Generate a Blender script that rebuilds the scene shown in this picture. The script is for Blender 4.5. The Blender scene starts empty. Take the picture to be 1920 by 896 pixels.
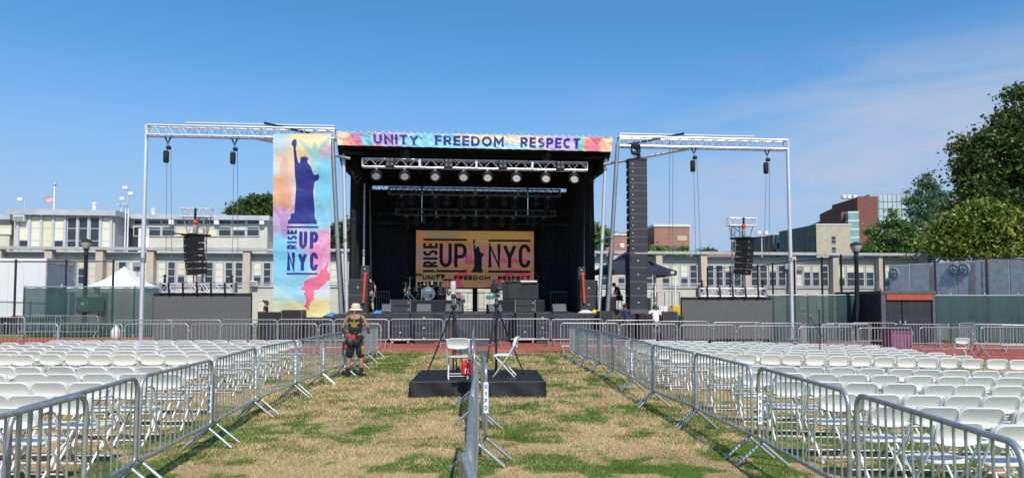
import bpy, bmesh, math, random
import numpy as np
from mathutils import Vector, Matrix
random.seed(7); RNG = np.random.default_rng(7)
SC = bpy.context.scene
R = math.radians
# ---------------------------------------------------------------- camera, sky, sun, exposure
FPX, PITCH, CYP, HC = 1280.0, R(2.595), 511.0, 1.76      # 24 mm phone lens, eye height
cam_d = bpy.data.cameras.new('camera'); cam = bpy.data.objects.new('camera', cam_d)
SC.collection.objects.link(cam); SC.camera = cam
cam_d.sensor_width = 36.0; cam_d.lens = 36.0 * FPX / 1920.0
cam_d.shift_y = (CYP - 448.0) / 1920.0
cam_d.clip_start = 0.05; cam_d.clip_end = 6000.0
cam.location = (0, 0, HC); cam.rotation_euler = (R(90) + PITCH, 0, 0)
SUN_EL, SUN_AZ = R(46), R(164)                           # azimuth clockwise from +Y: behind the camera, a little right
w = bpy.data.worlds.new("World"); SC.world = w; w.use_nodes = True
nt = w.node_tree; nt.nodes.clear()
N_ = nt.nodes.new; L_ = nt.links.new
wo = N_('ShaderNodeOutputWorld'); bg = N_('ShaderNodeBackground'); bg.inputs['Strength'].default_value = 0.094
sky = N_('ShaderNodeTexSky'); sky.sky_type = 'NISHITA'; sky.sun_disc = False
sky.sun_elevation = SUN_EL; sky.sun_rotation = SUN_AZ
sky.air_density = 1.25; sky.dust_density = 0.6; sky.ozone_density = 3.0
# thin cirrus, brighter towards the right, mixed over the sky
tc = N_('ShaderNodeTexCoord'); sep = N_('ShaderNodeSeparateXYZ'); L_(tc.outputs['Generated'], sep.inputs[0])
mp = N_('ShaderNodeMapping'); mp.inputs['Scale'].default_value = (1.6, 1.6, 7.0); mp.inputs['Rotation'].default_value = (0, R(-14), 0)
L_(tc.outputs['Generated'], mp.inputs['Vector'])
cn = N_('ShaderNodeTexNoise'); cn.inputs['Scale'].default_value = 1.7; cn.inputs['Detail'].default_value = 7; cn.inputs['Roughness'].default_value = .55
cn.inputs['Distortion'].default_value = .6
L_(mp.outputs[0], cn.inputs['Vector'])
cr = N_('ShaderNodeMapRange'); cr.inputs['From Min'].default_value = .37; cr.inputs['From Max'].default_value = .58
L_(cn.outputs['Fac'], cr.inputs['Value'])
wx = N_('ShaderNodeMapRange'); wx.interpolation_type = 'SMOOTHSTEP'
wx.inputs['From Min'].default_value = .0; wx.inputs['From Max'].default_value = .44
L_(sep.outputs['X'], wx.inputs['Value'])
wz = N_('ShaderNodeMapRange'); wz.interpolation_type = 'SMOOTHSTEP'
wz.inputs['From Min'].default_value = .36; wz.inputs['From Max'].default_value = .22
L_(sep.outputs['Z'], wz.inputs['Value'])
m1 = N_('ShaderNodeMath'); m1.operation = 'MULTIPLY'; L_(wx.outputs[0], m1.inputs[0]); L_(wz.outputs[0], m1.inputs[1])
m2 = N_('ShaderNodeMath'); m2.operation = 'MULTIPLY'; L_(m1.outputs[0], m2.inputs[0]); L_(cr.outputs[0], m2.inputs[1])
m3 = N_('ShaderNodeMath'); m3.operation = 'MULTIPLY'; L_(m2.outputs[0], m3.inputs[0]); m3.inputs[1].default_value = .85
hz = N_('ShaderNodeMapRange'); hz.interpolation_type = 'SMOOTHSTEP'          # low summer haze band near the horizon
hz.inputs['From Min'].default_value = .36; hz.inputs['From Max'].default_value = .02; hz.inputs['To Max'].default_value = .88
L_(sep.outputs['Z'], hz.inputs['Value'])
tint = N_('ShaderNodeMix'); tint.data_type = 'RGBA'; tint.blend_type = 'MULTIPLY'; tint.inputs[0].default_value = 1
tint.inputs[7].default_value = (.53, .99, 1.32, 1); L_(sky.outputs[0], tint.inputs[6])
mxh = N_('ShaderNodeMix'); mxh.data_type = 'RGBA'; L_(hz.outputs[0], mxh.inputs[0]); L_(tint.outputs[2], mxh.inputs[6])
mxh.inputs[7].default_value = (3.5, 4.45, 6.5, 1)
mx = N_('ShaderNodeMix'); mx.data_type = 'RGBA'; L_(m3.outputs[0], mx.inputs[0]); L_(mxh.outputs[2], mx.inputs[6])
mx.inputs[7].default_value = (4.1, 4.85, 6.4, 1)
L_(mx.outputs[2], bg.inputs['Color']); L_(bg.outputs[0], wo.inputs['Surface'])
sl = bpy.data.lights.new('sun', 'SUN'); sl.energy = 3.9; sl.angle = R(.5); sl.color = (1, .955, .88)
so = bpy.data.objects.new('sun', sl); SC.collection.objects.link(so)
SUND = Vector((math.sin(SUN_AZ) * math.cos(SUN_EL), math.cos(SUN_AZ) * math.cos(SUN_EL), math.sin(SUN_EL)))
so.rotation_euler = SUND.to_track_quat('Z', 'Y').to_euler(); so.location = SUND * 60
SC.view_settings.view_transform = 'Standard'; SC.view_settings.look = 'None'
SC.view_settings.exposure = 0.28; SC.view_settings.gamma = 1.0
SC.view_settings.use_curve_mapping = False
SC.cycles.max_bounces = 6; SC.cycles.transparent_max_bounces = 16
# ---------------------------------------------------------------- helpers
COL = SC.collection
def V(*a): return Vector(a)
def ray(x, y):
    a = (x - 960) / FPX; b = (CYP - y) / FPX
    return V(a, math.cos(PITCH) - b * math.sin(PITCH), math.sin(PITCH) + b * math.cos(PITCH))
def sst(a, b, x):
    t = np.clip((x - a) / (b - a), 0, 1); return t * t * (3 - 2 * t)
def gh(X, Y):                                            # height of the gently crowned field
    return .10 * sst(22., 26., Y) - .022 * np.clip(np.log1p(np.exp((X - 1.8) * 1.5)) / 1.5, 0, 11.5)
def WP(x, y, Z):
    d = ray(x, y); t = Z / d.y; return V(d.x * t, Z, HC + d.z * t)
def G(x, y):
    d = ray(x, y); z = 0.
    for i in range(6):
        t = (z - HC) / d.z; z = float(gh(d.x * t, d.y * t))
    return V(d.x * t, d.y * t, z)
class Frame:
    def __init__(s, px, Z, deg):
        s.A = R(deg); s.U = V(math.cos(s.A), math.sin(s.A), 0); s.N = V(-math.sin(s.A), math.cos(s.A), 0)
        s.O = WP(px, 600, Z); s.O.z = 0
    def S(s, px, py, v=0):                               # where a line of sight meets the plane v
        d = ray(px, py); t = (v + s.O.dot(s.N)) / d.dot(s.N); P = d * t - s.O
        return P.dot(s.U), HC + d.z * t
    def F(s, u, v, z=0): return s.O + s.U * u + s.N * v + V(0, 0, z)
ST = Frame(892, 30.5, 5.0)                               # stage frame
BF = Frame(0, 54, 5.7)                                   # school frame

# value noise
def vnoise(x, y, seed=0):
    xi = np.floor(x).astype(np.int64); yi = np.floor(y).astype(np.int64); xf = x - xi; yf = y - yi
    def h(a, b):
        n = (a * 374761393 + b * 668265263 + seed * 1442695041) & 0x7fffffff
        n = ((n ^ (n >> 13)) * 1274126177) & 0x7fffffff
        return ((n ^ (n >> 16)) & 0xffff) / 65535.
    u = xf * xf * (3 - 2 * xf); v = yf * yf * (3 - 2 * yf)
    return (h(xi, yi) * (1 - u) + h(xi + 1, yi) * u) * (1 - v) + (h(xi, yi + 1) * (1 - u) + h(xi + 1, yi + 1) * u) * v
def fbm(x, y, seed=0, o=4):
    s = 0; a = .5; t = 0
    for i in range(o):
        s = s + a * vnoise(x * 2 ** i, y * 2 ** i, seed + i * 17); t += a; a *= .5
    return s / t

# ---- materials
MATS = {}
def mat(name, base, rough=.65, metal=0., var=.14, vs=6., bump=0., bs=60., emit=None, spec=.4, coat=0., alpha=1., each=0.):
    if name in MATS: return MATS[name]
    m = bpy.data.materials.new(name); m.use_nodes = True; t = m.node_tree; b = t.nodes['Principled BSDF']
    b.inputs['Roughness'].default_value = rough; b.inputs['Metallic'].default_value = metal
    b.inputs['Specular IOR Level'].default_value = spec; b.inputs['Coat Weight'].default_value = coat
    b.inputs['Alpha'].default_value = alpha
    c = t.nodes.new('ShaderNodeTexCoord')
    n = t.nodes.new('ShaderNodeTexNoise'); n.inputs['Scale'].default_value = vs; n.inputs['Detail'].default_value = 5; n.inputs['Roughness'].default_value = .62
    t.links.new(c.outputs['Object'], n.inputs['Vector'])
    r = t.nodes.new('ShaderNodeValToRGB')
    r.color_ramp.elements[0].position = .28; r.color_ramp.elements[1].position = .74
    r.color_ramp.elements[0].color = (*[max(0, q * (1 - var)) for q in base], 1)
    r.color_ramp.elements[1].color = (*[min(1, q * (1 + var)) for q in base], 1)
    t.links.new(n.outputs['Fac'], r.inputs['Fac']); t.links.new(r.outputs['Color'], b.inputs['Base Color'])
    if bump:
        n2 = t.nodes.new('ShaderNodeTexNoise'); n2.inputs['Scale'].default_value = bs; n2.inputs['Detail'].default_value = 4
        t.links.new(c.outputs['Object'], n2.inputs['Vector'])
        bp = t.nodes.new('ShaderNodeBump'); bp.inputs['Strength'].default_value = bump; bp.inputs['Distance'].default_value = .02
        t.links.new(n2.outputs['Fac'], bp.inputs['Height']); t.links.new(bp.outputs['Normal'], b.inputs['Normal'])
    if each:                                              # every piece a little lighter or darker than its neighbour
        oi = t.nodes.new('ShaderNodeObjectInfo'); mr = t.nodes.new('ShaderNodeMapRange'); mr.inputs['To Min'].default_value = 1 - each; mr.inputs['To Max'].default_value = 1 + each * .6
        t.links.new(oi.outputs['Random'], mr.inputs['Value']); hs = t.nodes.new('ShaderNodeHueSaturation'); t.links.new(mr.outputs[0], hs.inputs['Value']); t.links.new(r.outputs['Color'], hs.inputs['Color']); t.links.new(hs.outputs[0], b.inputs['Base Color'])
    if emit:
        b.inputs['Emission Color'].default_value = (*emit[0], 1); b.inputs['Emission Strength'].default_value = emit[1]
    MATS[name] = m; return m
def attr_mat(name, attr='col', rough=.8, trans=0., emit=0., spec=.3, bump=0., bs=40.):
    if name in MATS: return MATS[name]
    m = bpy.data.materials.new(name); m.use_nodes = True; t = m.node_tree; b = t.nodes['Principled BSDF']
    b.inputs['Roughness'].default_value = rough; b.inputs['Specular IOR Level'].default_value = spec
    a = t.nodes.new('ShaderNodeAttribute'); a.attribute_name = attr
    t.links.new(a.outputs['Color'], b.inputs['Base Color'])
    if emit:
        t.links.new(a.outputs['Color'], b.inputs['Emission Color']); b.inputs['Emission Strength'].default_value = emit
    if bump:
        c = t.nodes.new('ShaderNodeTexCoord'); n2 = t.nodes.new('ShaderNodeTexNoise'); n2.inputs['Scale'].default_value = bs
        t.links.new(c.outputs['Object'], n2.inputs['Vector'])
        bp = t.nodes.new('ShaderNodeBump'); bp.inputs['Strength'].default_value = bump; bp.inputs['Distance'].default_value = .03
        t.links.new(n2.outputs['Fac'], bp.inputs['Height']); t.links.new(bp.outputs['Normal'], b.inputs['Normal'])
    if trans:
        tr = t.nodes.new('ShaderNodeBsdfTranslucent'); t.links.new(a.outputs['Color'], tr.inputs['Color'])
        ms = t.nodes.new('ShaderNodeMixShader'); ms.inputs[0].default_value = trans
        t.links.new(b.outputs[0], ms.inputs[1]); t.links.new(tr.outputs[0], ms.inputs[2])
        t.links.new(ms.outputs[0], t.nodes['Material Output'].inputs['Surface'])
    MATS[name] = m; return m
def brick_mat(name, c1, c2, mortar, sx=.22, sy=.075, rough=.85):
    m = bpy.data.materials.new(name); m.use_nodes = True; t = m.node_tree; b = t.nodes['Principled BSDF']
    b.inputs['Roughness'].default_value = rough; b.inputs['Specular IOR Level'].default_value = .25
    c = t.nodes.new('ShaderNodeTexCoord'); s = t.nodes.new('ShaderNodeSeparateXYZ'); t.links.new(c.outputs['Object'], s.inputs[0])
    ad = t.nodes.new('ShaderNodeMath'); t.links.new(s.outputs['X'], ad.inputs[0]); t.links.new(s.outputs['Y'], ad.inputs[1])
    cb = t.nodes.new('ShaderNodeCombineXYZ'); t.links.new(ad.outputs[0], cb.inputs['X']); t.links.new(s.outputs['Z'], cb.inputs['Y'])
    k = t.nodes.new('ShaderNodeTexBrick'); k.inputs['Scale'].default_value = 1; k.inputs['Brick Width'].default_value = sx; k.inputs['Row Height'].default_value = sy
    k.inputs['Mortar Size'].default_value = sy * .09
    k.inputs['Color1'].default_value = (*c1, 1); k.inputs['Color2'].default_value = (*c2, 1); k.inputs['Mortar'].default_value = (*mortar, 1)
    t.links.new(cb.outputs[0], k.inputs['Vector'])
    n = t.nodes.new('ShaderNodeTexNoise'); n.inputs['Scale'].default_value = .7; n.inputs['Detail'].default_value = 6; t.links.new(c.outputs['Object'], n.inputs['Vector'])
    mr = t.nodes.new('ShaderNodeMapRange'); mr.inputs['To Min'].default_value = .78; mr.inputs['To Max'].default_value = 1.12; t.links.new(n.outputs['Fac'], mr.inputs['Value'])
    mm = t.nodes.new('ShaderNodeMix'); mm.data_type = 'RGBA'; mm.blend_type = 'MULTIPLY'; mm.inputs[0].default_value = 1
    t.links.new(k.outputs['Color'], mm.inputs[6]); t.links.new(mr.outputs[0], mm.inputs[7]); t.links.new(mm.outputs[2], b.inputs['Base Color'])
    MATS[name] = m; return m

# ---- mesh builder
class MB:
    def __init__(s): s.v = []; s.f = []
    def add(s, vs, fs):
        o = len(s.v); s.v.extend([tuple(p) for p in vs]); s.f.extend([tuple(i + o for i in f) for f in fs]); return s
    def box(s, c, d, rz=0, M=None):
        x, y, z = d[0] / 2, d[1] / 2, d[2] / 2
        vs = [V(a, b, e) for e in (-z, z) for b in (-y, y) for a in (-x, x)]
        if rz: vs = [Matrix.Rotation(rz, 3, 'Z') @ p for p in vs]
        if M: vs = [M @ p for p in vs]
        c = V(*c)
        return s.add([p + c for p in vs], [(0, 2, 3, 1), (4, 5, 7, 6), (0, 1, 5, 4), (2, 6, 7, 3), (0, 4, 6, 2), (1, 3, 7, 5)])
    def b2(s, a, b): return s.box([(a[i] + b[i]) / 2 for i in range(3)], [abs(b[i] - a[i]) for i in range(3)])
    def cbox(s, c, d, k=.02, M=None):                     # box with chamfered edges
        x, y, z = d[0] / 2, d[1] / 2, d[2] / 2
        bm = bmesh.new(); bmesh.ops.create_cube(bm, size=1)
        for v in bm.verts: v.co = V(v.co.x * 2 * x, v.co.y * 2 * y, v.co.z * 2 * z)
        bmesh.ops.bevel(bm, geom=bm.edges[:], offset=k, segments=1, affect='EDGES')
        bm.verts.ensure_lookup_table(); bm.verts.index_update()
        vs = [(M @ v.co if M else v.co) + V(*c) for v in bm.verts]; fs = [[v.index for v in f.verts] for f in bm.faces]; bm.free()
        return s.add(vs, fs)
    def tube(s, pts, r, n=6, cap=True, closed=False):
        P = [V(*p) for p in pts]; m = len(P); rr = r if isinstance(r, (list, tuple)) else [r] * m
        T = []
        for i in range(m):
            a = P[(i - 1) % m] if (closed or i > 0) else P[i]; b = P[(i + 1) % m] if (closed or i < m - 1) else P[i]
            t = b - a; T.append(t.normalized() if t.length > 1e-9 else V(0, 0, 1))
        q = T[0].orthogonal().normalized(); o = len(s.v)
        for i in range(m):
            q = (q - T[i] * q.dot(T[i])); q = q.normalized() if q.length > 1e-6 else T[i].orthogonal().normalized()
            b = T[i].cross(q)
            k = 1.
            if 0 < i < m - 1 or closed:
                d1 = (P[i] - P[(i - 1) % m]); 
                if d1.length > 1e-9: k = 1 / max(.5, abs(d1.normalized().dot(T[i])))
            for j in range(n):
                a = 2 * math.pi * (j + .5) / n
                s.v.append(tuple(P[i] + (q * math.cos(a) + b * math.sin(a)) * rr[i]))
        for i in range(m if closed else m - 1):
            i2 = (i + 1) % m
            for j in range(n):
                s.f.append((o + i * n + j, o + i * n + (j + 1) % n, o + i2 * n + (j + 1) % n, o + i2 * n + j))
        if cap and not closed:
            s.f.append(tuple(o + j for j in reversed(range(n)))); s.f.append(tuple(o + (m - 1) * n + j for j in range(n)))
        return s
    def lathe(s, prof, c=(0, 0, 0), n=16, M=None):        # prof: (r, z)
        o = len(s.v); c = V(*c)
        for r, z in prof:
            for j in range(n):
                a = 2 * math.pi * j / n; p = V(r * math.cos(a), r * math.sin(a), z)
                s.v.append(tuple((M @ p if M else p) + c))
        for i in range(len(prof) - 1):
            for j in range(n): s.f.append((o + i * n + j, o + i * n + (j + 1) % n, o + (i + 1) * n + (j + 1) % n, o + (i + 1) * n + j))
        s.f.append(tuple(o + j for j in reversed(range(n)))); s.f.append(tuple(o + (len(prof) - 1) * n + j for j in range(n)))
        return s
    def cyl(s, a, b, r, n=12): return s.tube([a, b], r, n)
    def ball(s, c, r, n=10, m=7):
        rx, ry, rz = r if isinstance(r, (list, tuple)) else (r, r, r); o = len(s.v)
        s.v.append((c[0], c[1], c[2] - rz))
        for i in range(1, m):
            t = math.pi * i / m - math.pi / 2
            for j in range(n):
                a = 2 * math.pi * j / n; s.v.append((c[0] + rx * math.cos(t) * math.cos(a), c[1] + ry * math.cos(t) * math.sin(a), c[2] + rz * math.sin(t)))
        s.v.append((c[0], c[1], c[2] + rz)); last = len(s.v) - 1
        for j in range(n):
            s.f.append((o, o + 1 + (j + 1) % n, o + 1 + j)); s.f.append((last, o + 1 + (m - 2) * n + j, o + 1 + (m - 2) * n + (j + 1) % n))
        for i in range(m - 2):
            for j in range(n): s.f.append((o + 1 + i * n + j, o + 1 + i * n + (j + 1) % n, o + 1 + (i + 1) * n + (j + 1) % n, o + 1 + (i + 1) * n + j))
        return s
    def prism(s, pts, y0, y1, plane='xz'):                # outline extruded; plane xz -> along y, xy -> along z, yz -> along x
        n = len(pts)
        def mk(p, d): return {'xz': (p[0], d, p[1]), 'xy': (p[0], p[1], d), 'yz': (d, p[0], p[1])}[plane]
        vs = [mk(p, y0) for p in pts] + [mk(p, y1) for p in pts]
        return s.add(vs, [tuple(range(n)), tuple(reversed(range(n, 2 * n)))] + [(i, i + n, (i + 1) % n + n, (i + 1) % n) for i in range(n)])
    def grid(s, fn, nu, nv):
        o = len(s.v)
        for j in range(nv + 1):
            for i in range(nu + 1): s.v.append(tuple(fn(i / nu, j / nv)))
        for j in range(nv):
            for i in range(nu): a = o + j * (nu + 1) + i; s.f.append((a, a + 1, a + nu + 2, a + nu + 1))
        return s
    def mesh(s, name, m, smooth=True, ang=35, fix=True):
        me = bpy.data.meshes.new(name); me.from_pydata(s.v, [], s.f); me.update()
        if fix:
            bm = bmesh.new(); bm.from_mesh(me); bmesh.ops.recalc_face_normals(bm, faces=bm.faces); bm.to_mesh(me); bm.free()
        if smooth:
            me.polygons.foreach_set('use_smooth', [True] * len(me.polygons))
            try: me.set_sharp_from_angle(angle=R(ang))
            except Exception: pass
        if m: me.materials.append(m)
        return me
    def build(s, name, m, parent=None, loc=None, rz=0, **k):
        return link(name, s.mesh(name, m, **k), parent, loc, rz)
def link(name, me, parent=None, loc=None, rz=0, label=None):
    o = bpy.data.objects.new(name, me); COL.objects.link(o)
    if parent: o.parent = parent
    if loc is not None: o.location = loc
    if rz: o.rotation_euler = (0, 0, rz)
    if label: o['label'] = label
    return o
def tag(o, label, cat, group=None):
    o['label'] = label; o['category'] = cat
    if group: o['group'] = group
    return o
def thing(name, label, cat, loc=(0, 0, 0), rz=0, group=None):
    o = bpy.data.objects.new(name, None); COL.objects.link(o); o.empty_display_size = .2
    o.location = loc; o.rotation_euler = (0, 0, rz)
    return tag(o, label, cat, group)
def struct(o): o['kind'] = 'structure'; return o
def stuff(o): o['kind'] = 'stuff'; return o
def copy_tree(o, parent=None):
    c = o.copy(); COL.objects.link(c); c.parent = parent
    for ch in list(o.children): copy_tree(ch, c)
    return c
def sthing(name, label, cat, u, v, z=0, group=None, rz=0, fr=ST):
    return thing(name, label, cat, fr.F(u, v, z), fr.A + rz, group)
ORD = ['', 'first', 'second', 'third', 'fourth', 'fifth', 'sixth', 'seventh', 'eighth', 'ninth', 'tenth', 'eleventh', 'twelfth', 'thirteenth', 'fourteenth',
       'fifteenth', 'sixteenth', 'seventeenth', 'eighteenth', 'nineteenth', 'twentieth']
def ordn(n): return ORD[n] if n <= 20 else 'twenty-' + ORD[n - 20] if n < 30 else 'thirty-' + ORD[n - 30] if n > 30 else 'thirtieth'

# ---- lettering drawn with strokes: (width / height, strokes in 0..1)
def arc(cx, cy, rx, ry, a0, a1, n=9): return [(cx + rx * math.cos(R(a0 + (a1 - a0) * i / n)), cy + ry * math.sin(R(a0 + (a1 - a0) * i / n))) for i in range(n + 1)]
def glyphs(cond):
    k = .5 if not cond else .30                           # corner height of the round letters
    return {
     'U': [[(0, 1), (0, k)] + arc(.5, k, .5, k, 180, 360, 12) + [(1, k), (1, 1)]],
     'N': [[(0, 0), (0, 1), (1, 0), (1, 1)]], 'I': [[(.5, 0), (.5, 1)]], 'T': [[(0, 1), (1, 1)], [(.5, 1), (.5, 0)]],
     'Y': [[(0, 1), (.5, .42)], [(1, 1), (.5, .42)], [(.5, .46), (.5, 0)]],
     'F': [[(1, 1), (0, 1), (0, 0)], [(0, .5), (.88, .5)]],
     'E': [[(1, 1), (0, 1), (0, 0), (1, 0)], [(0, .5), (.9, .5)]],
     'D': [[(0, 0), (0, 1), (.5, 1)] + arc(.5, .5, .5, .5, 90, -90, 12) + [(.5, 0), (0, 0)]],
     'P': [[(0, 0), (0, 1), (.55, 1)] + arc(.55, .72, .45, .28, 90, -90, 10) + [(.55, .44), (0, .44)]],
     'R': [[(0, 0), (0, 1), (.55, 1)] + arc(.55, .73, .42, .27, 90, -90, 10) + [(.55, .46), (0, .46)], [(.5, .46), (1, 0)]],
     'O': [arc(.5, .5, .5, .5, 0, 360, 24)] if not cond else [[(1, k), (1, 1 - k)] + arc(.5, 1 - k, .5, k, 0, 180, 10) + [(0, k)] + arc(.5, k, .5, k, 180, 360, 10)],
     'C': [arc(.5, .5, .5, .5, 48, 312, 20)] if not cond else [[(1, .70), (1, 1 - k)] + arc(.5, 1 - k, .5, k, 0, 180, 10) + [(0, k)] + arc(.5, k, .5, k, 180, 360, 10) + [(1, .30)]],
     'M': [[(0, 0), (0, 1), (.5, .28), (1, 1), (1, 0)]],
     'S': [arc(.5, .74, .47, .26, 28, 205, 9)[:-1] + [(.12, .6), (.5, .5), (.88, .4)] + arc(.5, .26, .5, .26, 25, -152, 10)],
    }
GW = {'U': .78, 'N': .84, 'I': .2, 'T': .72, 'Y': .82, 'F': .66, 'E': .68, 'D': .86, 'P': .74, 'R': .78, 'O': 1.0, 'C': .88, 'M': 1.0, 'S': .7}
GC = {'U': .52, 'N': .54, 'I': .16, 'Y': .60, 'E': .46, 'P': .53, 'R': .53, 'C': .52, 'S': .5, 'D': .5, 'F': .45, 'T': .46, 'O': .54, 'M': .6}
def ribbon(mb, pts, t, tf, closed):
    pts = [p for i, p in enumerate(pts) if i == 0 or math.hypot(p[0] - pts[i - 1][0], p[1] - pts[i - 1][1]) > 1e-5]
    P = [V(p[0], p[1], 0) for p in pts]; m = len(P); Lf = []; Rt = []
    for i in range(m):
        a = P[i] - P[i - 1] if (i > 0 or closed) else P[1] - P[0]
        b = P[(i + 1) % m] - P[i] if (i < m - 1 or closed) else P[-1] - P[-2]
        a = a.normalized(); b = b.normalized(); n1 = V(-a.y, a.x, 0); n2 = V(-b.y, b.x, 0)
        mt = n1 + n2
        if mt.length < 1e-4: mt = n1
        mt.normalize(); k = min(1 / max(.2, mt.dot(n1)), 2.4)
        Lf.append(P[i] + mt * t / 2 * k); Rt.append(P[i] - mt * t / 2 * k)
    vs = [tf(p) for p in Lf] + [tf(p) for p in Rt]
    mb.add(vs, [(i, (i + 1) % m, (i + 1) % m + m, i + m) for i in range(m if closed else m - 1)])
def text_mb(mb, txt, x0, z0, W, H, t, y, cond=False, gap=.16, vert=False, space=.9):
    """letters H tall filling width W from (x0, z0) in the local xz plane at depth y; vert: reads bottom to top"""
    gl = glyphs(cond); gw = GC if cond else GW
    nat = sum(space if c == ' ' else gw[c] for c in txt) + gap * (len(txt) - 1)
    s = W / (nat * H); cx = 0; dz = 0
    for c in txt:
        if c == ' ': cx += (space + gap) * H * s; continue
        wl = gw[c] * H * s
        for st in gl[c]:
            closed = (c == 'O') or False
            pts = st[:-1] if (closed and not cond) else st
            pts = [(t / 2 + p[0] * (wl - t), t / 2 + p[1] * (H - t)) for p in pts]
            if not closed and c not in 'CS':              # square ends
                for e, q in ((0, 1), (-1, -2)):
                    d = V(pts[e][0] - pts[q][0], pts[e][1] - pts[q][1], 0)
                    if d.length > 1e-6 and (abs(d.x) < 1e-3 or abs(d.y) < 1e-3):
                        d.normalize(); pts[e] = (pts[e][0] + d.x * t / 2, pts[e][1] + d.y * t / 2)
            dz += .0004; yy = y - dz
            if vert: tf = lambda p, yy=yy, cx=cx: (x0 - p.y, yy, z0 + cx + p.x)
            else: tf = lambda p, yy=yy, cx=cx: (x0 + cx + p.x, yy, z0 + p.y)
            ribbon(mb, pts, t, tf, closed)
        cx += wl + gap * H * s

# ---- box truss between two points (square section w), as chord and lattice parts
def truss(parent, a, b, w, cells, m, r=.024, rl=.011, up=V(0, 0, 1), h=None):
    a = V(*a); b = V(*b); d = (b - a).normalized(); sd = d.cross(up).normalized(); u2 = sd.cross(d).normalized(); h = h or w
    C = [sd * (w / 2 * i) + u2 * (h / 2 * j) for i, j in ((-1, -1), (1, -1), (1, 1), (-1, 1))]
    mb = MB()
    for c in C: mb.cyl(a + c, b + c, r, 6)
    for e in (a, b):
        for i in range(4): mb.cyl(e + C[i], e + C[(i + 1) % 4], r * .9, 5)
    mb.build('chord', m, parent)
    ml = MB(); Ln = (b - a).length
    for k in range(4):
        c0, c1 = C[k], C[(k + 1) % 4]
        for i in range(cells):
            p0 = a + d * (Ln * i / cells); pm = a + d * (Ln * (i + .5) / cells); p1 = a + d * (Ln * (i + 1) / cells)
            ml.cyl(p0 + c0, pm + c1, rl, 4); ml.cyl(pm + c1, p1 + c0, rl, 4)
    ml.build('lattice', m, parent)
# ---------------------------------------------------------------- field, track, yard
def greenness(X, Y):
    a = fbm(X * .95 + 3, Y * .95, 11, 4); b = fbm(X * 3.4, Y * 3.4, 31, 3); l = fbm(X * .3, Y * .3, 51, 2)
    f = fbm(X * 9, Y * 9, 61, 2)
    g = sst(.42, .69, a * .36 + b * .34 + l * .16 + f * .16) * .92
    # lusher rows where water stays: near the track, under the aisle rails
    g = np.maximum(g, sst(9.5, 7.0, Y) * sst(.46, .60, b * .6 + a * .4) * .9)
    edge = np.exp(-((Y - 22.2) / 1.3) ** 2) * .8 * sst(.42, .55, b)
    rail = (np.exp(-((X + 4.05) / .9) ** 2) + np.exp(-((X - 2.9) / 1.0) ** 2)) * sst(.34, .5, b) * .75 * sst(15, 9, Y)
    seats = sst(2.6, 4.2, X) * sst(13, 9, Y) * sst(.36, .5, b)
    return np.clip(np.maximum.reduce([g, edge, rail, seats * .9]), 0, 1) * sst(60, 30, Y) + sst(33, 34, Y) * .9
def axis(lo, hi, step, far_lo, far_hi, g=1.35):
    a = list(np.arange(lo, hi, step)); s = step; x = a[-1]
    while x < far_hi: s *= g; x += s; a.append(x)
    s = step; x = lo; b = []
    while x > far_lo: s *= g; x -= s; b.append(x)
    return np.array(b[::-1] + a)
gx = axis(-16, 16, .11, -2600, 2600); gy = axis(5.5, 26, .11, -60, 5000)
GX, GY = np.meshgrid(gx, gy); GZ = gh(GX, GY) + (fbm(GX * 1.1, GY * 1.1, 5, 3) - .5) * .035 * sst(60, 25, GY)
nx, ny = len(gx), len(gy)
me = bpy.data.meshes.new('grass_field'); co = np.stack([GX, GY, GZ], -1).reshape(-1, 3)
ii = (np.arange(ny - 1)[:, None] * nx + np.arange(nx - 1)[None]).reshape(-1)
fc = np.stack([ii, ii + 1, ii + nx + 1, ii + nx], -1)
def fill_mesh(me, co, fc):
    k = fc.shape[1]; me.vertices.add(len(co)); me.vertices.foreach_set('co', co.astype(np.float32).ravel())
    me.loops.add(fc.size); me.loops.foreach_set('vertex_index', fc.astype(np.int32).ravel())
    me.polygons.add(len(fc)); me.polygons.foreach_set('loop_start', np.arange(0, fc.size, k, dtype=np.int32))
    me.update(calc_edges=True)
def set_col(me, col, name='col'):
    at = me.color_attributes.new(name, 'FLOAT_COLOR', 'POINT'); c = np.ones((len(col), 4), np.float32); c[:, :3] = col; at.data.foreach_set('color', c.ravel())
fill_mesh(me, co, fc); me.polygons.foreach_set('use_smooth', [True] * len(me.polygons))
gr = greenness(GX, GY).reshape(-1); bare = (sst(.50, .66, fbm(GX * .9 + 9, GY * .9, 77, 4))).reshape(-1)
set_col(me, np.stack([gr, bare, gr * 0], -1))
gm = bpy.data.materials.new('grass_ground'); gm.use_nodes = True; t = gm.node_tree; b = t.nodes['Principled BSDF']
b.inputs['Roughness'].default_value = .95; b.inputs['Specular IOR Level'].default_value = .12
at = t.nodes.new('ShaderNodeAttribute'); at.attribute_name = 'col'; sp = t.nodes.new('ShaderNodeSeparateColor'); t.links.new(at.outputs['Color'], sp.inputs[0])
tcg = t.nodes.new('ShaderNodeTexCoord')
def noi(s, d=6, rr=.65):
    n = t.nodes.new('ShaderNodeTexNoise'); n.inputs['Scale'].default_value = s; n.inputs['Detail'].default_value = d; n.inputs['Roughness'].default_value = rr
    t.links.new(tcg.outputs['Object'], n.inputs['Vector']); return n
def ramp(src, stops):
    r = t.nodes.new('ShaderNodeValToRGB'); e = r.color_ramp.elements
    e[0].position, e[0].color = stops[0][0], (*stops[0][1], 1); e[1].position, e[1].color = stops[-1][0], (*stops[-1][1], 1)
    for p, c in stops[1:-1]: q = e.new(p); q.color = (*c, 1)
    t.links.new(src, r.inputs[0]); return r
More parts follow.
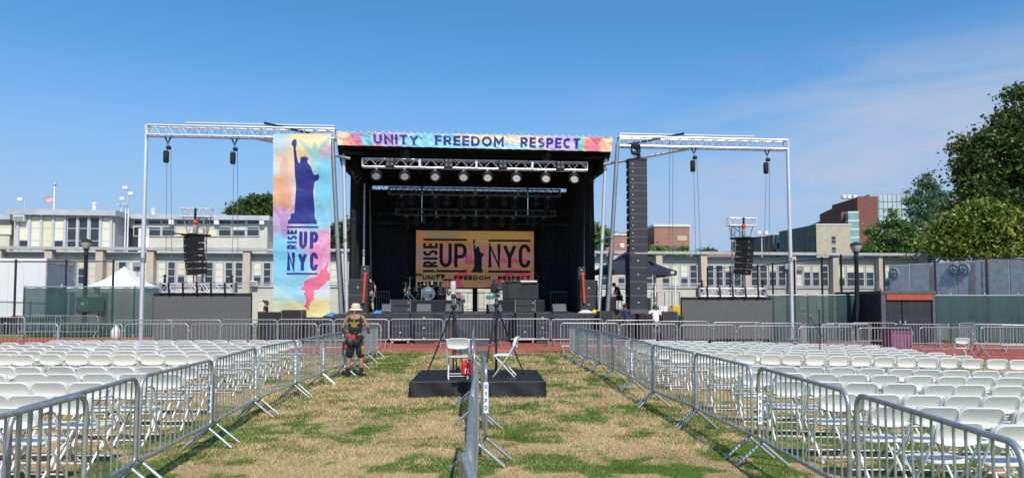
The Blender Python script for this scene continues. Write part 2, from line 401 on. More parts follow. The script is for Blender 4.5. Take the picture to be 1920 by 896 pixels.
def mixc(f, a, c):
    m = t.nodes.new('ShaderNodeMix'); m.data_type = 'RGBA'; t.links.new(f, m.inputs[0]); t.links.new(a, m.inputs[6]); t.links.new(c, m.inputs[7]); return m.outputs[2]
n1 = noi(11); n2 = noi(24, 9, .8)
dry = ramp(n2.outputs['Fac'], [(.30, (.22, .145, .06)), (.5, (.52, .37, .18)), (.70, (.74, .57, .31))])
soil = ramp(n2.outputs['Fac'], [(.32, (.24, .14, .08)), (.7, (.50, .325, .20))])
grn = ramp(n2.outputs['Fac'], [(.32, (.06, .105, .014)), (.52, (.12, .185, .032)), (.72, (.20, .255, .07))])
bm_ = t.nodes.new('ShaderNodeMath'); bm_.operation = 'MULTIPLY'; t.links.new(sp.outputs[1], bm_.inputs[0]); t.links.new(n1.outputs['Fac'], bm_.inputs[1])
c0 = mixc(bm_.outputs[0], dry.outputs[0], soil.outputs[0])
ad = t.nodes.new('ShaderNodeMath'); ad.operation = 'ADD'; t.links.new(n1.outputs['Fac'], ad.inputs[0]); t.links.new(sp.outputs[0], ad.inputs[1])
gf = t.nodes.new('ShaderNodeMapRange'); gf.inputs['From Min'].default_value = .78; gf.inputs['From Max'].default_value = 1.1; t.links.new(ad.outputs[0], gf.inputs['Value'])
t.links.new(mixc(gf.outputs[0], c0, grn.outputs[0]), b.inputs['Base Color'])
bp = t.nodes.new('ShaderNodeBump'); bp.inputs['Strength'].default_value = .8; bp.inputs['Distance'].default_value = .03; t.links.new(n2.outputs['Fac'], bp.inputs['Height']); t.links.new(bp.outputs[0], b.inputs['Normal'])
me.materials.append(gm); struct(link('grass_field', me))

def blades(name, n, keep, hgt, wid, cols, rough=.8):
    """short grass blades, thinned with distance"""
    r = RNG.random(n); Y = 5.6 * (24.6 / 5.6) ** (r ** .92); hw = Y * .80 + .6
    X = (RNG.random(n) * 2 - 1) * hw
    X = np.where(RNG.random(n) < .55, RNG.uniform(-4.6, 3.4, n), X)
    k = keep(X, Y); X = X[k]; Y = Y[k]; n = len(X)
    far = Y / 9.
    h = hgt * (.55 + .9 * fbm(X * 2.1 + 7, Y * 2.1, 93, 2)) * RNG.uniform(.5, 1.3, n) * np.clip(far, .8, 1.5); wd = wid * RNG.uniform(.7, 1.3, n) * np.clip(far, .8, 2.2)
    a = RNG.random(n) * 6.283; la = RNG.random(n) * 6.283; ln = RNG.random(n) ** .7 * h * 1.1
    z = gh(X, Y) + (fbm(X * 1.1, Y * 1.1, 5, 3) - .5) * .035 * sst(60, 25, Y) - .004
    dx = np.cos(a) * wd / 2; dy = np.sin(a) * wd / 2
    v = np.empty((n, 3, 3)); v[:, 0] = np.stack([X - dx, Y - dy, z], -1); v[:, 1] = np.stack([X + dx, Y + dy, z], -1)
    v[:, 2] = np.stack([X + np.cos(la) * ln, Y + np.sin(la) * ln, z + h], -1)
    me = bpy.data.meshes.new(name); fill_mesh(me, v.reshape(-1, 3), np.arange(3 * n).reshape(-1, 3))
    c = np.array(cols)[RNG.integers(0, len(cols), n)] * RNG.uniform(.75, 1.25, (n, 1)) * (.70 + .6 * fbm(X * 2.6, Y * 2.6, 91, 3))[:, None]; set_col(me, np.repeat(c, 3, 0))
    me.materials.append(attr_mat('blade_' + name, rough=rough, trans=.25, spec=.2)); return stuff(link(name, me))
blades('dry_grass', 420000, lambda X, Y: RNG.random(len(X)) < .93 - .8 * greenness(X, Y) - .62 * sst(.52, .66, fbm(X * .9 + 9, Y * .9, 77, 4)), .034, .0075,
       [(.74, .57, .33), (.62, .46, .24), (.46, .32, .15), (.78, .64, .42), (.34, .23, .10)])
blades('green_grass', 460000, lambda X, Y: RNG.random(len(X)) < greenness(X, Y) ** 1.2 * .8 + .02 + .22 * sst(.45, .62, fbm(X * 1.6 + 40, Y * 1.6, 71, 4)), .036, .010,
       [(.105, .18, .028), (.135, .215, .036), (.075, .14, .02), (.19, .25, .06)])

def sheet(name, x0, x1, y0, y1, m, dz=.006, step=2.2, jag=0.):
    nX = max(1, int((x1 - x0) / step)); nY = max(1, int((y1 - y0) / 1.0))
    def fn(u, v):
        x = x0 + (x1 - x0) * u; y = y0 + (y1 - y0) * v
        if jag: y += jag * (float(fbm(np.array(x * 1.7), np.array(v * 9.), 3, 3)) - .5) * (1 if v > .5 else -1)
        return (x, y, float(gh(x, y)) + dz + .016)
    return struct(MB().grid(fn, nX, nY).build(name, m, fix=False))
trk = mat('track_rubber', (.36, .088, .058), .9, var=.16, vs=1.1, bump=.25, bs=180, spec=.2)
sheet('running_track', -75, 75, 23.5, 33.0, trk, .004)
lane = mat('lane_paint', (.62, .50, .46), .85, var=.25, vs=5)
for i in range(8): sheet('lane_line', -75, 75, 23.62 + i * 1.17, 23.67 + i * 1.17, lane, .009)
red = mat('worn_red_grit', (.36, .16, .10), .95, var=.3, vs=6)
sheet('red_grit_strip', -5.2, 3.0, 18.7, 18.98, red, .006, .12, .3)
yard = mat('yard_asphalt', (.085, .085, .088), .9, var=.2, vs=2, bump=.3, bs=90)
sheet('asphalt_yard', -110, 110, 39.0, 140, yard, .004, 6)
# rubber cable ramp laid over the track up to the stage
mb = MB(); p = [G(877, 641), G(921, 641), G(917, 665), G(850, 663)]
for k in range(9):
    a0, a1 = k / 9 + .004, (k + 1) / 9 - .004
    q = [p[3].lerp(p[0], a0), p[2].lerp(p[1], a0), p[2].lerp(p[1], a1), p[3].lerp(p[0], a1)]
    lo = [x + V(0, 0, .02) for x in q]; hi = [x + V(0, 0, .055) for x in q]
    mb.add(lo + hi, [(0, 3, 2, 1), (4, 5, 6, 7), (0, 1, 5, 4), (1, 2, 6, 5), (2, 3, 7, 6), (3, 0, 4, 7)])
tag(mb.build('cable_ramp', mat('ramp_rubber', (.09, .09, .10), .75, var=.25, vs=4)), 'dark rubber cable ramp crossing the red track to the stage', 'cable ramp')
# ---------------------------------------------------------------- school building behind the stage
cream = brick_mat('cream_glazed_brick', (.60, .565, .47), (.54, .51, .42), (.47, .44, .37), .40, .13, .6)
beige = mat('beige_stone', (.52, .43, .34), .85, var=.12, vs=2, bump=.2, bs=30)
conc = mat('grey_concrete_trim', (.40, .39, .37), .85, var=.2, vs=1.3)
fasc = mat('weathered_metal_fascia', (.46, .47, .48), .6, .2, var=.2, vs=.8)
wfr = mat('window_frame_grey', (.47, .48, .47), .5, var=.08)
glass_d = mat('dark_window_glass', (.035, .042, .05), .08, var=.5, vs=.6, spec=.7)
blind = mat('cream_roller_blind', (.66, .58, .38), .7, var=.06, vs=2)
blind2 = mat('pale_roller_blind', (.68, .64, .50), .7, var=.05, vs=2)
greyw = mat('grey_side_sheet', (.36, .36, .355), .85, var=.1, vs=1)
metal_w = mat('white_painted_metal', (.72, .72, .71), .5, var=.06)
dark_t = mat('dark_void', (.02, .02, .022), .9, var=.2)
black_p = mat('black_paint', (.022, .022, .024), .45, var=.25, vs=5)
sch = thing('school_building', 'long cream two storey school building behind the stage and screens', 'building', BF.F(0, 0, 0), BF.A)
def BU(px, v=0, py=500): return BF.S(px, py, v)[0]
def BZ(px, py, v=0): return BF.S(px, py, v)[1]
uL, uR = BU(-260), BU(1738)
MB().b2((uL, .6, -.4), (uR, 12, 5.72)).build('wall', cream, sch)
MB().b2((uL, .32, 5.72), (uR, .62, 5.82)).b2((uL, .62, 5.82), (uR, 12, 5.90)).build('cornice', conc, sch)
MB().b2((uL, 1.2, 5.90), (BU(520), 11.9, 6.02)).build('roof_deck', conc, sch)
MB().b2((uL, -.18, 6.06), (uR, .34, 6.30)).build('roof_beam', conc, sch)
colpx = [-5, 90, 186, 281, 371, 462]; cu = [BU(p) for p in colpx]
cu = [cu[0] - 3.9 * k for k in (3, 2, 1)] + cu
nmid = 8; u1 = BU(1152); cu += [cu[-1] + (u1 - cu[-1]) * k / nmid for k in range(1, nmid)]
cu += [BU(p) for p in (1152, 1236, 1320, 1403, 1487, 1567, 1653, 1733)]
col_me = MB().b2((-.28, -.05, -.4), (.28, .60, 6.06)).mesh('column', beige)
for u in cu: link('column', col_me, sch, (u, 0, 0))
def win_mesh(w, h, rails=(.36, .68)):
    mb = MB(); t_ = .07
    mb.b2((-w / 2, -.05, 0), (-w / 2 + t_, .06, h)).b2((w / 2 - t_, -.05, 0), (w / 2, .06, h)).b2((-w / 2 + t_, -.05, 0), (w / 2 - t_, .06, t_)).b2((-w / 2 + t_, -.05, h - t_), (w / 2 - t_, .06, h))
    for q in rails: mb.b2((-w / 2 + t_, -.035, h * q - .03), (w / 2 - t_, .05, h * q + .03))
    return mb.mesh('window', wfr)
def pane_mesh(w, h): return MB().b2((-w / 2 + .04, .0, .04), (w / 2 - .04, .03, h - .04)).mesh('pane', glass_d)
WCACHE = {}
def window(parent, u, v, z, w, h, state, rails=(.36, .68)):
    k = (round(w, 2), round(h, 2), rails)
    if k not in WCACHE: WCACHE[k] = (win_mesh(w, h, rails), pane_mesh(w, h))
    o = link('window', WCACHE[k][0], parent, (u, v, z)); link('pane', WCACHE[k][1], o)
    if state > 0:
        kb = k + (round(state, 1),)
        if kb not in WCACHE: WCACHE[kb] = [MB().b2((-w / 2 + .06, -.02, h * (1 - state) + .03), (w / 2 - .06, -.005, h - .05)).mesh('blind', m_) for m_ in (blind, blind2)]
        link('blind', random.choice(WCACHE[kb]), o)
    return o
def fill_strip(parent, us, v, z, h, states, w=None, rails=(.36, .68)):
    for i, u in enumerate(us):
        window(parent, u, v, z, w or .8, h, states[i % len(states)], rails)
random.seed(12)
mul = MB(); sills = MB()
for i in range(len(cu) - 1):
    a, b_ = cu[i] + .34, cu[i + 1] - .34; wd = (b_ - a) / 4
    px = 960 + ((BF.F((a + b_) / 2, .6).x) / (BF.F((a + b_) / 2, .6).y)) * FPX
    mul.b2((a, .56, 3.22), (b_, .605, 3.30)); sills.b2((a, .50, 3.10), (b_, .60, 3.22))
    for k in range(5): x = a + wd * k; mul.b2((x - .05, .57, 3.30), (x + .05, .62, 5.22))
    if 690 < px < 815 or 950 < px < 1090: continue
    for k in range(4):
        s_ = random.choice([0, 0, .3, .6, .6, 1, 1, 1])
        if px > 1340 and k % 4 > 0: s_ = random.choice([0, .3, .35])
        window(sch, a + wd * (k + .5), .55, 3.31, wd - .12, 1.88, s_)
    if i % 2 == 0:
        for k in (0, 1): window(sch, a + wd * (k * 2 + 1), .57, 1.1, wd - .05, .9, 1, (.5,))
mul.build('mullions', wfr, sch); sills.build('sill', conc, sch)
# window air conditioners
def ac(u, v, z, w=.75, h=.45):
    o = MB().cbox((0, 0, 0), (w, .5, h), .02).build('air_conditioner', mat('ac_casing', (.62, .62, .58), .6), sch, (u, v, z))
    mb = MB()
    for k in range(6): mb.b2((-w / 2 + .06, -.265, -h / 2 + .06 + k * .06), (w / 2 - .06, -.25, -h / 2 + .085 + k * .06))
    mb.build('grille', mat('ac_grille', (.16, .16, .15), .7), o)
for px, py in ((259, 495), (475, 532), (1478, 500), (1498, 502), (865, 556), (660, 572)): ac(BU(px, .4), .4, BZ(px, py, .4))
# upper storey, left part
def upper(x0, x1, yf0, yf1, v, dep, yb):
    a, b_ = BU(x0, v), BU(x1, v); zt, zf = BZ(x0, yf0, v), BZ(x0, yf1, v)
    MB().b2((a, v, 5.9), (b_, v + dep, zf)).build('upper_wall', cream if yb else greyw, sch)
    MB().b2((a - .35, v - .55, zf), (b_ + .3, v + dep + .2, zt)).build('fascia', fasc, sch)
    return a, b_, zf
a, b_, zf = upper(24, 213, 393, 403.5, 4.0, 9, True)
for i, px in enumerate((44, 66, 88, 110, 134, 155.5, 177, 199)):
    window(sch, BU(px, 4), 3.94, 6.55, .80, zf - 6.62, 1 if i in (1, 2, 7) else (.8 if i in (0, 3) else 0), (.22, .62))
pm = MB()
for px in (33, 55, 77, 99, 121.5, 145, 166, 188, 208): u = BU(px, 4); pm.b2((u - .10, 3.80, 5.9), (u + .10, 3.99, zf))
pm.build('pier', wfr, sch)
ac(BU(39, 4), 3.7, BZ(39, 410, 4), .9, .5)
a2, b2_, zf2 = upper(238, 500, 402.5, 411, 6.5, 9, True)
MB().b2((BU(213, 4), 4.02, 5.9), (BU(213, 4) + .02, 6.6, zf)).build('side_wall', greyw, sch)  # grey sheet over the right-facing side of the cream block
for i in range(9):
    px = 262 + i * 26.5
    window(sch, BU(px, 6.5), 6.44, BZ(px, 443.5, 6.5), 1.16, BZ(px, 425, 6.5) - BZ(px, 443.5, 6.5), (0, 0, 0, 1, 1, 1, 0, .4, 0)[i], (.72,))
    window(sch, BU(px, 6.5), 6.46, BZ(px, 421.5, 6.5), 1.16, BZ(px, 412, 6.5) - BZ(px, 421.5, 6.5), 0, ())
for i, px in enumerate((248, 268)):
    MB().b2((-.5, -.04, 0), (.5, .05, 2.55)).build('roof_door', metal_w if i else glass_d, sch, (BU(px, 6.5), 6.44, 5.95))
for px in (320, 405, 490):                                # rain hoppers under the eave
    MB().cbox((0, 0, 0), (.42, .4, .5), .03).build('rain_hopper', metal_w, sch, (BU(px, 6.2), 6.2, BZ(px, 416, 6.2)))
a3, b3, zf3 = upper(-300, 16, 400, 409, 6.0, 9, True)
for i in range(5): px = 8 - i * 26; window(sch, BU(px, 6), 5.94, BZ(px, 440, 6), 1.1, BZ(px, 420, 6) - BZ(px, 440, 6), (1, 0)[i % 2], (.7,))
for px, y0 in ((222, 392), (231, 392), (236, 392)):
    MB().tube([(0, 0, 0), (0, 0, 4.3), (0, -.25, 4.55), (0, -.6, 4.5)], .06, 6).build('ladder_rail' if px < 235 else 'conduit', metal_w, sch, (BU(px, 5), 5.2, 5.9))
for px, v, y0 in ((174, 8, 383), (285, 9, 394)): z1 = BZ(px, y0, v); MB().lathe([(.16, 0), (.16, z1 - 8.2), (.22, z1 - 8.2), (.22, z1 - 8.05)], (0, 0, 8.2), 8).build('vent_pipe', metal_w, sch, (BU(px, v), v, 0))
# poles on the roof
def bthing(nm, lab, cat, px, v, z, group=None): return thing(nm, lab, cat, BF.F(BU(px, v), v, z), BF.A, group)
t = bthing('flagpole', 'white flagpole with gold ball rising behind the school roof', 'flagpole', 98, 14, 0); zt = BZ(98, 348, 14)
MB().tube([(0, 0, 0), (0, 0, zt)], [.11, .07], 8).build('pole', metal_w, t); MB().ball((0, 0, zt + .12), .17).build('ball', mat('gilt', (.55, .5, .38), .35, .6), t)
f = bthing('flag', 'striped red and white flag hanging at half staff', 'flag', 97, 14, 0); z1 = BZ(98, 367, 14)
def flag_fn(u, v): return (-.1 - u * .85, .12 * math.sin(u * 7 + v), z1 - v * .55 - u * (.35 + .15 * math.sin(v * 3)))
fr_, fw = MB(), MB()
for k in range(7):
    (fr_ if k % 2 == 0 else fw).grid(lambda u, v, k=k: flag_fn(u, (k + v) / 7), 8, 1)
fr_.build('red_stripe', mat('flag_red', (.45, .05, .06), .8), f, fix=False); fw.build('white_stripe', mat('flag_white', (.72, .7, .7), .8), f, fix=False)
def roof_pole(px, v, ytop, heads, lab, group):
    t = bthing('floodlight_pole', lab, 'floodlight', px, v, 5.9, group); zt = BZ(px, ytop, v) - 5.9
    MB().cyl((0, 0, 0), (0, 0, zt), .06, 7).build('pole', fasc, t)
    for dx, dz in heads:
        h_ = MB().cbox((dx, -.15, zt + dz), (.42, .3, .3), .05).build('lamp_head', metal_w, t); MB().cyl((0, 0, zt + dz - .08), (dx, -.05, zt + dz - .08), .03, 5).build('arm', fasc, t)
roof_pole(237, 6, 353, ((-.18, 0), (.3, -.52), (-.42, -.98)), 'pole with three white floodlights on the school roof', 'roof floodlights')
roof_pole(43, 6, 375, ((-.3, 0),), 'short roof pole with one small lamp on the left', 'roof floodlights')
roof_pole(1429, 4, 437, ((-.35, 0), (.35, 0)), 'pole with twin floodlights on the school roof, right side', 'roof floodlights')

# ---------------------------------------------------------------- far buildings
bred = brick_mat('red_brick', (.36, .155, .095), (.30, .12, .075), (.42, .36, .31), .45, .16)
bred2 = brick_mat('maroon_brick', (.23, .075, .055), (.19, .06, .045), (.25, .16, .14), .8, .3)
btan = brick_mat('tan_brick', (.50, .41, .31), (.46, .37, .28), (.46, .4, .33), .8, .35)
bgry = brick_mat('shade_darkened_grey_brick', (.165, .16, .15), (.145, .14, .13), (.18, .175, .165), .8, .35)  # grey brick of the side wall, darkened to put its shade into the colour
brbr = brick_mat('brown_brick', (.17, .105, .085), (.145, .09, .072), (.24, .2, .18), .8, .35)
wcap = mat('white_coping', (.62, .62, .60), .7)
t = thing('brick_building', 'square red brick building with white coping beyond the school roof', 'building', WP(1228, 560, 82).xy.to_3d(), R(3))
def quad_z(y, Z): return HC + (569 - y) / FPX * Z
z1 = quad_z(424.5, 82); wdt = (1295 - 1228) / FPX * 82
MB().b2((0, 0, 0), (wdt, 6, z1)).build('wall', bred, t); MB().b2((-.12, -.12, z1), (wdt + .12, 6.1, z1 + .3)).build('coping', wcap, t)
MB().b2((2.8, -.05, z1 - 1.7), (3.95, .1, z1 - 1.1)).build('louvre', mat('louvre_tan', (.5, .42, .3), .7), t)
MB().cyl((2.2, 1, z1), (2.2, 1, z1 + 1.3), .05, 5).build('antenna', fasc, t)
MB().b2((-2.6, 7, 0), (-.02, 15, z1 - .0)).build('side_wing', bred, t)
t = thing('brick_building', 'small low red brick penthouse left of the tall speaker column', 'building', WP(1152, 560, 80).xy.to_3d(), R(3))
z1 = quad_z(441, 80); MB().b2((0, 0, 0), (3.2, 4, z1)).build('wall', bred, t); MB().b2((-.1, -.1, z1), (3.3, 4.1, z1 + .2)).build('coping', wcap, t)
MB().b2((-1.2, -1.2, 0), (3.6, -.02, z1 - 1.5)).build('parapet', bred, t); MB().lathe([(.3, 0), (.34, .35), (.2, .5), (.1, .52)], (.8, -.6, z1 - 1.5), 10).build('roof_vent', metal_w, t)
t = thing('apartment_building', 'four storey apartment block, tan brick front and long grey side', 'building', WP(1533, 560, 190).xy.to_3d(), 0)
C0 = WP(1533, 560, 190); C1 = WP(1372, 560, 240)
dv = V(C1.x - C0.x, C1.y - C0.y, 0); Ls = dv.length; dv.normalize(); sa = math.atan2(dv.y, dv.x)
zt = quad_z(421.5, 190); wf = 64 / FPX * 190
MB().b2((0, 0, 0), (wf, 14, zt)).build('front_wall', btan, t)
MB().b2((-.1, -.15, zt), (wf + .1, 14, zt + .35)).build('coping', wcap, t)
Ms = Matrix.Rotation(sa, 3, 'Z')
def sbox(mb, s0, s1, d0, d1, z0, z1):                     # box along the long side wall
    vs = [Ms @ V(s, d, z) for z in (z0, z1) for d in (d0, d1) for s in (s0, s1)]
    return mb.add(vs, [(0, 2, 3, 1), (4, 5, 7, 6), (0, 1, 5, 4), (2, 6, 7, 3), (0, 4, 6, 2), (1, 3, 7, 5)])
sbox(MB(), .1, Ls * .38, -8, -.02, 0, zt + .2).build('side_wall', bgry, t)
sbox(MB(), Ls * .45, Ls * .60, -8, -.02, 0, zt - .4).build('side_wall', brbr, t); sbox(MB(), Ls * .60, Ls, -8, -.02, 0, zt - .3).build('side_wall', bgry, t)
sbox(MB(), Ls * .38, Ls * .45, -8, -.6, 0, zt - .6).build('stair_glazing', mat('blue_glass', (.06, .12, .22), .1, spec=.8), t)
def px_s(px):                                             # distance along the side wall for a pixel column
    d = ray(px, 480); k = (C0.x * d.y - C0.y * d.x) / (dv.y * d.x - dv.x * d.y); return k
for r_ in range(3):
    z0 = quad_z(472.5 + r_ * 19, 190) ; z0b = zt - 5.0 - r_ * 3.0
    for i, (a0, a1) in enumerate(((1438, 1443), (1451, 1457), (1464.5, 1471), (1493, 1499.5), (1508, 1511), (1517, 1520), (1528, 1534.5))):
        s0, s1 = sorted((px_s(min(a0, 1532)), px_s(min(a1, 1532.4)))); s0 = max(s0, .4)
        mb = MB(); sbox(mb, s0, s1, -.02, .06, z0b, z0b + 2.05); o = mb.build('window', glass_d, t)
        mb = MB(); sm = (s0 + s1) / 2; sbox(mb, sm - .12, sm + .12, .06, .1, z0b, z0b + 2.05); sbox(mb, s0, s1, .06, .11, z0b + 1.2, z0b + 1.35); mb.build('frame', black_p, o)
    o = MB().b2((4.25, -.06, z0b - .1), (5.35, 0.0, z0b + 1.8)).build('window', glass_d, t); MB().b2((4.1, -.1, z0b + .75), (5.5, -.06, z0b + .9)).b2((4.1, -.14, z0b - .3), (5.5, -.06, z0b - .1)).build('frame', conc, o)
t = thing('apartment_building', 'tall maroon brick block with a glass stair and curtain wall', 'building', WP(1612, 560, 250).xy.to_3d(), 0)
D0 = WP(1612, 560, 250); zt = quad_z(369, 250); k = 250 / FPX
D1 = WP(1540, 560, 300); dv2 = V(D1.x - D0.x, D1.y - D0.y, 0); L2 = dv2.length; Ms = Matrix.Rotation(math.atan2(dv2.y, dv2.x), 3, 'Z')
MB().b2((0, 0, 0), (20 * k, 20, zt)).build('front_wall', bred2, t)
sbox(MB(), .1, L2, -7, -.05, 0, zt + .3).build('side_wall', bred2, t)
zl = quad_z(390, 244)
sbox(MB(), 2.5, L2 * 1.12, -.05, 5, 0, zl).build('low_wing', bred2, t)
sg = MB(); sbox(sg, -1.0, 2.4, .0, 3.6, 0, zl - .3); sg.build('glass_stair', mat('pale_green_glass', (.22, .36, .36), .12, spec=.8, var=.25, vs=.3), t)
sg = MB()
for q in range(9): sbox(sg, -1.1, 2.5, -.05, 3.7, zl - 1 - q * 3.1, zl - .4 - q * 3.1)
sg.build('stair_spandrel', wcap, t)
for r_ in range(6):
    z0 = zt - 9.5 - r_ * 4.1
    for x in (1.55,): o = MB().b2((x, -.1, z0), (x + 1.3, 0, z0 + 2.5)).build('window', glass_d, t); MB().b2((x - .15, -.2, z0 - .25), (x + 1.45, -.1, z0)).build('sill', wcap, o)
ck = 70 * k; cg = mat('curtain_glass', (.42, .50, .52), .12, spec=.8, var=.18, vs=.12)
x0 = 20 * k + .3; zc = quad_z(364, 250)
for i in range(8):
    for j in range(9):
        if j > 6 and i % 2: continue
        w_ = (ck - .3) / 8; MB().b2((x0 + i * w_ + .1, -.4, zc - (j + 1) * 2.7 + .1), (x0 + (i + 1) * w_ - .1, -.2, zc - j * 2.7 - .1)).build('pane', cg, t)
MB().b2((x0, -.19, 0), (x0 + ck, 18, zc)).build('curtain_wall_core', mat('mullion_dark', (.06, .065, .07), .5), t)
rl = MB()
for i in range(9): rl.cyl((x0 + i * ck / 8, .2, zc), (x0 + i * ck / 8, .2, zc + 1), .05, 4)
rl.cyl((x0, .2, zc + 1), (x0 + ck, .2, zc + 1), .05, 4).build('roof_railing', fasc, t)
for x in (-3, -1.2, 1): MB().cbox((x, 4, zt + .7), (1.5, 1.5, 1.4), .2).build('roof_fan', metal_w, t)
# low red-roofed and white things glimpsed over the roof line
MB().b2((-2.5, 0, 0), (2.5, 4, quad_z(471, 74))).build('brick_parapet', bred, thing('brick_building', 'low red brick parapet left of the right speaker tower', 'building', WP(1362, 560, 74).xy.to_3d(), 0))

# ---------------------------------------------------------------- trees
bark = mat('bark', (.11, .085, .06), .95, var=.35, vs=9, bump=.6, bs=25)
def tree(nm, label, x, y, H, tr, blobs, nleaf, leaf, cols, group, seed, clump=.55, trunk_top=.7, mt=None):
    rg = np.random.default_rng(seed); z0 = float(gh(x, y)) - .1
    t = thing(nm, label, 'tree', (x, y, z0), 0, group)
    tm = MB(); rnd = random.Random(seed)
    tp = [(0, 0, 0), (tr * .3, 0, H * .2), (-tr * .4, tr * .2, H * .42), (tr * .2, 0, H * trunk_top)]
    tm.tube(tp, [tr * 1.25, tr, tr * .75, tr * .3], 9)
    for bx, by, bz, rx, ry, rz in blobs:
        s = V(0, 0, max(H * .16, min(bz * .72, H * trunk_top * .9))); e = V(bx, by, bz); mid = s.lerp(e, .5) + V(rnd.uniform(-.2, .2), rnd.uniform(-.2, .2), -.08 * (e - s).length)
        tm.tube([s, mid, e, e + V(rnd.uniform(-.4, .4) * rx, rnd.uniform(-.4, .4) * ry, .5 * rz)], [tr * .42, tr * .3, tr * .16, .02], 6)
        for q in range(3):
            d = V(rnd.uniform(-1, 1) * rx, rnd.uniform(-1, 1) * ry, rnd.uniform(-.3, .9) * rz) * .8; tm.tube([e.lerp(mid, .4), e + d * .5, e + d], [tr * .15, tr * .09, .015], 4)
    tm.build('trunk', bark, t)
    vol = np.array([b[3] * b[4] * b[5] for b in blobs]) ** .72; vol /= vol.sum()
    nc = max(30, nleaf // 16); bi = rg.choice(len(blobs), nc, p=vol); B = np.array(blobs)[bi]
    d = rg.normal(size=(nc, 3)); d /= np.linalg.norm(d, axis=1)[:, None]; rr = .35 + .65 * rg.random(nc) ** .45
    lump = 1 + .55 * (rg.random((nc, 1)) - .5)
    cc = B[:, :3] + d * rr[:, None] * B[:, 3:] * lump
    ci = rg.integers(0, nc, nleaf); n = nleaf
    g = rg.normal(size=(n, 3)); P = cc[ci] + g * clump * np.array([.55, .55, .32])
    ax = rg.normal(size=(n, 3)); ax /= np.linalg.norm(ax, axis=1)[:, None]
    nr = rg.normal(size=(n, 3)) + np.array([0, 0, .9]); bx_ = np.cross(ax, nr); bx_ /= np.linalg.norm(bx_, axis=1)[:, None] + 1e-9
    L = leaf * rg.uniform(.6, 1.25, (n, 1)); W_ = L * .62
    v = np.stack([P - ax * L / 2, P + bx_ * W_ / 2 - ax * L * .05, P + ax * L / 2, P - bx_ * W_ / 2 - ax * L * .05], 1).reshape(-1, 3)
    me = bpy.data.meshes.new('crown'); fill_mesh(me, v, np.arange(4 * n).reshape(-1, 4))
    cl = np.array(cols); cidx = rg.integers(0, len(cl), nc); c = cl[cidx][ci] * rg.uniform(.75, 1.25, (n, 1)); set_col(me, np.repeat(c, 4, 0))
    me.materials.append(mt or attr_mat('leaves', trans=.28, rough=.55, spec=.35)); link('crown', me, t); return t
def blobs_px(pts, Z, x, dep=.8):                          # (pixel x, pixel y, radius px x, radius px y) -> crown lobes at distance Z
    k = Z / FPX; rnd = random.Random(len(pts)); out = []
    for q in pts: out.append(((q[0] - 960) * k - x, rnd.uniform(-.5, .5) * q[2] * k * dep, quad_z(q[1], Z), q[2] * k, q[2] * k * dep, q[3] * k))
    return out
gd = [(.05, .095, .019), (.07, .12, .024), (.035, .07, .016), (.05, .09, .019), (.19, .22, .04)]; gm_ = [(.10, .20, .04), (.13, .23, .05), (.08, .16, .035), (.16, .25, .06)]  # last gd tone puts sunlit clumps into the leaf colour of dark crowns
gyl = [(.17, .23, .032), (.24, .28, .04), (.11, .165, .026), (.32, .33, .05), (.08, .13, .022)]; gbl = [(.10, .19, .085), (.13, .22, .10), (.08, .155, .07)]
def ptree(nm, lab, px, Z, top, tr, pts, nleaf, leaf, cols, seed, group='trees behind the school', **k):
    x = (px - 960) / FPX * Z; return tree(nm, lab, x, Z, quad_z(top, Z), tr, blobs_px(pts, Z, x), nleaf, leaf, cols, group, seed, **k)
ptree('broadleaf_tree', 'dark green tree rising behind the school left of the tall banner', 470, 84, 366, .35, [(440, 395, 22, 10), (462, 385, 26, 18), (490, 380, 24, 17), (515, 388, 24, 18), (480, 410, 44, 20), (540, 400, 26, 22)], 9000, .42, gd, 1)
ptree('broadleaf_tree', 'dark green tree seen between the banner and the stage', 645, 86, 418, .3, [(628, 440, 18, 20), (650, 432, 20, 18), (640, 460, 30, 26), (668, 450, 18, 25)], 6000, .42, gd, 2)
ptree('broadleaf_tree', 'green tree seen between the stage and the leaning right post', 1125, 86, 418, .3, [(1112, 445, 18, 28), (1130, 440, 15, 18), (1135, 465, 15, 25)], 5000, .4, gm_, 3)
ptree('leafy_shrub', 'bright green bush before the red brick building', 1240, 76, 455, .12, [(1222, 465, 16, 12), (1245, 467, 18, 11), (1272, 468, 20, 10), (1232, 482, 25, 15), (1268, 484, 30, 12)], 5000, .32, gm_, 4)
ptree('leafy_shrub', 'small sparse tree top left of the right speaker tower', 1325, 80, 458, .1, [(1317, 469, 10, 9), (1330, 467, 9, 8), (1340, 472, 8, 6), (1326, 485, 18, 12)], 1500, .3, gbl, 5, clump=.4)
ptree('broadleaf_tree', 'mid green tree before the glass curtain wall', 1668, 85, 385, .3, [(1674, 396, 8, 13), (1662, 415, 14, 10), (1685, 418, 16, 11), (1645, 430, 18, 10), (1700, 428, 18, 12), (1672, 440, 26, 13), (1640, 452, 18, 11), (1625, 468, 16, 9), (1665, 462, 30, 13), (1705, 452, 26, 15), (1730, 445, 20, 13), (1735, 468, 34, 16), (1695, 474, 40, 14)], 11000, .40, gm_, 6, 'trees beyond the right wall')
ptree('conical_tree', 'tall grey green tree with a pointed crown on the right', 1746, 105, 312, .4, [(1746, 322, 9, 11), (1740, 338, 18, 8), (1757, 345, 18, 8), (1730, 356, 22, 8), (1760, 364, 26, 9), (1722, 374, 26, 9), (1766, 384, 28, 10), (1728, 394, 32, 10), (1768, 408, 32, 11), (1726, 418, 34, 12), (1764, 434, 36, 12), (1735, 450, 40, 14), (1775, 462, 36, 14)], 11000, .42, gbl, 7, 'trees beyond the right wall', clump=.7)
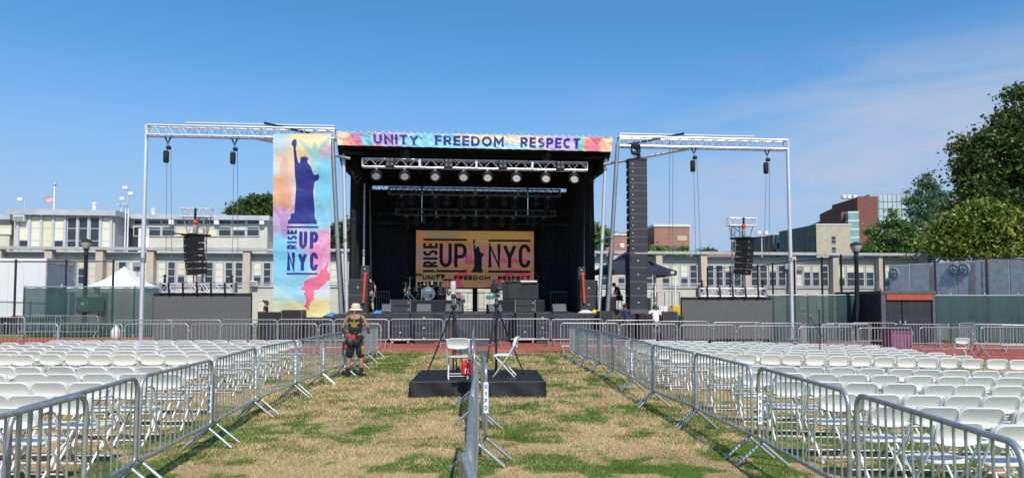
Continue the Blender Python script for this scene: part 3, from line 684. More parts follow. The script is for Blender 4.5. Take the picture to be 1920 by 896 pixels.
ptree('broadleaf_tree', 'yellow green tree overhanging the concrete wall on the right', 1830, 58, 372, .3, [(1832, 385, 14, 11), (1812, 396, 16, 12), (1850, 393, 18, 13), (1790, 412, 18, 13), (1876, 398, 20, 14), (1828, 412, 24, 14), (1772, 425, 18, 12), (1800, 432, 22, 13), (1862, 420, 26, 16), (1900, 412, 22, 16), (1842, 440, 28, 16), (1760, 448, 18, 11), (1785, 458, 24, 12), (1885, 440, 30, 18), (1925, 432, 26, 20), (1820, 464, 34, 12), (1870, 468, 36, 12), (1930, 465, 40, 16)], 15000, .38, gyl, 8, 'trees beyond the right wall', clump=.95)
ptree('plane_tree', 'huge dark green tree at the right edge of the picture', 1930, 66, 150, .6, [(1912, 172, 12, 14), (1930, 170, 26, 22), (1902, 212, 22, 20), (1812, 262, 16, 14), (1806, 330, 14, 16), (1818, 300, 20, 18), (1950, 230, 55, 40), (1838, 262, 24, 22), (1875, 255, 34, 30), (1920, 290, 50, 44), (1826, 300, 22, 26), (1860, 315, 46, 40), (1822, 348, 20, 22), (1850, 370, 46, 34), (1910, 360, 56, 50), (1835, 405, 34, 26), (1900, 420, 60, 40), (2000, 300, 70, 90), (1800, 385, 20, 18), (2010, 410, 70, 60)], 42000, .42, gd, 9, 'trees beyond the right wall', trunk_top=.8, clump=.95)

# ---------------------------------------------------------------- concrete wall, fences, shed, trailer, lamps, tents
cwall = mat('stained_concrete', (.55, .545, .53), .9, var=.26, vs=2.6, bump=.45, bs=12)
wa, wb = WP(1668, 560, 49), WP(2010, 560, 38.6); wl = V(wb.x - wa.x, wb.y - wa.y, 0)
t = thing('concrete_wall', 'tall bare grey concrete wall with round medallions on the right', 'wall', (wa.x, wa.y, 0), math.atan2(wl.y, wl.x))
n = 7; Lw = wl.length
for i in range(n): MB().cbox((Lw * (i + .5) / n, .2 + random.uniform(-.012, .012), 2.05), (Lw / n - .03, .4, 4.9), .02).build('panel', cwall, t)
rust = mat('rust_streak', (.42, .33, .25), .9, var=.3, vs=5)
for f0, w0 in ((.285, .22), (.52, .30), (.60, .22)): MB().grid(lambda u, v: (Lw * f0 + (u - .5) * w0 * (1.2 - .5 * v), -.018, .6 + 3.7 * v), 2, 6).build('rust_streak', rust, t, fix=False)
for px, py in ((1676, 513), (1789, 506.5), (1807, 505.5)):
    d = ray(px, py); k = (wa.x * wl.y - wa.y * wl.x) / (d.x * wl.y - d.y * wl.x); P = d * k; s_ = math.hypot(P.x - wa.x, P.y - wa.y); zc_ = HC + P.z
    o = MB().tube([(s_, -.05, zc_), (s_, .0, zc_)], .42, 20).build('medallion', mat('medallion_grey', (.36, .40, .42), .85, var=.35, vs=7), t)
    mb = MB()
    for q in range(6): a = q * math.pi / 3; mb.tube([(s_, -.075, zc_), (s_ + .13 * math.cos(a + .5), -.08, zc_ + .13 * math.sin(a + .5)), (s_ + .30 * math.cos(a), -.06, zc_ + .30 * math.sin(a))], [.03, .075, .02], 5)
    mb.tube([(s_ + .37 * math.cos(a), -.06, zc_ + .37 * math.sin(a)) for a in [j * math.pi / 10 for j in range(20)]], .03, 5, closed=True).build('relief', mat('medallion_relief', (.24, .28, .31), .85, var=.25, vs=7), o)
fence_b = mat('fence_black', (.03, .03, .032), .5, .2, var=.2); fence_g = mat('fence_galv', (.40, .42, .43), .5, .5, var=.15)
def mesh_wires(mb, L, z0, z1, pitch, r, y=0):
    h = z1 - z0; n = int((L + h) / pitch) + 1
    for sgn in (1, -1):
        for i in range(n):
            s0 = i * pitch - h
            a0 = max(0, -s0); a1 = min(h, L - s0)
            if a1 - a0 < .02: continue
            xs = (s0 + a0, s0 + a1)
            if sgn < 0: xs = (L - xs[0], L - xs[1])
            mb.tube([(xs[0], y, z0 + a0), (xs[1], y, z0 + a1)], r, 3, cap=False)
def green_mat():
    m = mat('green_windscreen', (.022, .062, .056), .75, var=.40, vs=1.3, bump=.5, bs=5)
    t_ = m.node_tree; b = t_.nodes['Principled BSDF']; tr = t_.nodes.new('ShaderNodeBsdfTransparent'); ms = t_.nodes.new('ShaderNodeMixShader'); ms.inputs[0].default_value = .16
    t_.links.new(b.outputs[0], ms.inputs[1]); t_.links.new(tr.outputs[0], ms.inputs[2]); t_.links.new(ms.outputs[0], t_.nodes['Material Output'].inputs['Surface']); return m
green = green_mat()
def fence(nm, lab, pts, z0, z1, m, pitch=.13, r=.006, pr=.055, screen=None, group=None, rails=(0, 1), sag=.0):
    """pts: ground points of the posts"""
    t = thing(nm, lab, 'fence', (pts[0].x, pts[0].y, float(gh(pts[0].x, pts[0].y))), 0, group); o = pts[0]
    for p in pts: MB().lathe([(pr, 0), (pr, z1 + .05), (pr * 1.25, z1 + .06), (pr * .5, z1 + .12)], (0, 0, 0), 8).build('post', m, t, (p.x - o.x, p.y - o.y, 0))
    rl = MB()
    for i in range(len(pts) - 1):
        a, b_ = pts[i] - o, pts[i + 1] - o; d = b_ - a; L = V(d.x, d.y, 0).length; ang = math.atan2(d.y, d.x)
        for q in rails: z = z0 + (z1 - z0) * q; rl.cyl((a.x, a.y, z), (b_.x, b_.y, z), .028, 6)
        mb = MB(); mesh_wires(mb, L, z0, z1, pitch, r); w_ = mb.build('wire_mesh', m, t, (a.x, a.y, 0), ang); stuff(w_)
        if screen:
            s0, s1 = screen; nn = int(L * 5)
            def fn(u, v, L=L, i=i):
                x = u * L; z = s0 + (s1 - s0) * v; nz = float(fbm(np.array(x * 1.1 + i * 9), np.array(z * .8 + x * .9), 8, 3)) - .5
                return (x, -.07 - .16 * nz * (1 - v * .6), z + (.06 * nz if v > .99 else 0) - (sag * math.sin(u * math.pi * 2.5) ** 2 * (v > .99)))
            MB().grid(fn, max(8, nn), 12).build('screen', green, t, (a.x, a.y, 0), ang, fix=False, ang=80)
    rl.build('rail', m, t); return t
P_ = lambda px, Z: WP(px, 640, Z)
fence('chain_link_fence', 'tall black chain link fence before the white trailer', [P_(-70, 35), P_(25, 35), P_(120, 35), P_(209, 35)], .1, 3.82, fence_b, .15, .0035)
fence('screened_fence', 'chain link fence with dark green windscreen below the white tent', [P_(43, 34.2), P_(113, 34.2), P_(183, 34.2), P_(250, 34.2), P_(300, 34.2)], .1, 2.5, fence_g, .2, .004, .035, (.12, 2.46), 'green screened fences', sag=.05)
fence('chain_link_fence', 'tall black chain link fence stepping back right of the right speakers', [P_(1328, 47), P_(1348, 45.8), P_(1371, 45), P_(1423, 43.4), P_(1451, 41.6), P_(1492, 38.7), P_(1544, 36.4), P_(1580, 34.6)], .1, 4.3, fence_b, .16, .004)
fence('chain_link_fence', 'tall black chain link fence before the concrete wall', [P_(1580, 34.6), P_(1661, 35.7), P_(1757, 35.9), P_(1854, 36.3), P_(1955, 36.8)], .1, 4.3, fence_b, .16, .004)
fence('screened_fence', 'green windscreen fence between the right screen and black shed', [P_(1440, 33.6), P_(1516, 33.6), P_(1640, 33.6)], .1, 2.32, fence_g, .2, .004, .035, (.1, 2.3), 'green screened fences', sag=.04)
fence('screened_fence', 'dark green slatted chain link fence right of the shed', [P_(1752, 33.9), P_(1785, 33.9), P_(1849, 33.9), P_(1912, 33.9), P_(1975, 33.9)], .1, 2.32, fence_g, .11, .005, .03, (.1, 2.28), 'green screened fences', rails=(.33, 1))
fence('chain_link_fence', 'long low chain link fence in front of the school windows', [P_(px, 47) for px in (200, 290, 380, 470, 560, 650)], .1, 3.1, fence_g, .3, .003, .03)
fence('chain_link_fence', 'chain link fence in front of the school, right of the tent', [P_(px, 46) for px in (1140, 1230, 1320)], .1, 3.1, fence_g, .3, .003, .03)
# parks sign
t = thing('park_sign', 'dark green sign with a round leaf emblem on the green screen', 'sign', WP(169, 571, 33.95), 0)
w_ = 52 / FPX * 33.95; h_ = 28 / FPX * 33.95
MB().cbox((0, 0, 0), (w_, .03, h_), .008).build('board', mat('sign_green', (.025, .06, .045), .6, var=.1), t)
em = MB().tube([(-w_ * .26 + .25 * math.cos(a), -.02, .04 + .25 * math.sin(a)) for a in [j * math.pi / 10 for j in range(20)]], .015, 4, closed=True)
em.prism([(-w_ * .26 + r_ * math.cos(R(a)), .04 + r_ * math.sin(R(a))) for a, r_ in ((90, .19), (65, .08), (30, .18), (0, .08), (-40, .15), (-75, .06), (-90, .18), (-105, .06), (-140, .15), (180, .08), (150, .18), (115, .08))], -.021, -.017)
em.build('leaf_emblem', mat('emblem_pale', (.10, .16, .14), .7), t)
# shed
t = thing('dugout_shed', 'black painted flat roofed shed with a red beam over its doors', 'shed', WP(1655, 640, 31.5).xy.to_3d() + V(0, 0, float(gh(17.5, 31.5))), R(3))
wS = 102 / FPX * 31.5; hS = quad_z(545, 31.5) - float(gh(17.5, 31.5)); sh = mat('shed_black', (.026, .027, .03), .7, var=.35, vs=3, bump=.3, bs=30)
sgr = mat('shed_grey_frame', (.085, .095, .10), .8, var=.25, vs=4)
MB().b2((.0, .1, 0), (wS, 4.0, hS - .14)).build('wall', sh, t); MB().b2((-.06, -.05, hS - .14), (wS + .06, 4.05, hS)).build('roof', sgr, t)
MB().b2((-.03, -.02, 0), (.18, .1, hS - .14)).build('corner_post', sgr, t); MB().b2((wS - .1, -.02, 0), (wS + .03, .1, hS - .14)).build('corner_post', sgr, t)
MB().b2((.2, -.06, hS - .42), (wS - .12, .09, hS - .16)).build('beam', mat('red_beam', (.38, .075, .05), .8, var=.3, vs=5), t)
for i, (x0, x1) in enumerate(((.22, .95), (.99, wS - .14))):
    o = MB().cbox(((x0 + x1) / 2, .05, (hS - .45) / 2), (x1 - x0, .05, hS - .47), .01).build('door', sh, t)
    MB().cbox((x0 + .1 if i else x1 - .1, .0, 1.05), (.08, .06, .16), .01).build('lock', fence_g, o)
# trailer
t = thing('box_trailer', 'white box trailer parked behind the tall fence at the left', 'trailer', WP(82, 640, 37).xy.to_3d(), R(2))
trw = mat('trailer_white', (.74, .74, .73), .5, var=.05, vs=2); zt = 4.2
MB().b2((-13, 0, 1.0), (0, 2.6, zt)).build('box', trw, t)
rb = MB()
for i in range(16): rb.b2((-.4 - i * .8, -.025, 1.2), (-.36 - i * .8, .0, zt - .2))
rb.b2((-13, -.03, zt - .18), (.02, -.0, zt - .02)).b2((-13, -.03, 1.0), (.02, 0, 1.16)).build('side_rib', metal_w, t)
MB().b2((.0, -.02, zt - .25), (.06, 2.6, zt + .02)).b2((.0, -.02, 1.0), (.06, .1, zt - .25)).b2((.0, 2.5, 1.0), (.06, 2.6, zt - .25)).build('door_frame', mat('trailer_rust', (.40, .36, .31), .7, var=.4, vs=6), t)
for k_ in range(2): MB().b2((.02, .12 + k_ * 1.2, 1.1), (.05, 1.28 + k_ * 1.2, zt - .28)).build('rear_door', mat('trailer_door_blue_sheen', (.22, .25, .31), .4, var=.3, vs=2), t)  # bluish reflection and weak light on the doors put into their colour
for x in (-1.6, -2.8): MB().tube([(x, .1, .5), (x, .4, .5)], .5, 16).build('wheel', black_p, t)
MB().b2((-13, .3, .75), (0, 2.3, .99)).build('chassis', black_p, t)
for x in (-1.7, -5, -9): MB().b2((x, -.045, 1.03), (x + .5, -.031, 1.12)).build('reflector', mat('reflector_red', (.55, .05, .04), .4), t)
# lamp posts
def lamp(px, Z, ytop, lab):
    p = WP(px, 640, Z); g0 = float(gh(p.x, p.y)); t = thing('lamp_post', lab, 'street lamp', (p.x, p.y, g0), 0, 'park lamp posts'); zt = quad_z(ytop, Z) - g0; k = Z / FPX
    MB().lathe([(.24, 0), (.24, .25), (.15, .5), (.115, .9), (.095, zt - 32 * k), (.13, zt - 30 * k), (.10, zt - 21 * k), (.19, zt - 19 * k)], (0, 0, 0), 10).build('pole', black_p, t)
    o = MB().lathe([(.13, zt - 19 * k), (.26, zt - 10 * k), (.27, zt - 7 * k)], (0, 0, 0), 12).build('lantern_glass', mat('lamp_glass', (.42, .40, .36), .25, var=.1, spec=.7), t)
    MB().lathe([(.29, zt - 7 * k), (.29, zt - 6 * k), (.22, zt - 3 * k), (.08, zt - .8 * k), (.03, zt)], (0, 0, 0), 12).build('cap', black_p, t)
lamp(157, 36, 447, 'black park lamp post beside the white tent on the left'); lamp(1609, 33, 453, 'black park lamp post left of the black shed')
# white pagoda tent
t = thing('pagoda_tent', 'white peaked pagoda tent behind the green screen', 'tent', WP(230, 640, 40).xy.to_3d(), R(4))
zp, ze, hw = quad_z(499, 40), quad_z(541, 40), 2.05
tw = mat('tent_white', (.80, .80, .80), .6, var=.02)
def roof_fn(u, v):
    a = u * 4; s_ = int(a) % 4; f_ = a - int(a); c = [(-1, -1), (1, -1), (1, 1), (-1, 1)]; p, q = c[s_], c[(s_ + 1) % 4]; r_ = v
    x = (p[0] + (q[0] - p[0]) * f_) * hw * r_; y = (p[1] + (q[1] - p[1]) * f_) * hw * r_; return (x, y, ze + (zp - ze) * ((1 - v) ** 2.1) + .03 * v)
MB().grid(roof_fn, 32, 10).build('canopy', tw, t, fix=False, ang=50)
MB().b2((-hw, -hw - .02, ze - .25), (hw, -hw, ze + .03)).b2((hw, -hw, ze - .25), (hw + .02, hw, ze + .03)).b2((-hw - .02, -hw, ze - .25), (-hw, hw, ze + .03)).build('valance', tw, t)
for a in (-1, 1):
    for b_ in (-1, 1): MB().cyl((a * hw * .97, b_ * hw * .97, 0), (a * hw * .97, b_ * hw * .97, ze - .26), .04, 8).build('leg', metal_w, t)
# white sandbag and scraps by the green screen
p = G(181, 638); o = MB().lathe([(.16, 0), (.21, .12), (.19, .4), (.10, .58), (.13, .66)], (0, 0, 0), 10).build('sack', mat('sack_white', (.66, .64, .6), .8, var=.12, bump=.3, bs=12), None, (p.x, p.y + 1.5, p.z)); tag(o, 'white sack standing at the foot of the green screen', 'sack')
# purple bin
p = WP(1682, 640, 27.6); g0 = float(gh(p.x, p.y)); t = thing('laundry_cart', 'faded purple wheeled cart piled with black cloth by the shed', 'cart', (p.x, p.y, g0), R(4)); k = 27.6 / FPX
pur = mat('purple_plastic', (.24, .09, .165), .6, var=.2, vs=5)
def tub(mb, w0, w1, d0, d1, z0, z1): mb.add([(-w0, -d0, z0), (w0, -d0, z0), (w0, d0, z0), (-w0, d0, z0), (-w1, -d1, z1), (w1, -d1, z1), (w1, d1, z1), (-w1, d1, z1)], [(0, 3, 2, 1), (4, 5, 6, 7), (0, 1, 5, 4), (1, 2, 6, 5), (2, 3, 7, 6), (3, 0, 4, 7)]); return mb
hw = 21 * k
tub(MB(), hw * .92, hw, .30, .34, .14, .78).build('tub', pur, t); tub(MB(), hw * 1.05, hw * 1.05, .37, .37, .76, .82).build('rim', pur, t)
rb = MB()
for i in range(7): x = -hw * .8 + i * hw * .27; rb.box((x, -.325, .46), (.03, .03, .6))
rb.build('rib', pur, t)
for a in (-1, 1):
    for b_ in (-1, 1): MB().tube([(a * hw * .75 - .02, b_ * .24, .07), (a * hw * .75 + .02, b_ * .24, .07)], .065, 10).build('caster', black_p, t)
cl = MB().grid(lambda u, v: ((u - .5) * 2 * hw * 1.1, (v - .5) * .72, .83 + .26 * math.sin(math.pi * u) ** .6 * math.sin(math.pi * v) * (.6 + .8 * float(fbm(np.array(u * 6.), np.array(v * 4.), 2, 3)))), 18, 10)
tag(cl.build('black_cloth', mat('black_cloth', (.02, .02, .022), .85, var=.3), None, (p.x, p.y, g0), R(4), fix=False), 'crumpled black cloth heaped on the purple cart', 'cloth')
# ---------------------------------------------------------------- mobile stage
def s3(px, py, v): u, z = ST.S(px, py, v); return V(u, v, z)
alu = mat('aluminium_truss', (.72, .73, .74), .38, .55, var=.08, vs=5)
alu_d = mat('dull_aluminium', (.30, .31, .32), .45, .6, var=.15, vs=4)
blk = mat('stage_black', (.012, .012, .013), .8, var=.3, vs=2)
vel = mat('black_velour', (.034, .034, .038), .95, var=.3, vs=3, spec=.15)
vinyl = mat('black_vinyl_skirt', (.045, .045, .049), .32, var=.3, vs=3, spec=.5)
deckm = mat('scuffed_deck', (.085, .085, .09), .55, var=.4, vs=1.4)
stg = thing('mobile_stage', 'big black roofed concert stage with silver posts', 'stage', ST.F(0, 0, 0), ST.A)
DZ = 1.32; UL, UR = -6.2, 6.25
MB().b2((-6.05, -1.0, DZ - .12), (6.1, 10.0, DZ)).build('deck', deckm, stg)
MB().b2((-8.6, -.6, DZ - .26), (-6.06, 5, DZ - .14)).build('wing_deck', deckm, stg); MB().b2((6.11, -.9, DZ - .2), (9.2, 5, DZ - .08)).build('wing_deck', deckm, stg)
def cloth(u0, u1, v, z0, z1, amp, fq, m, nm, par, seed=1, nv=10, diag=0., gather=0.):
    L = u1 - u0
    def fn(a, b_):
        u = u0 + L * a; z = z0 + (z1 - z0) * b_
        ph = u * fq + diag * z * 1.3; n_ = float(fbm(np.array(u * 1.3 + seed), np.array(z * .6 + seed), seed, 3)) - .5
        return (u, v + amp * (math.sin(ph + n_ * 5) * .6 + math.sin(ph * 1.73 + 1 + n_ * 7) * .4) * (1 - gather * b_) + amp * 1.6 * n_, z)
    return MB().grid(fn, max(12, int(L * 12)), nv).build(nm, m, par, fix=False, ang=80)
cloth(-6.05, 6.1, -1.06, .12, DZ - .005, .035, 2.6, vinyl, 'skirt', stg, 3, 12, .9)
cloth(-8.6, -6.08, -.66, .12, DZ - .14, .03, 3, vinyl, 'skirt', stg, 5, 8, .5); cloth(6.12, 9.2, -.96, .12, DZ - .08, .03, 3, vinyl, 'skirt', stg, 6, 8, .5)
# roof: sloping black canopy, its edge beams and braces
ZR0, ZR1 = 8.97, 8.60
def rz_(v): return ZR0 + (ZR1 - ZR0) * v / 9.2
MB().add([(UL, .12, ZR0), (UR, .12, ZR0), (UR, 9.2, ZR1), (UL, 9.2, ZR1), (UL, .12, 9.36), (UR, .12, 9.36), (UR, 9.2, 9.0), (UL, 9.2, 9.0)],
         [(0, 3, 2, 1), (4, 5, 6, 7), (0, 1, 5, 4), (1, 2, 6, 5), (2, 3, 7, 6), (3, 0, 4, 7)]).build('roof', blk, stg)
for k in range(9):
    v = .6 + k * 1.0; MB().b2((UL + .1, v, rz_(v) - .16), (UR - .1, v + .07, rz_(v) - .02)).build('rafter', blk, stg)
for e, u0 in ((-1, UL), (1, UR)):
    MB().prism([(.1, ZR0), (9.2, ZR1), (9.2, ZR1 - .25), (1.4, 8.05), (.35, 8.6)], u0 + e * -.02, u0 + e * -.32, 'yz').build('side_beam', blk, stg)
    p = u0 - e * .25
    MB().cyl((p - e * .0, .35, 8.55), (p - e * .9, .5, 7.6 + .9), .07, 8).build('brace', blk, stg)
for a, b_, r, m in (((644, 288, .6), (650, 584, .6), .085, alu), ((623, 262, -.25), (640, 588, -.25), .095, alu_d), ((1136, 292, .6), (1124, 584, .6), .085, alu), ((1158, 270, -.25), (1139, 590, -.25), .095, alu_d),
                    ((683, 345, 4), (681, 578, 4), .06, alu), ((693, 355, 7), (696, 578, 7), .06, alu_d), ((1086, 360, 7), (1082, 580, 7), .06, alu_d), ((1098, 345, 4), (1096, 580, 4), .06, alu)):
    A_, B_ = s3(*a), s3(*b_); mid = A_.lerp(B_, .55)
    o = MB().cyl(A_, B_, r, 12).build('post', m, stg); MB().cyl(mid - V(0, 0, .06), mid + V(0, 0, .06), r * 1.25, 12).build('collar', alu_d, o)
for px, e in ((634, 1), (1146, -1)):                     # cable bundles and hydraulic arms at the corners
    a = s3(px, 470, .9); b_ = s3(px + 8 * e, 586, .9); MB().cyl(a, b_, .13, 8).build('outrigger_arm', blk, stg)
    for q in range(3): a = s3(px + 20 * e + q * 3 * e, 310 + q * 5, .8); MB().tube([a, a + V(.18 * e, 0, -.4 - q * .1), a + V(.5 * e, .3, -.1)], .018, 5).build('cable', blk, stg)
for e, u0 in ((-1, -5.75), (1, 5.72)):
    def fn(a, b_, u0=u0, e=e): v = 1.6 + 7.4 * a; z = DZ + 7.2 * b_; return (u0 + .10 * math.sin(v * 5.2 + z * .1) + .05 * math.sin(v * 11), v, z)
    o = MB().grid(fn, 70, 6).build('side_drape', vel, None, ST.F(0, 0, 0), ST.A, fix=False, ang=80); tag(o, f'black side drape closing the {"left" if e < 0 else "right"} wing of the stage', 'curtain', 'black stage drapes')
uA, uB = s3(781, 500, 8.5).x, s3(1000, 500, 8.5).x
uo0, uo1 = s3(836, 560, 9).x, s3(947, 560, 9).x
for nm, a, b_, z0, z1, dg, lab in (('l', -5.8, uA + .25, DZ, 8.26, .55, 'black pleated backdrop curtain left of the lit screen'), ('r', uB - .25, 5.75, DZ, 8.26, -.55, 'black pleated backdrop curtain right of the lit screen'), ('c', uA + .27, uB - .27, 5.6, 8.25, 0, 'black curtain above the lit screen')):
    o = cloth(a, b_, 9.0, z0, z1, .09, 4.5, vel, 'backdrop_curtain', None, 7, 24, dg); o.location = ST.F(0, 0, 0); o.rotation_euler = (0, 0, ST.A); tag(o, lab, 'curtain', 'black stage drapes')
for a, b_, lab in ((uA + .27, uo0, 'black masking cloth under the lit screen, left half'), (uo1, uB - .27, 'black masking cloth under the lit screen, right half'), (s3(886, 560, 9).x, s3(895, 560, 9).x, 'narrow black upright under the middle of the lit screen')):
    o = cloth(a, b_, 9.02, DZ, 3.2, .04, 5, vel, 'masking_cloth', None, 9, 6); o.location = ST.F(0, 0, 0); o.rotation_euler = (0, 0, ST.A); tag(o, lab, 'curtain', 'black stage drapes')

# ---- header banner and tall banner, printed
def poly_mask(X, Y, P):
    m = np.zeros(X.shape, bool); n = len(P)
    for i in range(n):
        x0, y0 = P[i]; x1, y1 = P[(i + 1) % n]
        if y0 == y1: continue
        c = ((y0 > Y) != (y1 > Y)) & (X < (x1 - x0) * (Y - y0) / (y1 - y0) + x0); m ^= c
    return m
def lin(c): c = np.array(c) / 255.; return np.where(c <= .04045, c / 12.92, ((c + .055) / 1.055) ** 2.4)
class Canvas:
    def __init__(s, X, Y, base): s.X, s.Y = X, Y; s.c = np.zeros(X.shape + (3,)) + lin(base)
    def mix(s, col, m): m = np.clip(m, 0, 1)[..., None]; s.c = s.c * (1 - m) + lin(col) * m
    def blob(s, col, x, y, rx, ry, st=1., seed=0, rough=.5):
        n = fbm(s.X / rx * 1.6 + seed, s.Y / ry * 1.6 + seed, seed, 4) - .5
        d = ((s.X - x) / rx) ** 2 + ((s.Y - y) / ry) ** 2 + n * rough * 2; s.mix(col, st * sst(1.15, .55, d))
def figure(x, y, h, lean=0):                              # dancer with both arms up, as an outline
    P = [(-.05, 1), (-.10, .62), (-.12, .42), (-.42, .04), (-.36, .0), (-.07, .28), (-.07, .16), (0, .08), (.07, .16), (.07, .28), (.34, -.05), (.41, 0), (.13, .42), (.11, .62), (.16, 1)]
    return [(x + (a + lean * (1 - b)) * h, y + b * h) for a, b in P]
def skyline(x0, x1, yb, seed, hmax):
    r_ = random.Random(seed); P = [(x0, yb)]; x = x0
    while x < x1: w_ = r_.uniform(4, 12); h_ = r_.uniform(.2, 1) * hmax; P += [(x, yb - h_), (min(x1, x + w_), yb - h_)]; x += w_
    return P + [(x1, yb)]
prn = attr_mat('printed_vinyl', rough=.55, spec=.3)
def banner_mesh(nm, P00, P10, P01, P11, nu, nv, canvas, wave, m, parent, kc=1.):
    """corners: lower left, lower right, upper left, upper right"""
    nx, ny = nu + 1, nv + 1; a = np.linspace(0, 1, nx); b_ = np.linspace(0, 1, ny); A_, B_ = np.meshgrid(a, b_)
    q = [np.array(p) for p in (P00, P10, P01, P11)]
    co = (q[0][None, None] * ((1 - A_) * (1 - B_))[..., None] + q[1] * (A_ * (1 - B_))[..., None] + q[2] * ((1 - A_) * B_)[..., None] + q[3] * (A_ * B_)[..., None])
    co[..., 1] += wave(A_, B_)
    ii = (np.arange(ny - 1)[:, None] * nx + np.arange(nx - 1)[None]).reshape(-1)
    me = bpy.data.meshes.new(nm); fill_mesh(me, co.reshape(-1, 3), np.stack([ii, ii + 1, ii + nx + 1, ii + nx], -1)); set_col(me, canvas(A_, B_).reshape(-1, 3) * kc)
    me.polygons.foreach_set('use_smooth', [True] * len(me.polygons)); me.materials.append(m); return link(nm, me, parent)
def print_text(c, txt, x0, y1, W, H, t, col, cond=False, gap=.16, vert=False, al=1.):
    mb = MB(); text_mb(mb, txt, 0, 0, W, H, t, 0, cond, gap, vert); m = np.zeros(c.X.shape, bool)
    for f in mb.f:
        P = [(x0 + mb.v[i][0], y1 - mb.v[i][2]) for i in f]; xs = [p[0] for p in P]; ys = [p[1] for p in P]
        jj = np.where((c.X[0] >= min(xs)) & (c.X[0] <= max(xs)))[0]; ii_ = np.where((c.Y[:, 0] >= min(ys)) & (c.Y[:, 0] <= max(ys)))[0]
        if len(jj) and len(ii_): sl_ = (slice(ii_[0], ii_[-1] + 1), slice(jj[0], jj[-1] + 1)); m[sl_] |= poly_mask(c.X[sl_], c.Y[sl_], P)
    c.mix(col, m * al)
navy = mat('print_navy', (.030, .026, .17), .5, var=.12, vs=1)
def header_canvas(A_, B_):
    c = Canvas(A_ * 515, (1 - B_) * 27, (244, 222, 182)); bl = c.blob
    bl((236, 150, 170), 60, 16, 40, 22, .8, 1); bl((190, 150, 205), 45, 10, 22, 16, .9, 2); bl((120, 205, 215), 55, 16, 13, 16, .8, 3); bl((240, 130, 120), 28, 20, 18, 12, .6, 4)
    bl((196, 170, 220), 105, 12, 45, 22, .9, 5); bl((150, 215, 240), 180, 16, 70, 26, 1, 6); bl((165, 222, 242), 250, 22, 60, 12, .9, 7); bl((238, 226, 170), 275, 6, 60, 12, .8, 8)
    bl((175, 225, 238), 330, 20, 60, 12, .8, 9); bl((240, 220, 190), 350, 8, 50, 12, .7, 10); bl((205, 180, 225), 420, 16, 45, 20, .9, 11); bl((130, 200, 210), 452, 14, 10, 18, .85, 12)
    bl((238, 120, 140), 478, 14, 22, 18, .9, 13); bl((246, 150, 140), 466, 8, 14, 10, .6, 14); bl((245, 205, 160), 505, 14, 16, 18, .8, 15)
    c.mix((225, 90, 120), poly_mask(c.X, c.Y, figure(484, -2, 34)) * .55); c.mix((100, 200, 200), poly_mask(c.X, c.Y, figure(454, -2, 34)) * .6); c.mix((225, 110, 130), poly_mask(c.X, c.Y, figure(36, 0, 34)) * .45); c.mix((90, 195, 200), poly_mask(c.X, c.Y, figure(56, -2, 34)) * .55)
    for txt, x0, x1 in (('UNITY', 66, 148.5), ('FREEDOM', 179, 308), ('RESPECT', 339, 453)): print_text(c, txt, x0, 23.2, x1 - x0, 19.6, 4.7, (52, 50, 132), gap=.17)
    return c.c
vB = -.12
q = [s3(633, 272, vB), s3(1147, 284.5, vB), s3(631, 247, vB), s3(1149, 257.5, vB)]
hb = thing('header_banner', 'wide pastel banner reading UNITY FREEDOM RESPECT along the stage roof', 'banner', ST.F(0, 0, 0), ST.A)
banner_mesh('cloth', *q, 900, 52, header_canvas, lambda a, b_: .12 * (fbm(a * 42, b_ * 2.5 + a * 9, 4, 3) - .5) + .022 * np.sin(a * 190) * (1 - b_), prn, hb, .80)
lacing = MB()
for i in range(40): p = q[2].lerp(q[3], (i + .5) / 40); lacing.box(p + V(0, .0, .02), (.05, .05, .05))
lacing.build('lacing', mat('white_tie', (.7, .7, .7), .7), hb)
# tall banner on the left wing
vT = -.42
q = [s3(512, 596, vT), s3(618, 597, vT), s3(512, 251, vT), s3(621, 250, vT)]
STAT = [(125, 78), (133, 85), (135, 105), (130, 112), (133, 150), (139, 178), (146, 186), (149, 170), (146, 166), (152, 163), (158, 158), (165, 157), (173, 159), (180, 164), (183, 168), (180, 172), (180, 182), (195, 200), (206, 232), (214, 238), (222, 233), (233, 237), (229, 258), (212, 268), (207, 300), (208, 330), (212, 380), (213, 418), (216, 430), (224, 437), (224, 452), (97, 452), (97, 437), (107, 430), (109, 408), (124, 402), (128, 360), (130, 330), (131, 280), (127, 240), (123, 180), (120, 113), (112, 106), (113, 88)]
RAYS = [[(150, 168), (141, 160), (153, 164)], [(154, 164), (148, 152), (158, 160)], [(160, 160), (157, 147), (164, 158)], [(166, 158), (168, 145), (171, 159)], [(173, 160), (179, 149), (177, 163)], [(178, 163), (190, 155), (181, 167)], [(181, 168), (192, 164), (181, 172)]]
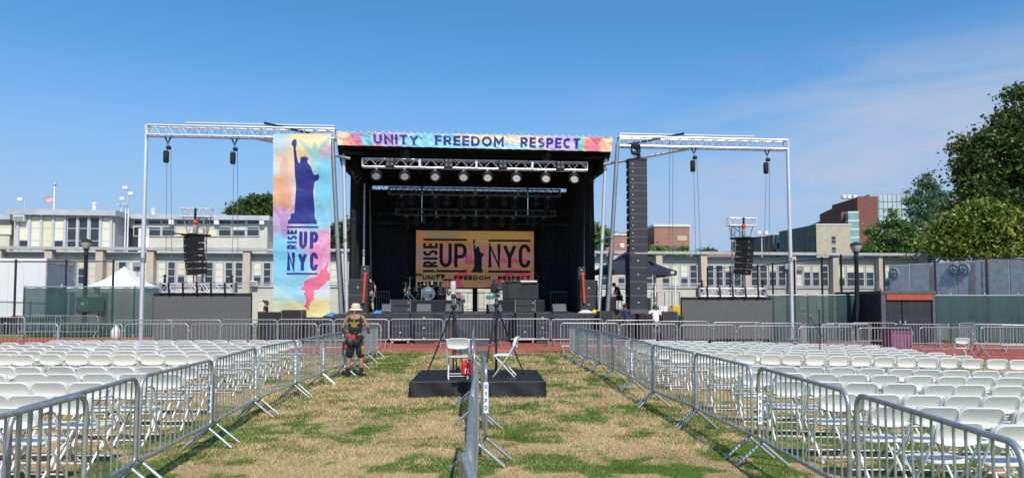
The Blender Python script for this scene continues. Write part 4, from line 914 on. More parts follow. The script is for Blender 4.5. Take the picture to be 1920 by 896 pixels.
def tall_canvas(A_, B_):
    c = Canvas(32 + A_ * 251, 55 + (1 - B_) * 805, (206, 216, 222)); bl = c.blob
    bl((246, 226, 170), 170, 90, 120, 50, .9, 1); bl((244, 200, 150), 110, 170, 80, 90, .7, 2); bl((240, 178, 130), 70, 320, 60, 90, .9, 3); bl((244, 170, 176), 262, 160, 40, 70, .8, 4)
    bl((240, 190, 175), 170, 260, 90, 90, .6, 5); bl((246, 220, 160), 150, 140, 60, 60, .6, 6); bl((170, 215, 232), 60, 90, 60, 60, .5, 7); bl((120, 200, 226), 262, 300, 50, 170, .95, 8)
    bl((196, 168, 206), 65, 450, 55, 90, .9, 9); bl((150, 208, 232), 230, 420, 80, 80, .8, 10); bl((130, 205, 236), 90, 620, 110, 150, .95, 11); bl((196, 176, 214), 190, 530, 60, 60, .6, 12)
    bl((236, 150, 190), 245, 560, 60, 90, .8, 13); bl((160, 215, 232), 120, 740, 110, 90, .8, 14); bl((236, 222, 160), 80, 840, 110, 60, .9, 15); bl((244, 226, 150), 230, 830, 80, 70, .95, 16); bl((190, 214, 190), 60, 780, 60, 50, .5, 17)
    T_ = [(60, 400), (62, 190), (70, 165), (78, 160), (78, 118), (80, 118), (80, 160), (92, 165), (97, 190), (103, 400)]
    c.mix((222, 160, 140), poly_mask(c.X, c.Y, T_) * .5); c.mix((226, 150, 120), poly_mask(c.X, c.Y, skyline(32, 135, 400, 3, 110)) * .4); c.mix((110, 180, 210), poly_mask(c.X, c.Y, skyline(215, 283, 440, 5, 80)) * .5)
    c.mix((96, 205, 205), poly_mask(c.X, c.Y, figure(212, 80, 170, .0)) * .62); c.mix((180, 130, 190), poly_mask(c.X, c.Y, figure(78, 365, 150, .02)) * .62); c.mix((236, 110, 160), poly_mask(c.X, c.Y, figure(232, 520, 170, -.05)) * .5)
    sp_ = [(275, 610), (262, 650), (232, 680), (190, 690), (165, 722), (152, 735), (178, 745), (176, 790), (168, 806), (184, 825), (196, 800), (214, 780), (206, 740), (232, 732), (262, 700), (280, 690)]
    n_ = 26 * (fbm(c.X / 26., c.Y / 26., 40, 3) - .5); m = poly_mask(c.X + n_, c.Y + n_, sp_); c.mix((240, 76, 120), m * .92); c.mix((244, 150, 170), poly_mask(c.X + n_ * .6 - 8, c.Y + n_ * .6 + 6, sp_) * .35)
    c.mix((40, 44, 130), poly_mask(c.X, c.Y, STAT) * 1.)
    for r_ in RAYS: c.mix((40, 44, 130), poly_mask(c.X, c.Y, r_) * 1.)
    NV = (44, 46, 132); c.mix(NV, ((c.X > 93) & (c.X < 231) & (c.Y > 461) & (c.Y < 469)) * 1.); c.mix(NV, ((c.X > 90) & (c.X < 229) & (c.Y > 664) & (c.Y < 672)) * 1.)
    print_text(c, 'UP', 146, 560, 84, 76, 15.5, NV, True, .17); print_text(c, 'NYC', 92, 655, 138, 80, 15.5, NV, True, .17); print_text(c, 'RISE', 136, 562, 84, 42, 9, NV, True, .17, True)
    return c.c
tb = thing('tall_banner', 'tall pastel hanging banner with navy torch statue and RISE UP NYC', 'banner', ST.F(0, 0, 0), ST.A)
banner_mesh('cloth', *q, 230, 700, tall_canvas, lambda a, b_: .05 * np.sin(a * 5 + b_ * 6) * (1 - b_) + .02 * np.sin(b_ * 46) + .07 * (fbm(a * 3 + b_ * 2, b_ * 16, 6, 3) - .5), prn, tb, .78)
# ---- lit screen at the back
vS = 8.3
q = [s3(779, 537.5, vS), s3(1001, 540.5, vS), s3(781, 431.5, vS), s3(1001, 434.5, vS)]
z0 = (q[0].z + q[1].z) / 2; z1 = (q[2].z + q[3].z) / 2; x0, x1 = (q[0].x + q[2].x) / 2, (q[1].x + q[3].x) / 2
lw = thing('led_screen', 'large lit video screen showing RISE UP NYC with a statue silhouette', 'screen', ST.F(0, 0, 0), ST.A)
def led_canvas(A_, B_):
    c = Canvas(75 + A_ * 1515, 90 + (1 - B_) * 715, (178, 128, 90)); bl = c.blob
    bl((190, 150, 84), 1100, 170, 500, 110, .8, 1); bl((150, 140, 104), 350, 130, 300, 70, .8, 2); bl((198, 128, 84), 110, 190, 120, 100, .8, 3); bl((186, 122, 130), 1000, 400, 600, 130, .8, 4); bl((176, 130, 140), 400, 420, 300, 120, .7, 5)
    bl((150, 128, 84), 300, 640, 320, 90, .9, 6); bl((160, 120, 84), 1100, 680, 500, 110, .7, 7); bl((150, 140, 130), 130, 400, 80, 130, .6, 8)
    n_ = 40 * (fbm(c.X / 60., c.Y / 60., 40, 3) - .5)
    c.mix((186, 50, 100), poly_mask(c.X, c.Y, skyline(700, 815, 510, 5, 150)) * .8); c.mix((190, 60, 100), poly_mask(c.X, c.Y, skyline(430, 560, 510, 8, 130)) * .6); c.mix((200, 64, 84), poly_mask(c.X, c.Y, [(1160, 490), (1170, 420), (1210, 420), (1215, 455), (1310, 455), (1320, 425), (1370, 425), (1370, 460), (1440, 460), (1460, 440), (1495, 440), (1500, 490)]) * .75)
    for P in ([(440, 810), (560, 640), (720, 560), (760, 600), (640, 720), (700, 810)], [(980, 810), (1130, 680), (1260, 570), (1430, 560), (1380, 640), (1200, 700), (1120, 810)], [(1400, 560), (1560, 640), (1540, 720), (1380, 640)]): c.mix((208, 60, 92), poly_mask(c.X + n_, c.Y + n_, P) * .75)
    c.c *= (.82 + .18 * (np.sin((1 - B_) * 2 * math.pi * 24) > -.3))[..., None]
    return c.c
banner_mesh('display', (x0, vS, z0), (x1, vS, z0), (x0, vS, z1), (x1, vS, z1), 200, 144, led_canvas, lambda a, b_: a * 0, attr_mat('led_display', rough=.5, emit=.34, spec=.2), lw)
MB().b2((x0 - .05, vS + .005, z0 - .06), (x1 + .05, vS + .16, z1 + .05)).build('cabinet', blk, lw); MB().b2((x0 - .3, vS + .02, z1 + .06), (x1 + .3, vS + .25, z1 + .5)).build('header_bar', blk, lw)
sc_ = (x1 - x0) / 1515; scz = (z1 - z0) / 718
def ll(x, y): return (x0 + (x - 75) * sc_, z0 + (810 - y) * scz)
inkl = mat('screen_black', (.012, .014, .016), .6, var=.1); yl = vS - .01; mb = MB()
for a0, b0_, a1, b1 in ((165, 220, 722, 193), (1000, 225, 1548, 198), (160, 617, 720, 590), (998, 620, 1543, 593)): a = ll(a0, b0_); b_ = ll(a1, b1); mb.add([(a[0], yl, a[1]), (b_[0], yl, a[1]), (b_[0], yl, b_[1]), (a[0], yl, b_[1])], [(0, 1, 2, 3)])
a = ll(372, 556); text_mb(mb, 'UP', a[0], a[1], 350 * sc_, 304 * scz, 44 * sc_, yl, True, gap=.1)
a = ll(998, 558); text_mb(mb, 'NYC', a[0], a[1], 548 * sc_, 302 * scz, 44 * sc_, yl, True, gap=.1)
a = ll(350, 556); text_mb(mb, 'RISE', a[0], a[1], 306 * scz, 185 * sc_, 32 * sc_, yl, True, vert=True, gap=.14)
for txt, a0, a1, yb in (('UNITY', 160, 445, 712), ('FREEDOM', 563, 1027, 714), ('RESPECT', 1122, 1540, 716)): a = ll(a0, yb); text_mb(mb, txt, a[0], a[1], (a1 - a0) * sc_, 54 * scz, 17 * sc_, yl, gap=.13)
S2 = [(815, 200), (830, 210), (828, 238), (820, 245), (826, 290), (835, 312), (843, 318), (846, 300), (838, 293), (850, 296), (858, 288), (870, 290), (884, 284), (880, 297), (884, 320), (892, 345), (915, 380), (925, 373), (944, 378), (940, 400), (920, 420), (914, 455), (918, 500), (914, 540), (916, 568), (923, 590), (932, 604), (932, 618), (775, 618), (775, 605), (795, 590), (800, 572), (818, 552), (818, 500), (815, 460), (820, 420), (815, 370), (808, 330), (808, 290), (806, 245), (798, 235), (802, 215)]
mb.prism([ll(x, y) for x, y in S2], yl - .006, yl - .001); mb.build('lettering', inkl, lw, smooth=False, fix=False)

# ---- lighting trusses and lamps under the roof
def light_truss(px0, px1, y0, y1, v, w_, cells, m, lab, nm='lighting_truss'):
    a, b_ = s3(px0, y0, v), s3(px1, y1, v); z = (a.z + b_.z) / 2; cx = (a.x + b_.x) / 2
    t = sthing(nm, lab, 'truss', cx, v, z, 'lighting trusses under the roof'); truss(t, (a.x - cx, 0, 0), (b_.x - cx, 0, 0), w_, cells, m, .026, .014)
    for k in range(1, 4): x = (a.x - cx) + (b_.x - a.x) * k / 4; MB().box((x, -w_ / 2, 0), (.09, .07, w_)).build('coupler', m, t)
    for u in (-.3, .3):
        x = (b_.x - a.x) * u; MB().cyl((x, 0, w_ / 2), (x, 0, rz_(v) - z), .015, 5).build('hanger', blk, t)
    return z
zt1 = light_truss(680, 1100, 305, 314, .55, .36, 15, alu, 'bright silver truss under the roof front with round lamps')
zt2 = light_truss(729, 1050, 358.5, 362, 5.6, .36, 14, alu_d, 'middle silver truss under the roof against the light strip')
zt3 = light_truss(742, 1040, 396, 402, 7.4, .34, 13, alu_d, 'short grey truss hanging above the lit screen')
zt4 = light_truss(697, 1083, 409, 414.5, 8.2, .52, 9, mat('black_truss', (.10, .10, .105), .5, .3), 'wide dark truss directly above the lit screen')
light_truss(690, 1086, 353, 356, 9.1, .30, 30, mat('black_truss', (.10, .10, .105), .5, .3), 'dark lattice truss at the rear edge of the roof')
lampm = mat('lamp_housing', (.020, .020, .022), .4, var=.2); cellm = mat('lamp_lens', (.10, .10, .10), .4, spec=.3, var=.1); rim = mat('lamp_rim', (.09, .09, .095), .35)
def wash(u, v, z, lab, grp, tilt=-18, k=1., lit=True):
    t = sthing('wash_light', lab, 'stage light', u, v, z, grp); M = Matrix.Rotation(R(tilt), 3, 'X')
    MB().cyl((0, 0, 0), (0, 0, .12), .03, 6).box((0, 0, .10), (.12, .06, .09)).build('clamp', alu_d, t)
    MB().cbox((0, 0, -.05), (.34 * k, .22, .10), .02).build('base', lampm, t)
    MB().cbox((-.20 * k, 0, -.24), (.045, .16, .32), .012).cbox((.20 * k, 0, -.24), (.045, .16, .32), .012).build('yoke', lampm, t)
    c = V(0, 0, -.32); hm = MB()
    for i, (r_, y) in enumerate(((.10, .16), (.165, .08), (.175, -.10), (.165, -.13))):
        pass
    Mr = M @ Matrix.Rotation(R(90), 3, 'X')
    o = hm.lathe([(.09 * k, -.16), (.165 * k, -.06), (.175 * k, .10), (.165 * k, .13)], c, 18, Mr).build('head', lampm, t)
    ce = MB(); pts = [(0, 0)] + [(.065 * math.cos(a), .065 * math.sin(a)) for a in [i * math.pi / 3 for i in range(6)]] + [(.128 * math.cos(a), .128 * math.sin(a)) for a in [i * math.pi / 6 for i in range(12)]]
    for x, y in pts: ce.lathe([(.021, .125), (.017, .14)], c + Mr @ V(x * k, y * k, 0), 6, Mr)
    ce.build('lens_cluster', cellm if lit else rim, o)
def spot(u, v, z, lab, grp, up=False, yaw=0):
    t = sthing('moving_spotlight', lab, 'stage light', u, v, z, grp, yaw); s_ = -1 if up else 1
    MB().box((0, 0, .06 * s_), (.14, .07, .12)).build('clamp', alu_d, t)
    MB().cbox((0, 0, -.07 * s_), (.36, .26, .12), .02).build('base', lampm, t)
    MB().cbox((-.19, 0, -.30 * s_), (.06, .18, .40), .02).cbox((.19, 0, -.30 * s_), (.06, .18, .40), .02).build('yoke', lampm, t)
    Mr = Matrix.Rotation(R(35 if not up else 120), 3, 'X'); c = V(0, 0, -.40 * s_)
    o = MB().lathe([(.10, -.26), (.15, -.18), (.15, .1), (.12, .26), (.13, .30)], c, 14, Mr).build('head', lampm, t)
    MB().lathe([(.105, -.262), (.10, -.275)], c, 14, Mr).build('lens', cellm if up else rim, o)
SO = ('first', 'second', 'third', 'fourth', 'fifth', 'sixth', 'seventh', 'eighth', 'ninth')
for i, px in enumerate((706, 759, 816, 869, 914, 968, 1023, 1076)): wash(s3(px, 325, .55).x, .55, zt1 - .33, f'round wash lamp under the front truss, {SO[i]} from the left', 'wash lamps on the front truss', k=1.05)
for i, px in enumerate((731, 841, 943, 1051)):
    t = sthing('blinder_light', f'square four lens blinder on the front truss, {SO[i]} from the left', 'stage light', s3(px, 306, .3).x, .3, zt1, 'blinders on the front truss')
    MB().cbox((0, 0, .0), (.40, .12, .42), .03).build('housing', lampm, t)
    for a in (-.095, .095):
        for b_ in (-.1, .1): MB().lathe([(.075, .0), (.07, .02), (.04, .028)], (a, -.06, b_), 14, Matrix.Rotation(R(90), 3, 'X')).build('lens', cellm, t)
for i, px in enumerate((760, 1023)): spot(s3(px, 290, .55).x, .55, zt1 + .22, f'black moving spotlight standing on top of the front truss, {"left" if i == 0 else "right"}', 'spotlights on top of the front truss', True, R(20))
for i, px in enumerate((753, 816, 865, 914, 966, 1028)): spot(s3(px, 372, 5.6).x, 5.6, zt2 - .3, f'black moving spotlight under the middle truss, {SO[i]} from the left', 'spotlights on the middle truss')
for i, px in enumerate((771, 838, 888, 945, 1005)): wash(s3(px, 372, 5.6).x, 5.6, zt2 - .3, f'dark round lamp under the middle truss, {SO[i]} from the left', 'lamps on the middle truss', -10, .9, False)
for i, px in enumerate((762, 820, 870, 913, 962, 1019)): spot(s3(px, 412, 7.4).x, 7.4, zt3 - .28, f'black moving spotlight under the short truss, {SO[i]} from the left', 'spotlights on the short truss')
for i, px in enumerate((780, 842, 891, 941, 1001)): wash(s3(px, 412, 7.4).x, 7.4, zt3 - .28, f'dark round lamp under the short truss, {SO[i]} from the left', 'lamps on the short truss', -10, .9, False)

# ---- goalpost trusses of the two wings, with hoists
def goalpost(px_out, px_in, yo, yi, poleb, lab, e):
    a, b_ = s3(px_out, yo, 0), s3(px_in, yi, 0); z = (a.z + b_.z) / 2
    t = sthing('truss_goalpost', lab, 'truss', a.x, 0, 0, 'wing goalposts of the stage'); L = b_.x - a.x
    truss(t, (e * .0, 0, z), (L, 0, z), .42, 14, alu, .040, .018)
    pb = s3(*poleb, 0)
    o = MB().cyl((-e * .1, 0, z + .26), (pb.x - a.x - e * .1, 0, .12), .088, 14).build('pole', alu, t)
    zc_ = s3(poleb[0], 487, 0).z; MB().cyl((-e * .1, 0, zc_ - .1), (-e * .1, 0, zc_ + .1), .115, 14).build('collar', alu_d, o); MB().b2((-e * .1 - .35, -.35, .11), (-e * .1 + .35, .35, .14)).build('base_plate', alu_d, o)
    MB().cyl((L * .20, -.1, z + .36), (L * 1.0, -.1, z + .36), .045, 8).build('top_pipe', alu, t)
    for f in (.25, .6, .82): MB().box((L * f, -.1, z + .29), (.08, .08, .16)).build('pipe_bracket', alu_d, t)
    MB().tube([(L * .62, -.15, z + .42), (L * .80, -.18, z + .1), (L * .99, -.1, z - .22 * 1)], .05, 7).build('outrigger_arm', blk, t)
    MB().cyl((L * .55, .25, z - .16), (L * 1.08, .3, z - 1.0), .06, 4).build('diagonal_beam', alu, t)
    return t, z
goalpost(279, 628, 246, 252, (269, 620), 'left silver truss goalpost reaching out beside the stage', 1)
goalpost(1473, 1160, 273, 266, (1482, 628), 'right silver truss goalpost reaching out beside the stage', -1)
chn = mat('hoist_chain', (.22, .22, .23), .5, .6)
def hoist(px, py, pb, yb, lab, v=0.):
    a = s3(px, py, v); t = sthing('chain_hoist', lab, 'hoist', a.x, v, a.z, 'chain hoists on the wing trusses'); e = s3(pb, yb, v)
    MB().tube([(-.12, 0, 0), (0, 0, -.28), (.12, 0, 0)], .04, 6).build('sling', blk, t); MB().tube([(.04 * math.cos(q_), 0, -.34 + .06 * math.sin(q_)) for q_ in [i * math.pi / 4 for i in range(8)]], .016, 5, closed=True).build('hook', alu_d, t)
    MB().cbox((.04, 0, -.47), (.2, .16, .16), .04).build('motor', lampm, t)
    MB().lathe([(.10, -1.12), (.115, -1.08), (.12, -.66), (.09, -.60)], (-.06, 0, 0), 12).build('chain_bag', blk, t)
    for d in (-.03, .13): MB().cyl((d, 0, -.5), (e.x - a.x + d * 1.6, 0, e.z - a.z), .011, 4).build('chain', chn, t)
hoist(315, 257, 313, 534, 'black chain hoist on the left wing truss, outer'); hoist(440, 260, 437, 532, 'black chain hoist on the left wing truss, next to the tall banner')
hoist(1301, 277, 1308, 543, 'black chain hoist on the right wing truss, inner'); hoist(1438, 281, 1433, 541, 'black chain hoist on the right wing truss, near the pole')
for px in (1256, 1262): a = s3(px, 250, 0); e = s3(px - 2, 590, 0); tag(MB().cyl((0, 0, 0), (e.x - a.x, 0, e.z - a.z), .010, 4).build('hanging_cable', chn, None, ST.F(a.x, 0, a.z), ST.A), f'thin cable hanging from the right wing truss, {"left" if px < 1260 else "right"} strand', 'cable')
# ---------------------------------------------------------------- folding chairs
cw = mat('chair_white_resin', (.74, .735, .695), .42, each=.07, var=.06, vs=3, spec=.45)
cwf = mat('chair_white_frame', (.70, .70, .67), .4, var=.05, vs=6)
def chair_meshes():
    tilt = .26
    def Y(z): return -.155 - (z - .44) * tilt             # plane of the back
    def outl(kx, zt, zb, bulge, rt, n=7):
        P = []
        for i in range(n + 1): a = R(90 * i / n); P.append((kx - rt + rt * math.sin(a), zt - rt * .8 + rt * .8 * math.cos(a)))
        P.append((kx, (zt + zb) / 2)); P.append((kx * .985, zb + .012))
        for i in range(1, 8): q = i / 8; x = kx * .985 * (1 - 2 * q); P.append((x, zb - bulge * (1 - (x / kx) ** 2)))
        P.append((-kx * .985, zb + .012)); P.append((-kx, (zt + zb) / 2))
        for i in range(n + 1): a = R(90 * (n - i) / n); P.append((-(kx - rt + rt * math.sin(a)), zt - rt * .8 + rt * .8 * math.cos(a)))
        return P
    O = outl(.212, .80, .615, .028, .085)
    Lz = []
    for x, z in O:                                        # lens-shaped recess of the moulded back
        xl = x * .89; lim = .716 - .080 * (x / .212) ** 2; lo = .606 - .020 * (1 - (x / .212) ** 2) + .02 * abs(x / .212)
        Lz.append((xl, max(lo, min(lim, z - .03 if z > .7 else z))))
    Rz = [(x * .955, z - .011 * max(0, min(1, (z - .68) / .05)) + .006 * (z < .66)) for x, z in O]
    n = len(O); mb = MB()
    cv = lambda x: -.028 * (1 - (x / .215) ** 2) + .0     # curved to the sitter's back
    def P3(x, z, d): return (x, Y(z) + d + cv(x), z)
    rear = [P3(x, z, -.026) for x, z in O]; rimr = [P3(x, z, -.030) for x, z in Rz]; lens = [P3(x, z, .018) for x, z in Lz]; fr = [P3(x, z, .026) for x, z in O]
    mb.add(rear + rimr + lens + fr, [(k * n + i, k * n + (i + 1) % n, (k + 1) * n + (i + 1) % n, (k + 1) * n + i) for k in (0, 1) for i in range(n)] + [tuple(range(2 * n, 3 * n))] +
           [(i, 3 * n + i, 3 * n + (i + 1) % n, (i + 1) % n) for i in range(n)] + [tuple(range(3 * n, 4 * n))])
    back = mb.mesh('backrest', cw, ang=28)
    mb = MB()
    def so(k, z):
        P = []
        for i in range(28):
            a = 2 * math.pi * i / 28; c, s_ = math.cos(a), math.sin(a); e = .42
            x = .205 * k * math.copysign(abs(c) ** e, c); y = .03 + .19 * k * math.copysign(abs(s_) ** e, s_)
            P.append((x * (1 - .05 * (y < 0)), y, z - .012 * ((y - .03) / .19) ** 2 * (y > .03)))
        return P
    A = so(.94, .452); B = so(1, .446); C = so(1, .428); D = so(.9, .422); m = 28
    inner = so(.6, .444)
    mb.add(inner + A + B + C + D, [tuple(range(m))] + [(k * m + i, k * m + (i + 1) % m, (k + 1) * m + (i + 1) % m, (k + 1) * m + i) for k in range(4) for i in range(m)] + [tuple(reversed(range(4 * m, 5 * m)))])
    seat = mb.mesh('seat', cw, ang=40)
    mb = MB(); r = .0125
    for e in (-1, 1):                                     # front legs run up into the back
        mb.tube([(e * .214, Y(.775), .775), (e * .214, Y(.62), .62), (e * .214, -.10, .43), (e * .207, .20, .02), (e * .19, .215, .008)], [r * .8, r, r, r, r * .8], 6)
    mb.cyl((-.20, .155, .085), (.20, .155, .085), .008, 5); mb.cyl((-.212, -.085, .41), (.212, -.085, .41), .008, 5)
    mb.cyl((-.212, Y(.612), .612), (.212, Y(.612), .612), .007, 5)
    ff = mb.mesh('front_frame', cwf, ang=50)
    mb = MB()
    for e in (-1, 1):
        mb.tube([(e * .188, .175, .42), (e * .186, .06, .30), (e * .184, -.20, .03), (e * .17, -.212, .010)], r, 6)
        mb.box((e * .2, .17, .425), (.03, .05, .03))
    mb.cyl((-.185, -.165, .07), (.185, -.165, .07), .008, 5); mb.cyl((-.188, .165, .405), (.188, .165, .405), .008, 5)
    rf = mb.mesh('rear_frame', cwf, ang=50)
    return seat, back, ff, rf
CH = chair_meshes()
def chair(x, y, rz, label, group, z=None, lean=0):
    t_ = thing('folding_chair', label, 'chair', (x, y, float(gh(x, y)) + .006 if z is None else z), rz, group)
    for nme, m_ in zip(('seat', 'backrest', 'front_frame', 'rear_frame'), CH): link(nme, m_, t_)
    return t_
# ---------------------------------------------------------------- side screens, speakers and stage gear
cab = mat('speaker_cabinet', (.030, .031, .033), .55, var=.2, vs=8, bump=.15, bs=160); grl = mat('speaker_grille', (.036, .038, .043), .6, .2, var=.2, vs=30, bump=.3, bs=300); trim = mat('speaker_trim', (.16, .165, .17), .5, .3)
cabd = mat('dark_speaker_cabinet', (.010, .010, .011), .7, var=.2); badge = mat('badge_white', (.7, .7, .7), .4)
ledg = mat('grey_led_panel', (.105, .108, .106), .75, var=.03, vs=.6, spec=.25)
def gz(t): return float(gh(t.location.x, t.location.y))
def side_screen(x0, x1, yt0, yt1, tx0, tx1, ty, side):
    v = -.3; a, b_ = s3(x0, yt0, v), s3(x1, yt1, v); z = (a.z + b_.z) / 2; cx = (a.x + b_.x) / 2; W = b_.x - a.x
    t = sthing('led_wall', f'wide plain grey video wall standing on the {side} of the stage', 'screen', cx, v, 0, 'grey side video walls')
    n = 6; zb = .15
    for i in range(n):
        for j in range(3): MB().b2((-W / 2 + W * i / n + .001, -.02 + .0008 * ((i * 7 + j * 3) % 3), zb + (z - .12 - zb) * j / 3 + .001), (-W / 2 + W * (i + 1) / n - .001, .07, zb + (z - .12 - zb) * (j + 1) / 3 - .001)).build('panel', ledg, t)
    MB().b2((-W / 2 - .02, -.03, z - .12), (W / 2 + .02, .12, z)).build('top_bar', cabd, t); MB().b2((-W / 2 - .015, .075, 0), (W / 2 + .015, .14, z - .13)).build('backing', cabd, t)
    for u in (-.35, 0, .35): MB().tube([(W * u, .2, 0), (W * u, .2, z - .2)], .03, 6).tube([(W * u, .2, z - .3), (W * u, 1.2, .03)], .025, 6).build('stand', alu_d, t)
    ta, tb_ = s3(tx0, ty, v), s3(tx1, ty, v); tz = z + .22; tcx = (ta.x + tb_.x) / 2; L = tb_.x - ta.x
    t = sthing('ground_truss', f'silver truss lying along the top of the {side} grey video wall', 'truss', tcx, v + .05, tz, 'trusses on the grey video walls')
    truss(t, (-L / 2, 0, 0), (L / 2, 0, 0), .34, 6, alu, .030, .018)
    for e in (-1, 1): MB().box((e * L / 2, 0, 0), (.10, .40, .40)).build('end_plate', alu_d, t)
    for i in range(5): x = -L / 2 + L * (i + .6) / 5.2; MB().tube([(x, -.2, -.22), (x - .03, -.2, .2), (x, .2, .22)], .045, 5).build('strap', cabd, t)
    for e in (-1, 1): MB().tube([(e * L * .46, -.1, .0), (e * L * .46, -.1, .42)], .05, 6).ball((e * L * .46, -.1, .5), .07).build('shackle', cabd, t)
side_screen(289.5, 471, 550, 549, 304, 440, 540, 'left'); side_screen(1278, 1445, 558, 556, 1310, 1434, 549, 'right')
def array_box(par, z, y, w, d, h, tilt=0, front=grl, body=cab, split=True, taper=.72):
    M = Matrix.Translation((0, y, z)) @ Matrix.Rotation(tilt, 4, 'X')
    P = [(-d / 2, -h / 2), (-d / 2, h / 2), (d / 2, h / 2 * taper), (d / 2, -h / 2 * taper)]
    mb = MB().prism(P, -w / 2, w / 2, 'yz'); mb.v = [tuple(M @ V(*p)) for p in mb.v]; o = mb.build('cabinet', body, par)
    mb = MB()
    for s0, s1 in (((-w / 2 + .02, -.03), (.03, w / 2 - .02)) if split else ((-w / 2 + .02, w / 2 - .02),)): mb.b2((s0, -d / 2 - .012, -h / 2 + .02), (s1, -d / 2 - .001, h / 2 - .02)); mb.v[-8:] = [tuple(M @ V(*p)) for p in mb.v[-8:]]; mb.build('grille', front, o); mb = MB()
    mb.b2((-w / 2 + .12, -d / 2 - .018, -.015), (-w / 2 + .17, -d / 2 - .012, .015)); mb.v = [tuple(M @ V(*p)) for p in mb.v]; mb.build('badge', badge, o)
    return o
def tower(px, pbar0, pbar1, ybar, ytop0, ytop1, yaw, side, xa, ya0, ya1):
    v = 1.2; a = s3(px, 540, v); t = sthing('speaker_tower', f'silver lattice tower with a box truss head behind the {side} grey video wall', 'truss tower', a.x, v, 0, 'speaker towers'); zt = s3(px, ytop0, v).z; zb = s3(px, ytop1, v).z
    truss(t, (0, 0, .1), (0, 0, zb), .40, 14, alu_d, .024, .012, V(0, 1, 0)); b0, b1 = s3(pbar0, ytop0, v).x - a.x, s3(pbar1, ytop0, v).x - a.x
    truss(t, (b0, -.15, (zt + zb) / 2), (b1, -.15, (zt + zb) / 2), zt - zb, 5, alu, .022, .012, h=zt - zb)
    for e in (b0 * .9, b1 * .9): MB().cyl((e, -.15, zb), (e * .55, -.1, zb - 1.2), .025, 6).build('strut', alu_d, t)
    MB().b2((-.9, -.6, 0), (.9, .6, .1)).build('base', alu_d, t)
    va = -.1; c = s3(xa, (ya0 + ya1) / 2, va); z1, z0 = s3(xa, ya0, va).z, s3(xa, ya1, va).z
    t2 = sthing('line_array', f'black six box speaker array hung over the {side} grey video wall, turned outwards', 'speaker', c.x, va, 0, 'hung speaker arrays', yaw); n = 6; h = (z1 - z0) / n
    for i in range(n): array_box(t2, z1 - h * (i + .5), .006 * i * i, .72, .55, h * .995, R(1.0 * i), cabd, cabd, False, .74)
    MB().b2((-.4, -.35, z1 + .02), (.4, .55, z1 + .09)).b2((-.04, -.9, z1 + .03), (.04, -.34, z1 + .08)).build('flying_frame', cabd, t2)
    t3 = sthing('chain_hoist', f'red hooked chain hoist above the {side} hung array', 'hoist', c.x, va, z1, 'array hoists'); MB().cyl((0, .1, .1), (0, .1, zt - z1 - .1), .05, 8).build('chain_bag', blk, t3); MB().ball((0, .1, .62), (.11, .1, .12)).tube([(-.1, .1, .66), (0, .05, .5), (.1, .1, .66)], .03, 6).build('hook', mat('hook_red', (.55, .06, .03), .5), t3)
    MB().lathe([(.06, .12), (.10, .2), (.09, .5)], (0, .1, 0), 8).build('sleeve', mat('canvas_grey', (.3, .3, .29), .8), t3)
tower(374, 343, 400, 440, 393, 408, R(-42), 'left', 363, 443, 515); tower(1384, 1363, 1412, 442, 410, 424, R(42), 'right', 1397, 449, 515)
# tall main array on the right, and its ground stack
va = -.2; c = s3(1194, 390, va); z1, z0 = s3(1194, 303, va).z, s3(1194, 474, va).z; h = (z1 - z0) / 12
t = sthing('line_array', 'tall straight black speaker column of twelve boxes right of the stage', 'speaker', c.x, va, 0)
for i in range(12):
    o = array_box(t, z1 - h * (i + .5), 0, .82, .55, h * .95, 0, grl, cab, True, .8); MB().b2((-.41, -.283, z1 - h * (i + 1) - .004), (.41, -.2, z1 - h * (i + 1) + .018)).build('rigging_edge', trim, o)
MB().b2((-.42, -.3, z1 + .01), (.42, .4, z1 + .08)).build('flying_frame', cabd, t); MB().cyl((.05, 0, z1 + .08), (.05, 0, z1 + .5), .05, 6).cbox((.08, 0, z1 + .26), (.2, .2, .2), .03).build('hoist_motor', cabd, t)
spot(s3(1194, 297, -.25).x - .05, -.25, z1 + .30, 'spotlight perched above the tall speaker column', 'spotlights on top of the front truss', True)
def sub(u, v, z, w, d, h, lab, grp='black subwoofers', rz=0, n=1, m=None, front=None):
    t = sthing('subwoofer', lab, 'speaker', u, v, z, grp, rz); MB().cbox((0, d / 2, h / 2), (w, d, h - .008), .012).build('cabinet', m or cab, t)
    MB().b2((-w / 2 + .025, -.012, .03), (w / 2 - .025, .001, h - .03)).build('grille', front or grl, t)
    mb = MB(); mb.b2((-w / 2 + .012, -.006, h - .026), (w / 2 - .012, .0, h - .008)).b2((-w / 2 + .012, -.006, .008), (w / 2 - .012, .0, .026)); stuff(mb.build('edge_trim', trim, t)); MB().b2((-.04, -.02, h * .5 - .02), (.02, -.012, h * .5 + .02)).build('badge', badge, t)
    for e in (-1, 1): MB().b2((e * (w / 2 - .02) - .03, .3 * d, h * .6), (e * (w / 2 - .0) + .004 * e, .5 * d, h * .72)).build('handle', cabd, t)
    return t
zs = s3(1193, 580, va).z; hs = (s3(1193, 476, va).z - zs) / 4
for i in range(4): sub(c.x - .02, -.45, zs + hs * i, .80, .8, hs, f'black subwoofer in the stack under the tall speaker column, {SO[i]} from the bottom', 'stack under the speaker column')
tag(MB().b2((-.9, -.1, -.22), (.9, 1.1, -.005)).build('stack_platform', deckm, None, ST.F(c.x, -.45, zs), ST.A), 'low dark platform carrying the right subwoofer stack', 'platform')
